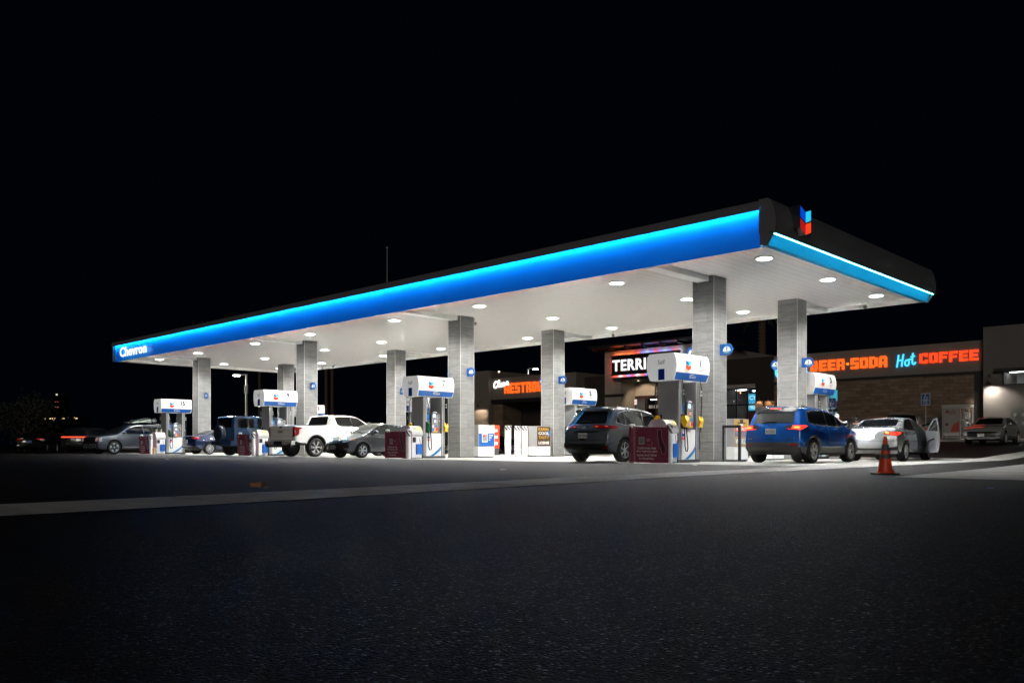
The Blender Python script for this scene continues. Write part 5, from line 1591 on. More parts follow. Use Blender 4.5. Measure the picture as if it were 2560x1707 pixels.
# ---------- silver sedan with an open front door
SILV = paint('silver paint', (.36, .375, .39), .7, .26)
c = Car('parked_car', 'silver sedan with its front passenger door open, ahead of the bright blue car', (2.91, 6.55, .004), R(93.5), 4.53, 1.775,
        [(-2.20, .45, .12), (-2.24, .72, .15), (-2.16, 1.00, .10), (-2.05, 1.07, .08), (-1.62, 1.11, .15), (-.95, 1.40, .25), (-.3, 1.46, .5), (.3, 1.42, .4), (1.12, 1.02, .25), (1.5, .97, .3), (2.08, .80, .2), (2.26, .60, .15), (2.22, .28, .1), (1.9, .19, .1), (-1.9, .24, .12)],
        [(.15, .88), (.30, .96), (.50, 1.0), (.72, .99), (.90, .965), (1.02, .91), (1.2, .82), (1.46, .70)], (-1.325, 1.325), .315, SILV, plan=(.5, .13), bow=(.15, .035))
c.patch('B', [(-.60, 1.13), (.60, 1.13), (.54, 1.36), (-.54, 1.36)], M_GLASS, 'rear_window', rad=.06)
for sg in (-1, 1):
    o = c.patch('B', [(sg * .42, .86), (sg * .80, .80), (sg * .86, .93), (sg * .44, .945)], M_TAILOFF, 'tail_light', off=.010, rad=.03)
    c.patch('B', [(sg * .46, .885), (sg * .56, .865), (sg * .56, .935), (sg * .46, .935)], M_TAILHOT, 'amber_lens', off=.016, rad=.02, parent=o)
    c.patch('B', [(sg * .57, .845), (sg * .80, .825), (sg * .82, .92), (sg * .57, .935)], M_TAILON, 'red_lens', off=.015, rad=.02, parent=o)
    c.patch('L' if sg > 0 else 'R', [(-2.1, .82), (-1.78, .87), (-1.82, .91), (-2.08, .94)], M_TAILON, 'tail_light', off=.008, rad=.03)
c.plate_flat('B', .80, None, m=mat('headlit plate', (.8, .8, .8), .4))  # glare of the headlights behind put into a lighter plate colour
c.patch('B', [(-.75, .25), (.75, .25), (.78, .36), (-.78, .36)], M_GREY, 'bumper_insert', off=.008)
c.lines('B', [[(-.70, .64), (.70, .64)], [(-.74, .92), (-.68, .64)], [(.74, .92), (.68, .64)]], M_DARK, 'panel_gap', .010)
c.text('B', 'KIA', 0, .985, .12, .045, M_TRIM, 'badge')
c.patch('T', [(-2.02, .0), (-1.9, -.02), (-1.9, .02)], M_TRIM, 'boot_lock', rad=.005)
WK = [(-1.34, 1.06), (-1.02, 1.26), (-.7, 1.36), (-.2, 1.385), (.25, 1.35), (.86, 1.02), (.4, 1.0), (-.9, 1.03)]
c.patch('L', WK, M_GLASS, 'side_window', rad=.04)
c.patch('R', [(-1.34, 1.06), (-1.02, 1.26), (-.7, 1.36), (-.25, 1.385), (-.28, 1.01), (-.9, 1.03)], M_GLASS, 'side_window', rad=.04)
# dark patch on the closed side for shade in the door opening, with seat
c.patch('R', [(-.14, 1.36), (.25, 1.34), (.90, 1.0), (.93, .7), (.78, .28), (.0, .27), (-.16, .8)], M_UNDER, 'doorway_shade', rad=.06, off=.004)
c.patch('R', [(-.05, .42), (.35, .42), (.30, .62), (-.05, .66)], mat('seat blue grey', (.05, .07, .10), .7), 'front_seat', rad=.06, off=.007)
c.patch('R', [(-.08, .66), (.10, .64), (.06, 1.1), (-.10, 1.14)], mat('seat blue grey', (.05, .07, .10), .7), 'seat_back', rad=.06, off=.007)
c.lines('R', [[(-.20, 1.38), (-.20, .9), (-.16, .27)], [(-1.12, 1.05), (-1.0, .8), (-.82, .5)], [(-.8, .28), (.8, .28)]], M_DARK, 'panel_gap', .011)
c.handle('R', -.72, .90, M_CHROME)
c.mirror(.72, 1.0, SILV, 'L')
c.patch('F', [(-.60, 1.04), (.60, 1.04), (.52, 1.34), (-.52, 1.34)], M_GLASS, 'windscreen', rad=.06)
c.wheels4((-1.325, 1.325), 'multi', rim=M_ALU, rr=.68)
# the door leaf, hinged at its front edge
hp = c.hit('R', .92, .7)[0]
door = bpy.data.objects.new('door', None)
def door_leaf():
    mb = MB()
    out = round_poly([(0, .26), (-.95, .27), (-1.06, .70), (-1.02, .98), (0, 1.0)], .05, 4)
    V, F = tess(out, .09)
    fx = lambda x, z: .05 * math.sin(math.pi * min(1, max(0, (z - .2) / .9))) - .02
    n = len(V)
    mb.add([(x, -fx(x, z) - .03, z) for x, z in V], F, 0); mb.add([(x, -fx(x, z) + .055, z) for x, z in V], F, 1)
    oc = resample(out, .09); k = len(oc)
    mb.add([(x, -fx(x, z) - .03, z) for x, z in oc] + [(x, -fx(x, z) + .055, z) for x, z in oc], [(i, (i + 1) % k, (i + 1) % k + k, i + k) for i in range(k)], 0)
    fr = [(-.0, 1.0), (-.66, 1.36), (-1.02, 1.38), (-1.02, .98)]
    for (a, b2), (e, f2) in zip(fr, fr[1:]): mb.tube([(a, -.02 + .10 * (b2 - 1.0), b2), (e, -.02 + .10 * (f2 - 1.0), f2)], .028, 6, 0)
    d = mb.build('door', [SILV, mat('door card', (.16, .17, .19), .5)], c.t, smooth=True, angle=40)
    g = MB(); pl = [(-.02, 1.0), (-.66, 1.35), (-1.0, 1.37), (-1.0, .98)]
    g.add([(x, -.02 + .10 * (z - 1.0), z) for x, z in pl], [(0, 1, 2, 3)])
    g.build('door_window', M_GLASSG, d)
    h = MB(); h.tube([(-.35, .075, .62), (-.6, .10, .70), (-.85, .08, .72)], .03, 8); h.build('arm_rest', M_DARK, d, smooth=True)
    m2 = MB(); m2.sphere((-.10, -.14, 1.02), 1, 12, 0, (.07, .11, .075)); m2.build('side_mirror', M_TRIM, d, smooth=True)
    return d
d = door_leaf(); d.location = (.92, hp.y - .02, 0); d.rotation_euler = (0, 0, R(33))

# ---------- small dark sedan facing us
YAR = paint('dark slate paint', (.045, .050, .058), .55, .24)
c = Car('parked_car', 'small dark grey sedan facing out, left of the pump numbered 7', (-15.3, -1.45, .004), R(-87.2), 4.30, 1.69,
        [(-2.10, .45, .12), (-2.15, .78, .15), (-2.10, 1.02, .10), (-1.6, 1.08, .2), (-1.05, 1.36, .25), (-.3, 1.45, .5), (.25, 1.43, .4), (.75, 1.22, .3), (1.30, .97, .25), (1.85, .80, .3), (2.12, .62, .2), (2.16, .40, .12), (2.08, .20, .1), (1.7, .17, .1), (-1.9, .24, .12)],
        [(.15, .88), (.30, .96), (.50, 1.0), (.72, .99), (.90, .965), (1.02, .91), (1.2, .83), (1.46, .72)], (-1.275, 1.275), .30, YAR, plan=(.42, .22), bow=(.22, .04))
c.patch('F', [(-.60, 1.00), (.60, 1.00), (.56, 1.12), (.48, 1.385), (-.48, 1.385), (-.56, 1.12)], M_GLASSG, 'windscreen', rad=.08)
for sg in (-1, 1):
    o = c.patch('F', [(sg * .40, .62), (sg * .62, .63), (sg * .80, .82), (sg * .66, .82), (sg * .46, .74)], M_HEADL, 'headlight', off=.010, rad=.04)
    c.patch('L' if sg > 0 else 'R', [(1.60, .80), (1.72, .72), (1.95, .67), (2.02, .72), (1.85, .80)], M_HEADL, 'headlight', off=.008, rad=.03)
    c.patch('L' if sg > 0 else 'R', [(1.62, .765), (1.70, .715), (1.86, .685), (1.80, .74)], mat('amber lens', (.8, .22, .04), .1), 'turn_signal', off=.013, rad=.02)
    c.patch('F', [(sg * .52, .30), (sg * .66, .31), (sg * .66, .40), (sg * .54, .40)], M_HEADL, 'fog_light', off=.01, rad=.03)
c.patch('F', [(-.36, .60), (.36, .60), (.30, .67), (-.30, .67)], M_TRIM, 'grille', off=.008)
c.patch('F', [(-.60, .22), (.60, .22), (.66, .36), (.42, .52), (-.42, .52), (-.66, .36)], M_TRIM, 'lower_grille', off=.008)
c.plate_flat('F', .43, '6KLM318', m=mat('shade toned plate', (.30, .31, .30), .5))  # plate colour darkened to stand for shade
c.both([(-1.26, 1.05), (-.95, 1.25), (-.55, 1.36), (-.05, 1.375), (.35, 1.31), (.90, 1.02), (.3, .98), (-.8, 1.01)], M_GLASS, 'side_window', rad=.05)
for sd in 'LR':
    c.lines(sd, [[(-.20, 1.38), (-.26, .98)]], YAR, 'window_pillar', .07, .010)
    c.lines(sd, [[(-.26, .98), (-.22, .3)], [(.86, 1.0), (.92, .7), (.84, .28)], [(-1.05, 1.02), (-.95, .8), (-.78, .5)]], M_TRIM, 'panel_gap', .011)
    for x in (-.72, .16): c.handle(sd, x, .885, YAR)
c.mirror(.70, .99, M_TRIM)
c.wheels4((-1.275, 1.275), 'pairs', rim=M_ALU, rr=.70)
for u in (-.1, .3): c.bar('F', [(u + .28, 1.0), (u, 1.06), (u - .2, 1.09)], M_TRIM, 'wiper', .012, .015)
c.patch('B', [(-.58, 1.1), (.58, 1.1), (.5, 1.33), (-.5, 1.33)], M_GLASS, 'rear_window', rad=.06)
for sg in (-1, 1): c.patch('B', [(sg * .5, .8), (sg * .8, .8), (sg * .8, .98), (sg * .5, .95)], M_TAILOFF, 'tail_light')

# ---------- white pickup truck
WHT = paint('white pearl paint', (.78, .77, .74), .0, .22)
c = Car('pickup_truck', 'white crew cab pickup truck beside the pump numbered 9', (-19.8, -.49, .004), R(94.7), 5.89, 2.06,
        [(-2.86, .62, .05), (-2.90, .72, .05), (-2.90, 1.30, .04), (-2.86, 1.395, .04), (-1.02, 1.40, .02), (-.95, 1.42, .04), (-.80, 1.82, .10), (-.70, 1.89, .1), (.2, 1.92, .5), (.75, 1.86, .3), (1.55, 1.38, .12), (1.8, 1.33, .2), (2.75, 1.24, .15), (2.92, 1.0, .15), (2.94, .50, .1), (2.6, .42, .1), (-2.6, .55, .1)],
        [(.4, .95), (.6, .99), (.8, 1.0), (1.1, .99), (1.35, .965), (1.6, .88), (1.9, .78)], (-1.75, 1.995), .42, WHT, cat='truck', plan=(.8, .05), bow=(.05, .03), r=.07, arch=1.22)
c.patch('B', [(-.80, .74), (.80, .74), (.80, 1.36), (-.80, 1.36)], WHT, 'tailgate', off=.012, rad=.04)
c.lines('B', [[(-.82, .72), (-.82, 1.38)], [(.82, .72), (.82, 1.38)], [(-.8, .73), (.8, .73)]], M_TRIM, 'panel_gap', .018, .014)
c.lines('B', [[(-.74, 1.16), (.74, 1.16)], [(-.74, .90), (.74, .90)]], M_GREY, 'crease_shade_line', .012, .016)  # grey lines painted for the shade along the pressed creases
c.patch('B', [(-.10, 1.26), (.10, 1.26), (.10, 1.34), (-.10, 1.34)], M_TRIM, 'tailgate_handle', off=.02, rad=.02)
c.text('B', 'GMC', 0, 1.10, .40, .10, M_TRIM, 'badge', .024, .012)
for sg in (-1, 1):
    o = c.patch('B', [(sg * .83, .86), (sg * .99, .90), (sg * 1.0, 1.30), (sg * .84, 1.32)], M_TAILOFF, 'tail_light', off=.016, rad=.03)
    c.patch('L' if sg > 0 else 'R', [(-2.84, .88), (-2.68, .98), (-2.64, 1.26), (-2.84, 1.32)], M_TAILOFF, 'tail_light', off=.012, rad=.04)
bmp = MB().box(-3.06, -2.86, -.98, .98, .52, .70).build('rear_bumper', mat('bumper bright', (.55, .54, .52), .25, metal=.4), c.t, bevel=.03)
MB().box(-3.065, -3.05, -.30, .30, .53, .69).build('plate_recess', mat('recess blue black', (.01, .012, .03), .4), bmp)
c.plate_flat('B', .61, None)
for sg in (-1, 1): MB().box(-3.07, -3.0, sg * .80 - .11, sg * .80 + .11, .44, .58).build('exhaust_tip', M_TRIM, bmp, bevel=.02)
MB().box(-3.04, -2.9, -.9, .9, .42, .52).build('bumper_lower', M_CLAD, c.t, bevel=.02)
c.patch('B', [(-.68, 1.44), (.68, 1.44), (.62, 1.82), (-.62, 1.82)], M_GLASS, 'rear_window', off=.008, rad=.06)
c.patch('B', [(-.15, 1.845), (.15, 1.845), (.15, 1.87), (-.15, 1.87)], M_TAILOFF, 'high_brake_light', off=.01, rad=.005)
c.both([(-.55, 1.44), (-.62, 1.76), (-.50, 1.80), (.2, 1.82), (.75, 1.76), (1.30, 1.40), (.9, 1.36), (-.35, 1.37)], M_GLASS, 'side_window', rad=.05)
for sd in 'RL':
    c.lines(sd, [[(.30, 1.81), (.32, 1.37)]], M_TRIM, 'window_pillar', .05, .009)
    c.lines(sd, [[(-.92, 1.40), (-.90, .56)], [(.30, 1.36), (.30, .56)], [(1.25, 1.36), (1.36, 1.1), (1.30, .56)]], M_GREY, 'panel_gap', .013)
    [c.lines(sd, [[(wx + 1.25 * .42 * math.cos(a), .42 + 1.25 * .42 * math.sin(a)) for a in [R(0 + 180 * k / 20) for k in range(21)]]], M_CLAD, 'arch_cladding', .075, .014) for wx in (-1.75, 1.995)]
    for x in (-.45, .60): c.handle(sd, x, 1.20, WHT)
    sg = -1 if sd == 'R' else 1
    MB().box(-.9, 1.3, sg * .90 - .08, sg * .90 + .08, .42, .50).build('side_step', M_TRIM, c.t, bevel=.02)
# flat black sheet laid where the load bed is
mb = MB(); mb.box(-2.80, -1.05, -.80, .80, 1.398, 1.404); mb.build('dark_bed_top', M_BLACK, c.t)
c.mirror(1.22, 1.40, M_TRIM, sz=(.08, .14, .12))
c.patch('F', [(-.72, 1.42), (.72, 1.42), (.64, 1.82), (-.64, 1.82)], M_GLASS, 'windscreen', rad=.06)
c.patch('F', [(-.6, .62), (.6, .62), (.6, 1.15), (-.6, 1.15)], M_TRIM, 'grille')
c.wheels4((-1.75, 1.995), 'pairs', rim=M_CHROME, rr=.68, wd=.28)

# ---------- boxy blue off-roader with a spare wheel on its tail
GBL = paint('blue paint', (.022, .075, .165), .3, .22)
c = Car('parked_car', 'boxy dark blue off-roader with a spare wheel on its tail', (-26.15, -.55, .004), R(93), 4.60, 1.93,
        [(-2.18, .50, .06), (-2.22, .70, .05), (-2.20, 1.20, .1), (-2.12, 1.90, .05), (-2.06, 1.955, .06), (-.8, 1.985, .5), (.55, 1.96, .12), (.92, 1.36, .08), (1.2, 1.30, .1), (2.15, 1.24, .08), (2.26, 1.1, .06), (2.28, .5, .08), (2.0, .42, .1), (-2.0, .46, .1)],
        [(.4, .96), (.7, 1.0), (1.2, .99), (1.36, .955), (1.9, .87), (2.0, .84)], (-1.42, 1.45), .39, GBL, plan=(.8, .02), bow=(.02, .02), r=.045, arch=1.16)
for sg in (-1, 1):
    c.patch('B', [(sg * .60, .74), (sg * .80, .74), (sg * .80, .82), (sg * .60, .82)], M_TAILOFF, 'tail_light', off=.012, rad=.01)
c.patch('B', [(-.66, 1.36), (.66, 1.36), (.60, 1.84), (-.60, 1.84)], M_GLASS, 'rear_window', rad=.05)
mb = MB(); mb.lathe([(.30, -.13), (.385, -.12), (.395, -.05), (.395, .05), (.38, .12), (.33, .135), (1e-6, .14)], 32, 'x', (0, 0, 0))
sw = mb.build('spare_wheel_cover', GBL, c.t, smooth=True, angle=40); sw.location = (-2.36, .10, 1.10); sw.rotation_euler = (0, 0, R(180))
mb = MB(); mb.lathe([(.36, .137), (.36, .143), (.31, .148), (1e-6, .15)], 32, 'x'); mb.build('cover_face', mat('cover dark', (.02, .025, .03), .3), sw, smooth=True)
MB().lathe([(.385, -.10), (.402, -.1), (.402, .06), (.385, .06)], 32, 'x', closed=True).build('cover_ring', M_CHROME, sw, smooth=True)
bm_ = MB().box(-2.38, -2.15, -.94, .94, .50, .74).build('rear_bumper', GBL, c.t, bevel=.04)
MB().box(-2.392, -2.37, .12, .55, .53, .68).build('plate_panel', M_TRIM, bm_)
for sd in 'RL':
    for poly in ([(-1.98, 1.37), (-1.94, 1.83), (-1.05, 1.85), (-1.05, 1.37)], [(-.86, 1.37), (-.86, 1.85), (-.12, 1.85), (-.12, 1.37)], [(-.0, 1.37), (.0, 1.85), (.42, 1.84), (.78, 1.38)]):
        c.patch(sd, poly, M_GLASS, 'side_window', rad=.06)
    c.lines(sd, [[(-2.1, .86), (2.1, .86)]], M_TRIM, 'rub_strip', .05, .014)
    c.lines(sd, [[(-.95, 1.9), (-.95, .55)], [(-.06, 1.9), (-.06, .55)], [(.84, 1.34), (.84, .55)]], M_TRIM, 'panel_gap', .014)
    for x in (-.78, .10): c.handle(sd, x, 1.22, GBL)
    [c.lines(sd, [[(wx + 1.24 * .39 * math.cos(a), .39 + 1.24 * .39 * math.sin(a)) for a in [R(0 + 180 * k / 20) for k in range(21)]]], GBL, 'arch_flare', .12, .03) for wx in (-1.42, 1.45)]
c.patch('F', [(-.74, 1.40), (.74, 1.40), (.68, 1.88), (-.68, 1.88)], M_GLASS, 'windscreen', rad=.05)
c.patch('F', [(-.5, .8), (.5, .8), (.5, 1.15), (-.5, 1.15)], M_TRIM, 'grille')
c.mirror(.86, 1.36, M_TRIM)
c.wheels4((-1.42, 1.45), 'multi', rim=M_ALU, rr=.64, wd=.27)

# ---------- dark blue sedan, tail towards us, behind the off-roader
NAV = paint('navy paint', (.010, .022, .075), .4, .22)
def sedan(label, loc, yaw, body, back=None, tail=M_TAILOFF, plate=None, wheels='multi', L=4.63, plate_m=None, rim=M_ALU):
    c = Car('parked_car', label, loc, yaw, L, 1.80,
        [(-L / 2 + .03, .42, .12), (-L / 2, .74, .15), (-L / 2 + .08, 1.00, .08), (-L / 2 + .16, 1.055, .06), (-1.62, 1.09, .15), (-.9, 1.38, .25), (-.3, 1.435, .5), (.3, 1.40, .4), (1.12, 1.0, .25), (1.5, .95, .3), (L / 2 - .2, .76, .2), (L / 2 - .02, .58, .15), (L / 2 - .06, .28, .1), (1.9, .19, .1), (-1.9, .24, .12)],
        SED, (-1.35, 1.35), .325, body, plan=(.5, .13), bow=(.15, .035))
    c.patch('B', [(-.60, 1.12), (.60, 1.12), (.53, 1.34), (-.53, 1.34)], M_GLASS, 'rear_window', rad=.06)
    c.patch('F', [(-.62, 1.03), (.62, 1.03), (.54, 1.33), (-.54, 1.33)], M_GLASS, 'windscreen', rad=.06)
    for sg in (-1, 1):
        c.patch('B', [(sg * .40, .90), (sg * .80, .84), (sg * .86, .96), (sg * .44, .98)], tail, 'tail_light', off=.010, rad=.03)
        c.patch('L' if sg > 0 else 'R', [(-L / 2 + .12, .85), (-L / 2 + .50, .93), (-L / 2 + .42, .96), (-L / 2 + .15, .97)], tail, 'tail_light', off=.008, rad=.02)
        c.patch('F', [(sg * .45, .62), (sg * .82, .68), (sg * .80, .78), (sg * .5, .72)], M_HEADL, 'headlight', rad=.03)
    c.patch('B', [(-.78, .25), (.78, .25), (.80, .42), (-.80, .42)], M_TRIM, 'rear_bumper_insert', off=.008)
    c.patch('F', [(-.5, .3), (.5, .3), (.5, .55), (-.5, .55)], M_TRIM, 'grille')
    if plate: c.plate_flat('B', .74, plate, m=plate_m)
    for sd in 'RL':
        c.patch(sd, [(-1.34, 1.05), (-1.02, 1.25), (-.7, 1.335), (-.2, 1.36), (.25, 1.325), (.86, 1.0), (.4, .985), (-.9, 1.015)], M_GLASS, 'side_window', rad=.04)
        c.lines(sd, [[(-.22, 1.355), (-.26, .99)]], M_TRIM, 'window_pillar', .05, .009)
        c.lines(sd, [[(-.26, .99), (-.22, .3)], [(.80, 1.0), (.88, .7), (.82, .28)], [(-1.1, 1.02), (-.98, .8), (-.84, .5)]], M_TRIM, 'panel_gap', .011)
        for x in (-.75, .15): c.handle(sd, x, .9, body)
    c.mirror(.74, .99, body)
    c.wheels4((-1.35, 1.35), wheels, rim=rim, rr=.70)
    return c
sedan('dark navy sedan showing its tail left of the boxy blue vehicle', (-32.4, .5, .004), R(92), NAV, plate='8ABC204', plate_m=mat('shade toned plate', (.3, .3, .3)))
BLK = paint('black paint', (.008, .009, .010), .3, .18)
sedan('black sedan seen side on past the white bollards between the columns', (-30.2, 20.0, zg(-30.2, 20)), R(62), BLK)
sedan('black sedan parked by the store, mostly hidden behind the brown poster bin', (-24.6, 21.0, zg(-24.6, 21)), R(75), BLK)
sedan('nearly black sedan at the far left edge with dim tail lights', (-50.7, -3.9, .004), R(150), BLK, tail=mat('dim tail', (.3, .01, .01), .2, emit=(1, .02, .01), es=.10), plate='7RTX882', plate_m=mat('blue tinted plate', (.12, .2, .4), .4))

# ---------- grey blue three-row vehicle facing out at the farthest pump
TEL = paint('grey blue paint', (.065, .08, .105), .5, .26)
c = Car('parked_car', 'grey blue three-row vehicle facing out at the farthest pump with a load on its roof', (-37.75, -2.75, .004), R(-83), 5.0, 1.99,
        [(-2.46, .45, .12), (-2.48, .8, .15), (-2.42, 1.15, .1), (-2.22, 1.60, .12), (-2.1, 1.70, .1), (-.9, 1.75, .5), (.1, 1.73, .5), (.55, 1.62, .3), (1.25, 1.16, .15), (1.6, 1.12, .2), (2.25, 1.04, .2), (2.46, .92, .10), (2.50, .5, .12), (2.42, .26, .1), (2.0, .22, .1), (-2.2, .26, .12)],
        SUV, (-1.45, 1.45), .385, TEL, plan=(.6, .10), bow=(.10, .03), low=.33)
for sg in (-1, 1):
    o = c.patch('F', [(sg * .66, .70), (sg * .90, .70), (sg * .90, .98), (sg * .68, .98)], M_TRIM, 'headlight', off=.010, rad=.03)
    for k in (.72, .82): c.patch('F', [(sg * k, .74), (sg * (k + .03), .74), (sg * (k + .05), .94), (sg * (k + .02), .94)], lamp('amber day lamp', (1, .55, .45), .8), 'lamp_bar', off=.016, rad=.008, parent=o)
    c.patch('L' if sg > 0 else 'R', [(2.14, .72), (2.32, .72), (2.36, .96), (2.18, .98)], M_HEADL, 'headlight', off=.010, rad=.02)
c.patch('F', [(-.60, .62), (.60, .62), (.62, .98), (-.62, .98)], M_TRIM, 'grille', off=.01)
c.lines('F', [[(-.7, .42), (-.7, .54), (.7, .54), (.7, .42), (-.7, .42)]], M_SILVER, 'bumper_trim', .03, .014)
c.plate_flat('F', .5, None, m=M_DARK)
for sd in 'RL':
    c.patch(sd, [(-2.0, 1.25), (-1.9, 1.50), (-1.6, 1.60), (-.3, 1.63), (.28, 1.58), (1.02, 1.20), (.5, 1.17), (-1.4, 1.19)], M_GLASS, 'side_window', rad=.05)
    c.lines(sd, [[(-.35, 1.63), (-.38, 1.17)], [(-1.3, 1.61), (-1.35, 1.18)]], M_TRIM, 'window_pillar', .07, .009)
    c.lines(sd, [[(-.38, 1.17), (-.36, .4)], [(.80, 1.16), (.92, .9), (.88, .4)], [(-1.3, 1.17), (-1.1, .85), (-1.0, .5)]], M_TRIM, 'panel_gap', .011)
    c.lines(sd, [[(-.9, .42), (.95, .42)]], M_CHROME, 'sill_trim', .025, .012)
    [c.lines(sd, [[(wx + 1.19 * .385 * math.cos(a), .385 + 1.19 * .385 * math.sin(a)) for a in [R(-10 + 200 * k / 20) for k in range(21)]]], mat('arch grey', (.05, .055, .062), .5), 'arch_cladding', .075, .012) for wx in (-1.45, 1.45)]
    c.bar(sd, [(-1.9, 1.665), (-1.6, 1.71), (.0, 1.745), (.45, 1.67)], M_SILVER, 'roof_rail', .022, .05)
    for x in (-.85, .2): c.handle(sd, x, 1.03, TEL)
c.patch('F', [(-.70, 1.19), (.70, 1.19), (.60, 1.62), (-.60, 1.62)], M_GLASS, 'windscreen', rad=.06)
c.mirror(.88, 1.17, M_TRIM)
c.wheels4((-1.45, 1.45), 'star', rim=M_ALU, rr=.70)
c.patch('B', [(-.6, 1.2), (.6, 1.2), (.5, 1.55), (-.5, 1.55)], M_GLASS, 'rear_window', rad=.06)
# folded pushchair lashed on the roof
pb = thing('folded_pushchair', 'folded pushchair with spoked wheels tied on a vehicle roof', 'pushchair', (-37.6, -2.1, 1.82), R(-83))
for nm, pts, m in (('frame_tube', [(.75, .2, .03), (.2, .22, .10), (-.35, .22, .22), (-.62, .22, .16)], M_SILVER), ('frame_tube', [(.75, -.2, .03), (.2, -.22, .10), (-.35, -.22, .22), (-.62, -.22, .16)], M_SILVER), ('frame_tube', [(.35, .22, .08), (-.2, .22, .10), (-.5, .22, .08)], M_SILVER), ('push_handle', [(.75, .2, .03), (1.0, .2, .05), (1.0, -.2, .05), (.75, -.2, .03)], M_BLACK)):
    MB().tube(pts, .026, 8).build(nm, m, pb, smooth=True)
MB().prism(round_poly([(.7, .0), (.6, .20), (.1, .24), (-.3, .36), (-.5, .28), (-.1, .04)], .05, 3), -.24, .19, 'y').build('seat_fabric', mat('dark fabric', (.012, .014, .02), .8), pb, smooth=True)
for x, y, z, r in ((-.62, .26, .16, .17), (-.62, -.26, .16, .17), (.38, .2, .07, .09), (.38, -.2, .07, .09)):
    w_ = MB().lathe([(r * .82, -.02), (r, -.015), (r, .015), (r * .82, .02)], 20, 'y', closed=True).build('wheel', M_TYRE, pb, smooth=True, loc=(x, y, z))
    mb = MB()
    for k in range(3): a = k * math.pi / 3; mb.tube([(-r * .85 * math.cos(a), 0, -r * .85 * math.sin(a)), (r * .85 * math.cos(a), 0, r * .85 * math.sin(a))], .012, 5)
    mb.build('spokes', M_SILVER, w_)

# ---------- dark three-row vehicle with a red light bar, far left
c = Car('parked_car', 'dark tall vehicle at the far left with a red light bar across its tail', (-46.1, -2.0, .004), R(135), 4.9, 1.95,
        [(-2.43, .45, .12), (-2.45, .8, .15), (-2.38, 1.10, .1), (-2.18, 1.56, .12), (-2.05, 1.66, .1), (-.9, 1.72, .5), (.1, 1.70, .5), (.6, 1.55, .3), (1.2, 1.14, .15), (1.7, 1.08, .2), (2.3, .98, .2), (2.44, .6, .12), (2.40, .26, .1), (2.0, .22, .1), (-2.2, .26, .12)],
        SUV, (-1.42, 1.42), .37, paint('dark steel paint', (.014, .015, .018), .5, .25), plan=(.6, .10), bow=(.10, .03), low=.40)
c.patch('B', [(-.84, 1.00), (.84, 1.00), (.84, 1.07), (-.84, 1.07)], lamp('red light bar', (1, .06, .02), 2.2), 'tail_light_bar', off=.012, rad=.02)
c.patch('B', [(-.66, 1.18), (.66, 1.18), (.56, 1.55), (-.56, 1.55)], M_GLASS, 'rear_window', rad=.06)
c.plate_flat('B', .88, None, m=mat('dim toned plate', (.45, .42, .33), .5))  # weak light put into the plate's duller colour
c.patch('B', [(-.8, .26), (.8, .26), (.84, .58), (-.84, .58)], M_TRIM, 'rear_bumper', off=.01)
c.bar('B', [(-.5, .62), (.5, .62)], M_SILVER, 'bumper_trim', .012, .015)
for sd in 'RL':
    c.patch(sd, [(-1.95, 1.22), (-1.85, 1.47), (-1.55, 1.57), (-.3, 1.60), (.28, 1.53), (.98, 1.17), (.5, 1.14), (-1.4, 1.16)], M_GLASS, 'side_window', rad=.05)
    c.handle(sd, -.8, 1.02); c.handle(sd, .2, 1.02)
c.patch('F', [(-.68, 1.16), (.68, 1.16), (.58, 1.54), (-.58, 1.54)], M_GLASS, 'windscreen', rad=.06)
for sg in (-1, 1): c.patch('F', [(sg * .5, .72), (sg * .86, .74), (sg * .84, .9), (sg * .5, .86)], M_HEADL, 'headlight')
c.mirror(.85, 1.15, M_TRIM)
c.wheels4((-1.42, 1.42), 'multi', rim=M_GREY)

# ---------- dark crossover nosed in at the store, behind the silver sedan
c = Car('parked_car', 'dark crossover nosed in at the store, seen past the silver sedan roof', (-3.1, 25.6, zg(-3.1, 25.6)), R(100), 4.6, 1.84,
        [(-2.27, .45, .12), (-2.29, .8, .15), (-2.2, 1.10, .12), (-1.85, 1.52, .1), (-1.75, 1.60, .07), (-.9, 1.66, .5), (0, 1.63, .5), (.62, 1.45, .3), (1.2, 1.10, .2), (1.6, 1.03, .3), (2.1, .9, .2), (2.28, .66, .15), (2.25, .3, .1), (1.9, .22, .1), (-2.0, .26, .12)],
        SUV, (-1.34, 1.34), .35, BLK, plan=(.5, .13), bow=(.14, .035), low=.40)
c.patch('B', [(-.64, 1.16), (.64, 1.16), (.54, 1.5), (-.54, 1.5)], M_GLASS, 'rear_window', rad=.06)
for sg in (-1, 1): c.patch('B', [(sg * .45, 1.0), (sg * .85, .98), (sg * .86, 1.08), (sg * .5, 1.1)], M_TAILOFF, 'tail_light', off=.01)
for sd in 'RL':
    c.patch(sd, [(-1.66, 1.18), (-1.46, 1.43), (-1.05, 1.52), (-.3, 1.55), (.2, 1.51), (.95, 1.10), (.5, 1.08), (-1.25, 1.12)], M_GLASSG, 'side_window', rad=.05)
    c.lines(sd, [[(-.3, 1.55), (-.34, 1.08)]], M_TRIM, 'window_pillar', .06, .009)
    c.handle(sd, -.78, .98); c.handle(sd, .15, .98)
    c.bar(sd, [(-1.5, 1.56), (-1.2, 1.615), (-.2, 1.63), (.3, 1.56)], M_DARK, 'roof_rail', .018, .03)
c.mirror(.78, 1.08, M_TRIM)
c.patch('F', [(-.62, 1.12), (.62, 1.12), (.54, 1.5), (-.54, 1.5)], M_GLASS, 'windscreen', rad=.06)
c.wheels4((-1.34, 1.34), 'five', rim=M_ALU)

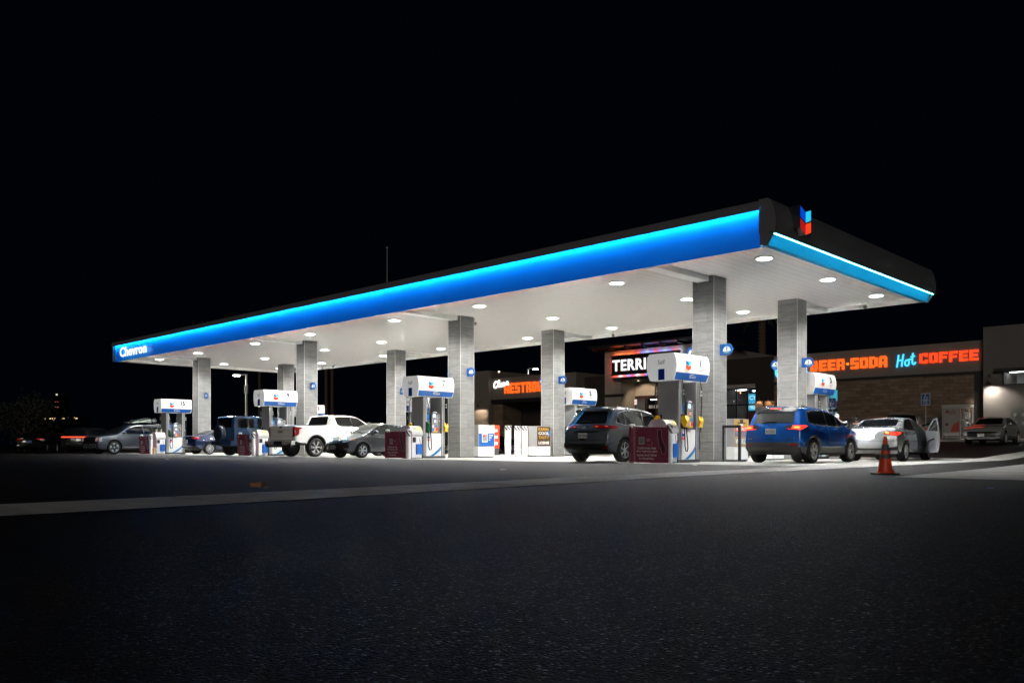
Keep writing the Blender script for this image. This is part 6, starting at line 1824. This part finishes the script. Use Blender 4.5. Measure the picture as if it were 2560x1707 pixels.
# ---------- white grey sedan parked nose out at the right
c = Car('parked_car', 'pale grey fastback sedan parked nose out at the right by the store wall', (.95, 26.4, zg(.95, 26.4)), R(-88), 4.91, 1.86,
        [(-2.42, .45, .12), (-2.45, .8, .15), (-2.38, 1.02, .1), (-2.0, 1.08, .15), (-1.1, 1.36, .3), (-.3, 1.44, .5), (.2, 1.41, .4), (1.02, 1.0, .25), (1.6, .93, .3), (2.2, .78, .2), (2.42, .62, .12), (2.46, .40, .1), (2.38, .20, .08), (2.0, .17, .1), (-2.0, .24, .12)],
        SED, (-1.42, 1.42), .335, paint('pale grey paint', (.42, .42, .41), .3, .25), plan=(.55, .12), bow=(.14, .03))
c.patch('F', [(-.64, 1.03), (.64, 1.03), (.54, 1.34), (-.54, 1.34)], M_GLASS, 'windscreen', rad=.06)
c.patch('F', [(-.82, .37), (.82, .37), (.84, .60), (.55, .64), (-.55, .64), (-.84, .60)], M_TRIM, 'grille', off=.010, rad=.04)
c.lines('F', [[(-.84, .69), (.84, .69)]], M_CHROME, 'light_bar', .025, .012)
c.lines('F', [[(-.84, .33), (-.6, .27), (.6, .27), (.84, .33)]], M_CHROME, 'lower_trim', .03, .012)
for sg in (-1, 1): c.patch('F', [(sg * .62, .42), (sg * .82, .44), (sg * .82, .56), (sg * .66, .56)], M_HEADL, 'headlight', off=.014, rad=.02)
c.plate_flat('F', .46, None, m=mat('pale plate', (.7, .7, .68), .4))
for sd in 'RL':
    c.patch(sd, [(-1.7, 1.06), (-1.2, 1.27), (-.7, 1.35), (-.2, 1.37), (.2, 1.33), (.80, 1.0), (.4, .985), (-.9, 1.015)], M_GLASS, 'side_window', rad=.04)
    c.lines(sd, [[(-.28, 1.36), (-.32, .99)]], M_TRIM, 'window_pillar', .05, .009)
    c.handle(sd, -.8, .9); c.handle(sd, .1, .9)
c.mirror(.70, .99, M_CHROME)
c.wheels4((-1.42, 1.42), 'five', rim=M_ALU)
# ------------------------------------------------------------------ around the store
cx0, cx1, cx2 = on_y(2355, 32.8), on_y(2402, 32.8), on_y(2416, 32.8)
gz = zg(cx1, 32.8) + .135
t = thing('gas_bottle_cage', 'white gas bottle cage with a faded poster standing by the stone wall', 'cage', (cx0, 32.8, gz))
W_ = cx1 - cx0; H_ = 1.92
mfr = mat('cage frame white', (.36, .36, .345), .5)
mb = MB()
for x in (0, W_ - .06, W_ + .42):
    for y in (0, .75): mb.box(x, x + .05, y, y + .05, 0, H_)
for z in (.06, H_ - .06): mb.box(.05, W_ - .06, .003, .047, z, z + .05); mb.box(.05, W_ - .06, .753, .797, z, z + .05); mb.box(W_ - .01, W_ + .42, .003, .047, z, z + .05)
for k in range(4): mb.box(W_ - .01, W_ + .42, .004, .046, .35 + k * .38, .38 + k * .38)
mb.build('frame', mfr, t)
MB().box(-.02, W_ + .49, -.02, .82, H_, H_ + .16).build('roof', mfr, t, bevel=.01)
po = MB().box(.08, W_ - .10, .01, .03, .18, H_ - .10).build('poster', mat('poster pale', (.30, .28, .26), .6), t)
mb = MB()
ww = W_ - .18
P_ = lambda u, v, d=0.: (.08 + u * ww, .006 - d, .18 + v * (H_ - .28))
mb.add([P_(a, c) for a, c in ((.45, .14), (1, .14), (1, .55), (.62, .42))], [(0, 1, 2, 3)], 0)
mb.add([P_(a, c) for a, c in ((0, 0), (1, 0), (1, .11), (0, .11))], [(0, 1, 2, 3)], 1)
add_text(mb, 'Blue Rhino', ww * .5, .12, lambda u, v: (.08 + ww * .58 + u, .004, .18 + (H_ - .28) * .92 + v), .02, 2)
add_text(mb, 'PROPANE', ww * .5, .10, lambda u, v: (.08 + ww * .55 + u, .004, .18 + (H_ - .28) * .84 + v), .02, 2)
for k in range(3): mb.add([P_(a, c) for a, c in ((.1, .60 + k * .05), (.5, .60 + k * .05), (.5, .625 + k * .05), (.1, .625 + k * .05))], [(0, 1, 2, 3)], 3)
for z in (.90, .43): mb.lathe([(.10, -.004), (.10, 0)], 18, 'y', P_(.22, z), 2)
mb.build('poster_print', [mat('poster red', (.42, .06, .04), .6), mat('poster strip', (.5, .48, .46), .6), mat('poster maroon', (.20, .03, .03), .6), M_GREY], po)
for k in range(6):
    MB().lathe([(.0001, 0), (.15, .02), (.155, .28), (.10, .36), (.0001, .38)], 14).build('gas_bottle', mat('bottle white', (.45, .45, .44), .4), t, smooth=True, loc=(W_ + .2, .3 + .3 * (k % 2), .1 + .58 * (k // 2)))
t = thing('meter_cabinet', 'grey metal cabinet on the right wall behind the pale fastback sedan', 'cabinet', (on_y(2527, 34.1), 34.1, zg(4, 33) + .6))
MB().box(0, 2.2, 0, .18, 0, 1.35).build('case', mat('meter grey', (.10, .11, .10), .5), t, bevel=.01)
for i in range(5):
    for j in range(2): MB().lathe([(.10, -.05), (.11, 0)], 14, 'y', (.25 + i * .42, 0, .45 + j * .5)).build('meter_dial', M_GREY, t)
def access_sign(px, y0p, y1p, yy, label, dark=False):
    x = on_y(px, yy); zt = z_at(y0p, x, yy); z0 = z_at(y1p, x, yy); g = zg(x, yy) + .13
    t = thing('accessible_parking_sign', label, 'sign', (x, yy, g), 0, 'accessible parking signs')
    MB().tube([(0, .03, 0), (0, .03, zt - g - .05)], .03, 8).build('post', M_GREY, t, smooth=True)
    w_ = .24
    MB().box(-w_ - .02, w_ + .02, -.012, -.002, z0 - g - .02, zt - g + .02).build('plate_edge', M_PAPER, t)
    pl = MB().box(-w_, w_, -.016, -.0125, z0 - g, zt - g).build('plate', M_BLUED if dark else mat('sign plate blue', (.015, .09, .28), .5), t)
    zc = zt - g - (zt - z0) * .30; s = .11
    mb = MB(); F_ = lambda u, v: (u * s, -.02, zc + v * s)
    mb.tube([F_(.8 * math.cos(a), -.5 + .8 * math.sin(a)) for a in [R(100 + 250 * k / 14) for k in range(15)]], .012, 5)
    mb.tube([F_(-.15, 1.1), F_(-.05, .1), F_(.7, .1), F_(1.0, -.9), F_(1.3, -.8)], .014, 5); mb.sphere(F_(-.2, 1.5), .03, 8)
    add_text(mb, 'PARKING', w_ * 1.5, .07, lambda u, v: (u, -.02, zt - g - (zt - z0) * .58 + v), .02)
    add_text(mb, 'ONLY', w_ * 1.0, .07, lambda u, v: (u, -.02, zt - g - (zt - z0) * .70 + v), .02)
    add_text(mb, 'VAN', w_ * 1.2, .07, lambda u, v: (u, -.02, zt - g - (zt - z0) * .88 + v), .02)
    mb.build('symbol', M_PAPER, pl)
access_sign(2314, 984, 1012, 31.7, 'blue accessible parking sign on a thin post before the stone wall')
access_sign(2081, 995, 1019, 31.7, 'dark accessible parking sign in front of the lit cooler window', True)
# red advert panel among the bins
rx, ry = ray(1239, 43.5)
t = thing('standing_sign', 'upright red advert panel beside the black sedan', 'sign', (rx, ry, zg(rx, ry)), R(42))
MB().box(-.20, .20, -.03, .03, .35, 1.55).build('board', M_RED, t)
MB().box(-.16, .16, -.12, .12, 0, .35).build('foot', M_DARK, t)
mb = MB()
for k in range(3): mb.box(-.11, .11, -.036, -.031, 1.2 - k * .33, 1.34 - k * .33)
mb.build('white_marks', M_PAPER, t)

# traffic cone
t = thing('traffic_cone', 'orange traffic cone with two dull bands on a black foot', 'cone', (8.01, -7.86, .006), R(-44))
MB().prism(round_poly([(-.19, -.19), (.19, -.19), (.19, .19), (-.19, .19)], .06, 4), 0, .032, 'z').build('foot', M_RUBBER, t, bevel=.006)
cn = [(.135, .032), (.115, .06)]
rad = lambda z: .128 - (.128 - .028) * (z - .04) / .62
MB().lathe([(.145, .032), (.142, .045), (rad(.06), .06), (rad(.40), .40), (.026, .655), (.022, .665), (.014, .665)], 28).build('cone', M_ORANGE, t, smooth=True)
m_band = mat('worn grey band', (.085, .085, .085), .55, var=.3, vs=20)
for z0, z1 in ((.285, .36), (.42, .53)):
    MB().lathe([(rad(z0) + .003, z0), (rad(z1) + .003, z1)], 28).build('band', m_band, t, smooth=True)

# litter
t = thing('crushed_cup', 'crushed brown paper cup lying on the dark asphalt', 'litter', (4.27, -17.72, .004), R(30))
rnd = random.Random(4)
mb = MB(); mb.lathe([(.032, -.09), (.036, -.04), (.046, .03), (.052, .075)], 14, 'x', (0, 0, .045))
mb.v = [(x, y * (1.25 if z < .04 else 1) + rnd.uniform(-.006, .006), max(.002, z * .8 + rnd.uniform(-.008, .008))) for x, y, z in mb.v]
mb.build('cup', mat('brown card', (.30, .12, .035), .6, var=.2, vs=30), t)
mb = MB(); mb.add([(.05, -.06, .004), (.14, -.03, .012), (.13, .05, .006), (.05, .05, .02)], [(0, 1, 2, 3)]); mb.build('torn_lid', mat('brown card', (0, 0, 0)), t)
def scrap(px, py, label, m, s=.06, name='paper_scrap', pos=None, h=.012):
    if pos is None:
        d = FPX * CH / (py - HY); pos = ray(px, d)
    r_ = random.Random(int(px + py)); mb = MB(); n = 7
    ring = [(s * (.6 + .6 * r_.random()) * math.cos(k * 2 * math.pi / n), s * (.5 + .5 * r_.random()) * math.sin(k * 2 * math.pi / n), h * r_.random()) for k in range(n)]
    mb.add(ring + [(0, 0, h)], [(k, (k + 1) % n, n) for k in range(n)])
    o = mb.build(name, m, None); o.location = (pos[0], pos[1], .010)
    tag(o, label, 'litter', 'scraps of litter on the ground')
scrap(1259, 1175, 'white paper scrap on the asphalt before the pump numbered 7', M_PAPER, .09)
scrap(2475, 1223, 'small blue scrap on the asphalt at the right', mat('blue scrap', (.05, .2, .6), .4), .04)
scrap(456, 1141, 'white scrap on the asphalt before the dark navy sedan', M_PAPER, .13)
scrap(418, 1149, 'pale scrap on the asphalt left of the farthest slanting banner', M_PAPER, .10)
scrap(238, 1132, 'white scrap lying near the front of the grey blue vehicle', M_PAPER, .12)
scrap(204, 1138, 'flat pale scrap at the left of the asphalt', M_PAPER, .14)
scrap(2310, 1138, 'white wrapper on the drive right of the silver sedan', M_PAPER, .10)
scrap(1738, 1163, 'clear plastic scrap at the foot of the nearest pump', M_PAPER, .10)
bx, by = XC(3) + .48, -2.75
t = thing('paper_bag', 'brown paper bag standing by the farthest wash station', 'bag', (bx, by, .004), R(20))
mb = MB(); mb.prism([(-.15, 0), (.15, 0), (.17, .32), (.05, .40), (-.13, .34)], -.10, .10, 'y'); rnd = random.Random(2)
mb.v = [(x + rnd.uniform(-.03, .03), y + rnd.uniform(-.03, .03), max(0, z + rnd.uniform(-.03, .03))) for x, y, z in mb.v]
mb.build('bag', mat('kraft paper', (.38, .22, .10), .7), t)
t = thing('coffee_cups', 'two paper cups standing on the farthest wash station', 'cup', (XC(3) + .05, -2.62, 1.262)) if False else None
for k, s in enumerate((-1, 1)):
    t = thing('paper_cup', 'cream paper cup on the %s side of the farthest wash station top' % ('front' if s < 0 else 'rear'), 'cup', (XC(3) + .06, -2.24 + s * .13, 1.264), 0, 'cups on the wash station')
    MB().lathe([(.045, 0), (.06, .17), (.055, .17), (.04, .01)], 14).build('cup', mat('cream paper', (.6, .5, .36), .5), t, smooth=True)

# ------------------------------------------------------------------ lamps, palms, tree, far lights
def street_lamp(px, py, d, label, power, head=1):
    x, y = ray(px, d); z = CH + (HY - py) * d / FPX
    t = thing('street_lamp', label, 'street lamp', (x, y, 0), TH)
    MB().tube([(0, 0, 0), (0, 0, z)], .13, 10, r2=.10).build('pole', mat('pale pole', (.6, .58, .55), .5), t, smooth=True)
    MB().box(-.9 * head, .1, -.05, .05, z, z + .10).build('arm', M_GREY, t)
    MB().box(-.9 * head - .32, -.9 * head + .32, -.16, .16, z - .03, z + .14).build('head', M_GREY, t, bevel=.02)
    MB().box(-.9 * head - .28, -.9 * head + .28, -.19, .13, z - .06, z - .031).build('lens', lamp('street lens', (1, .96, .9), 120.), t)
    ld = bpy.data.lights.new('lamp_light', 'SPOT'); ld.energy = power * 4; ld.spot_size = R(150); ld.spot_blend = .6; ld.shadow_soft_size = .2; ld.color = (1, .96, .9)
    lo = bpy.data.objects.new('lamp_light', ld); COL.objects.link(lo); lo.parent = t; lo.location = (-.9 * head, -.03, z - .08)
    MB().box(-.16, .16, -.16, .16, z - 1.7, z - .9).build('junction_box', mat('pale pole', (0, 0, 0)), t)
    return t
street_lamp(616, 938, 78, 'tall lit street lamp behind the canopy, right of the boxy blue vehicle', 300)
street_lamp(1320, 922, 100, 'lit car park lamp seen above the store roof', 300, -1)
fl = thing('flood_light', 'small flood light on the roof edge of the left store block', 'light', (on_y(1247, 34.5), 34.4, z_at(933, on_y(1247, 34.5), 34.4)))
MB().box(-.45, .25, -.06, .06, -.05, .03).build('arm', M_DARK, fl); MB().box(.10, .40, -.12, .06, .03, .22).build('head', M_DARK, fl)
MB().box(.13, .37, -.125, -.121, .05, .20).build('lens', lamp('flood lens', (1, .85, .6), 2.5), fl)

m_trunk = mat('palm trunk', (.08, .052, .037), .9, var=.3, vs=9, bump=.8, bs=18)
m_frond = mat('palm frond', (.02, .035, .012), .6)
def palm(px, d, h, r, label, seed):
    x, y = ray(px, d); rnd = random.Random(seed)
    t = thing('palm_tree', label, 'palm tree', (x, y, 0), 0, 'tall palms behind the canopy')
    mb = MB(); pts = [(math.sin(k * .3 + seed) * .05, 0, h * k / 20) for k in range(21)]
    mb.tube(pts, r, 12, r2=r * .8)
    for k in range(0, int(h * 3)): mb.lathe([(r * 1.0, k / 3), (r * 1.09, k / 3 + .12), (r * .98, k / 3 + .2)], 12)
    mb.build('trunk', m_trunk, t, smooth=True)
    mb = MB()
    for k in range(34):
        a = rnd.random() * 2 * math.pi; el = rnd.uniform(-.9, 1.1); L_ = rnd.uniform(1.5, 2.2)
        prev = None
        for i in range(9):
            s = i / 8; rr_ = L_ * s; zz = h + math.sin(el) * rr_ - .5 * s * s * L_
            c_ = (rr_ * math.cos(a) * math.cos(el * .6), rr_ * math.sin(a) * math.cos(el * .6), zz)
            if prev and i > 2:
                for sg in (-1, 1):
                    w_ = .5 * (1 - s) + .15
                    e_ = (c_[0] - sg * math.sin(a) * w_ + .2 * math.cos(a), c_[1] + sg * math.cos(a) * w_ + .2 * math.sin(a), c_[2] - .25)
                    mb.add([prev, c_, e_], [(0, 1, 2)])
            prev = c_
    mb.build('crown', m_frond, t, fix=False)
palm(816, 92, 15.2, .19, 'left of two thin palm trunks close together behind the canopy', 1)
palm(831, 95, 15.0, .19, 'right of two thin palm trunks close together behind the canopy', 2)
palm(649, 95, 13.2, .16, 'faint palm trunk standing right of the street lamp', 3)
palm(1905, 76, 13.6, .34, 'thick palm trunk rising behind the middle of the store roof', 4)
def tree(px, d, zc, r, label, seed, n=2600):
    x, y = ray(px, d); rnd = random.Random(seed)
    t = thing('tree', label, 'tree', (x, y, 0))
    mb = MB(); mb.tube([(0, 0, 0), (.1, 0, zc * .5), (0, .1, zc)], .16, 8, r2=.07)
    for k in range(7):
        a = k * .9; mb.tube([(0, 0, zc * .45), (r * .5 * math.cos(a), r * .5 * math.sin(a), zc * .8 + .2 * (k % 3))], .06, 6, r2=.02)
    mb.build('trunk', m_trunk, t, smooth=True)
    mb = MB(); cl = [(rnd.gauss(0, r * .45), rnd.gauss(0, r * .45), zc + rnd.gauss(0, r * .28)) for _ in range(26)]
    for _ in range(n):
        c_ = rnd.choice(cl); p = Vector([c_[i] + rnd.gauss(0, r * .16) for i in range(3)])
        u = Vector((rnd.uniform(-1, 1), rnd.uniform(-1, 1), rnd.uniform(-1, 1))).normalized() * .11
        v = u.orthogonal().normalized() * .05
        mb.add([p - u, p + v, p + u, p - v], [(0, 1, 2, 3)])
    mb.build('crown', mat('dry leaves', (.022, .022, .006), .7, var=.4, vs=1.5), t, fix=False)
tree(60, 72, 2.9, 2.9, 'faint dry leafy tree in the dark at the far left', 11)
# far away: a tower with three lamps and a low block with a row of lamps
x, y = ray(150, 600)
t = thing('distant_tower', 'far dark tower marked by one white and a few red lamps', 'tower', (x, y, 0), TH)
MB().prism([(-4, -4), (4, -4), (4, 4), (-4, 4)], 0, 36, 'z').build('shaft', mat('far black', (.0008, .0008, .0008), .9, spec=0), t)
zt = lambda py: CH + (HY - py) * 600 / FPX
MB().box(-.5, .5, -4.6, -4.05, zt(987) - .5, zt(987) + .5).build('top_lamp', lamp('far white lamp', (1, .95, .8), .8), t)
MB().box(-1.4, 1.2, -4.6, -4.05, zt(1005) - .3, zt(1005) + .3).build('red_lamp', lamp('far red lamp', (.8, .12, .06), .25), t)
for s in (-1, 1): MB().box(s * .7 - .4, s * .7 + .4, -4.6, -4.05, zt(1018) - .35, zt(1018) + .35).build('red_lamp', lamp('far red lamp 2', (.8, .2, .15), .3), t)
x, y = ray(158, 590)
t = thing('distant_building', 'far dark low block with a row of warm lamps along its roof', 'building', (x, y, 0), TH)
zt = lambda py: CH + (HY - py) * 590 / FPX
MB().box(-16, 16, -3, 6, 0, zt(1042)).build('block', mat('far black', (0, 0, 0)), t)
for px, py, w_, e in ((118, 1047, 1.6, .7), (128, 1047, 1.2, .3), (134, 1046.5, 1.9, 1.6), (143, 1046, 1.3, .9), (140, 1050, .6, .3), (162, 1046, .7, .5), (166, 1046, .9, .7), (177, 1044, .6, .25), (192, 1044, .6, .4), (197, 1046, 1.3, 1.1)):
    u = (px - 158) * 590 / FPX
    MB().box(u - w_ / 2, u + w_ / 2, -3.3, -3.02, zt(py) - .42, zt(py) + .42).build('roof_lamp', lamp('far warm lamp %d' % int(e * 10), (1, .68, .38), e), t)

# ------------------------------------------------------------------ people
def skinned(name, verts, edges, radii, m, parent, sub=2):
    me = bpy.data.meshes.new(name); me.from_pydata(verts, edges, [])
    ob = bpy.data.objects.new(name, me); COL.objects.link(ob)
    sk = ob.modifiers.new('skin', 'SKIN'); sk.use_smooth_shade = True
    ss = ob.modifiers.new('sub', 'SUBSURF'); ss.levels = ss.render_levels = sub
    for i, r in enumerate(radii):
        d = me.skin_vertices[0].data[i]; d.radius = r if isinstance(r, tuple) else (r, r); d.use_root = (i == 0)
    dg = bpy.context.evaluated_depsgraph_get()
    m2 = bpy.data.meshes.new_from_object(ob.evaluated_get(dg))
    m2.materials.clear(); m2.materials.append(m)
    m2.polygons.foreach_set('use_smooth', [True] * len(m2.polygons))
    bpy.data.objects.remove(ob)
    o = bpy.data.objects.new(name, m2); COL.objects.link(o); o.parent = parent
    return o
M_SKIN = mat('skin', (.42, .22, .15), .5)
def person(label, loc, yaw, top, legs, hair, bend=0., reach=.3, h=1.72, hair_len=.0):
    """facing local +x; bend leans the trunk forward from the hips"""
    s = h / 1.75
    t = thing('person', label, 'person', loc, yaw)
    rot = lambda p: (.0 + (p[0] * math.cos(bend) + (p[2] - .93) * math.sin(bend)), p[1], .93 + (p[2] - .93) * math.cos(bend) - p[0] * math.sin(bend))
    V = {'pelvis': (0, 0, .95), 'waist': (0, 0, 1.08), 'chest': (.0, 0, 1.30), 'neck': (.01, 0, 1.47), 'head0': (.03, 0, 1.54), 'head': (.035, 0, 1.63), 'crown': (.02, 0, 1.71)}
    V = {k: rot(p) for k, p in V.items()}
    if bend > .2:      # the head looks a little up again
        n = V['neck']; V['head0'] = (n[0] + .05, 0, n[2] + .05); V['head'] = (n[0] + .10, 0, n[2] + .11); V['crown'] = (n[0] + .13, 0, n[2] + .19)
    for sd, sg in (('l', 1), ('r', -1)):
        V['sh' + sd] = rot((0, sg * .17, 1.41)); S_ = V['sh' + sd]
        rc = reach if sg > 0 else reach * .6
        V['el' + sd] = (S_[0] + .28 * math.sin(rc), sg * .23, S_[2] - .28 * math.cos(rc))
        E_ = V['el' + sd]; V['wr' + sd] = (E_[0] + .25 * math.sin(rc + .6), sg * .21, E_[2] - .25 * math.cos(rc + .6))
        W = V['wr' + sd]; dx, dz = math.sin(rc + .6), -math.cos(rc + .6)
        V['pa' + sd] = (W[0] + .07 * dx, sg * .21, W[2] + .07 * dz)
        P_ = V['pa' + sd]
        for q in range(4): V['f%d%s' % (q, sd)] = (P_[0] + (.085 - .012 * abs(q - 1.5)) * dx, sg * .21 + (q - 1.5) * .021, P_[2] + (.085 - .012 * abs(q - 1.5)) * dz)
        V['th' + sd] = (W[0] + .06 * dx + .03, sg * .165, W[2] + .06 * dz)
        V['hi' + sd] = (0, sg * .09, .90); V['kn' + sd] = (.03, sg * .10, .50); V['an' + sd] = (-.01, sg * .10, .09); V['to' + sd] = (.16, sg * .12, .035)
    RR = {'pelvis': (.15, .11), 'waist': (.14, .10), 'chest': (.16, .11), 'neck': .055, 'head0': .075, 'head': .098, 'crown': .07}
    for sd in 'lr':
        RR.update({'sh' + sd: .062, 'el' + sd: .042, 'wr' + sd: .030, 'pa' + sd: (.04, .02), 'th' + sd: .011, 'hi' + sd: .092, 'kn' + sd: .06, 'an' + sd: .042, 'to' + sd: .04})
        for q in range(4): RR['f%d%s' % (q, sd)] = .010
    Ed = [('pelvis', 'waist'), ('waist', 'chest'), ('chest', 'neck'), ('neck', 'head0'), ('head0', 'head'), ('head', 'crown')]
    for sd in 'lr':
        Ed += [('chest', 'sh' + sd), ('sh' + sd, 'el' + sd), ('el' + sd, 'wr' + sd), ('wr' + sd, 'pa' + sd), ('wr' + sd, 'th' + sd), ('pelvis', 'hi' + sd), ('hi' + sd, 'kn' + sd), ('kn' + sd, 'an' + sd), ('an' + sd, 'to' + sd)] + [('pa' + sd, 'f%d%s' % (q, sd)) for q in range(4)]
    def part(name, keys, m, grow, sub=2):
        ks = [k for k in V if k in keys]; ks.sort(key=lambda k: keys.index(k)); ix = {k: i for i, k in enumerate(ks)}
        ee = [(ix[a], ix[b2]) for a, b2 in Ed if a in ix and b2 in ix]
        g = lambda r: tuple(q + grow for q in r) if isinstance(r, tuple) else r + grow
        return skinned(name, [tuple(c * s for c in V[k]) for k in ks], ee, [g(RR[k]) for k in ks], m, t, sub)
    part('body', list(V), M_SKIN, 0)
    part('jacket', ['waist', 'chest', 'pelvis'] + [a + sd for sd in 'lr' for a in ('sh', 'el', 'wr')], top, .022)
    part('trousers', ['pelvis'] + [a + sd for sd in 'lr' for a in ('hi', 'kn', 'an')], legs, .018)
    for sd in 'lr':
        a, b2 = V['an' + sd], V['to' + sd]
        MB().sphere(((a[0] + b2[0]) / 2 * s, (a[1] + b2[1]) / 2 * s, .05), 1, 12, 0, (.14, .05, .05)).build('shoe', M_BLACK, t, smooth=True)
    hd = Vector(V['head']) * s; up = (Vector(V['crown']) * s - hd).normalized(); fw = Vector((up.z, 0, -up.x))
    def at(f, l, u): return hd + fw * f + Vector((0, l, 0)) + up * u
    MB().sphere(at(.112, 0, -.015), .018, 8, 0, (1, .8, 1.4)).build('nose', M_SKIN, t, smooth=True)
    for sg in (-1, 1):
        MB().sphere(at(.092, sg * .035, .02), .012, 8).build('eye', M_INK, t, smooth=True)
        MB().sphere(at(.0, sg * .095, .0), .026, 8, 0, (.7, .5, 1.1)).build('ear', M_SKIN, t, smooth=True)
    MB().sphere(at(.094, 0, -.055), .02, 8, 0, (.5, 1.3, .35)).build('mouth', mat('lips', (.35, .12, .1), .5), t, smooth=True)
    mb = MB(); rnd = random.Random(6)
    mb.sphere(at(-.025, 0, .045), .113, 16)
    mb.v = [tuple(Vector(v) + Vector((rnd.uniform(-.01, .01), rnd.uniform(-.01, .01), rnd.uniform(-.01, .01)))) for v in mb.v]
    mb.build('hair', hair, t, smooth=True)
p = ray(2112, 31.0)
person('white haired person in a grey jacket leaning over behind the bright blue car', (p[0], p[1], .004), R(205), mat('grey jacket', (.07, .08, .09), .8), mat('dark trousers', (.03, .03, .04), .8), mat('white hair', (.62, .56, .48), .7), .38, .5, 1.74)
p = ray(2141, 33.5)
person('person in black seen as a dark shape left of the silver sedan', (p[0], p[1], zg(*p)), R(100), mat('black clothes', (.008, .008, .009), .8), mat('black clothes', (0, 0, 0)), mat('dark hair', (.008, .007, .006), .6), .1, .2, 1.62)
p = ray(1319, 54)
person('small far person standing among the black cars', (p[0], p[1], zg(*p)), R(-60), mat('dark coat', (.02, .018, .018), .8), mat('dark coat', (0, 0, 0)), mat('brown hair', (.08, .03, .015), .6), .05, .2, 1.70)
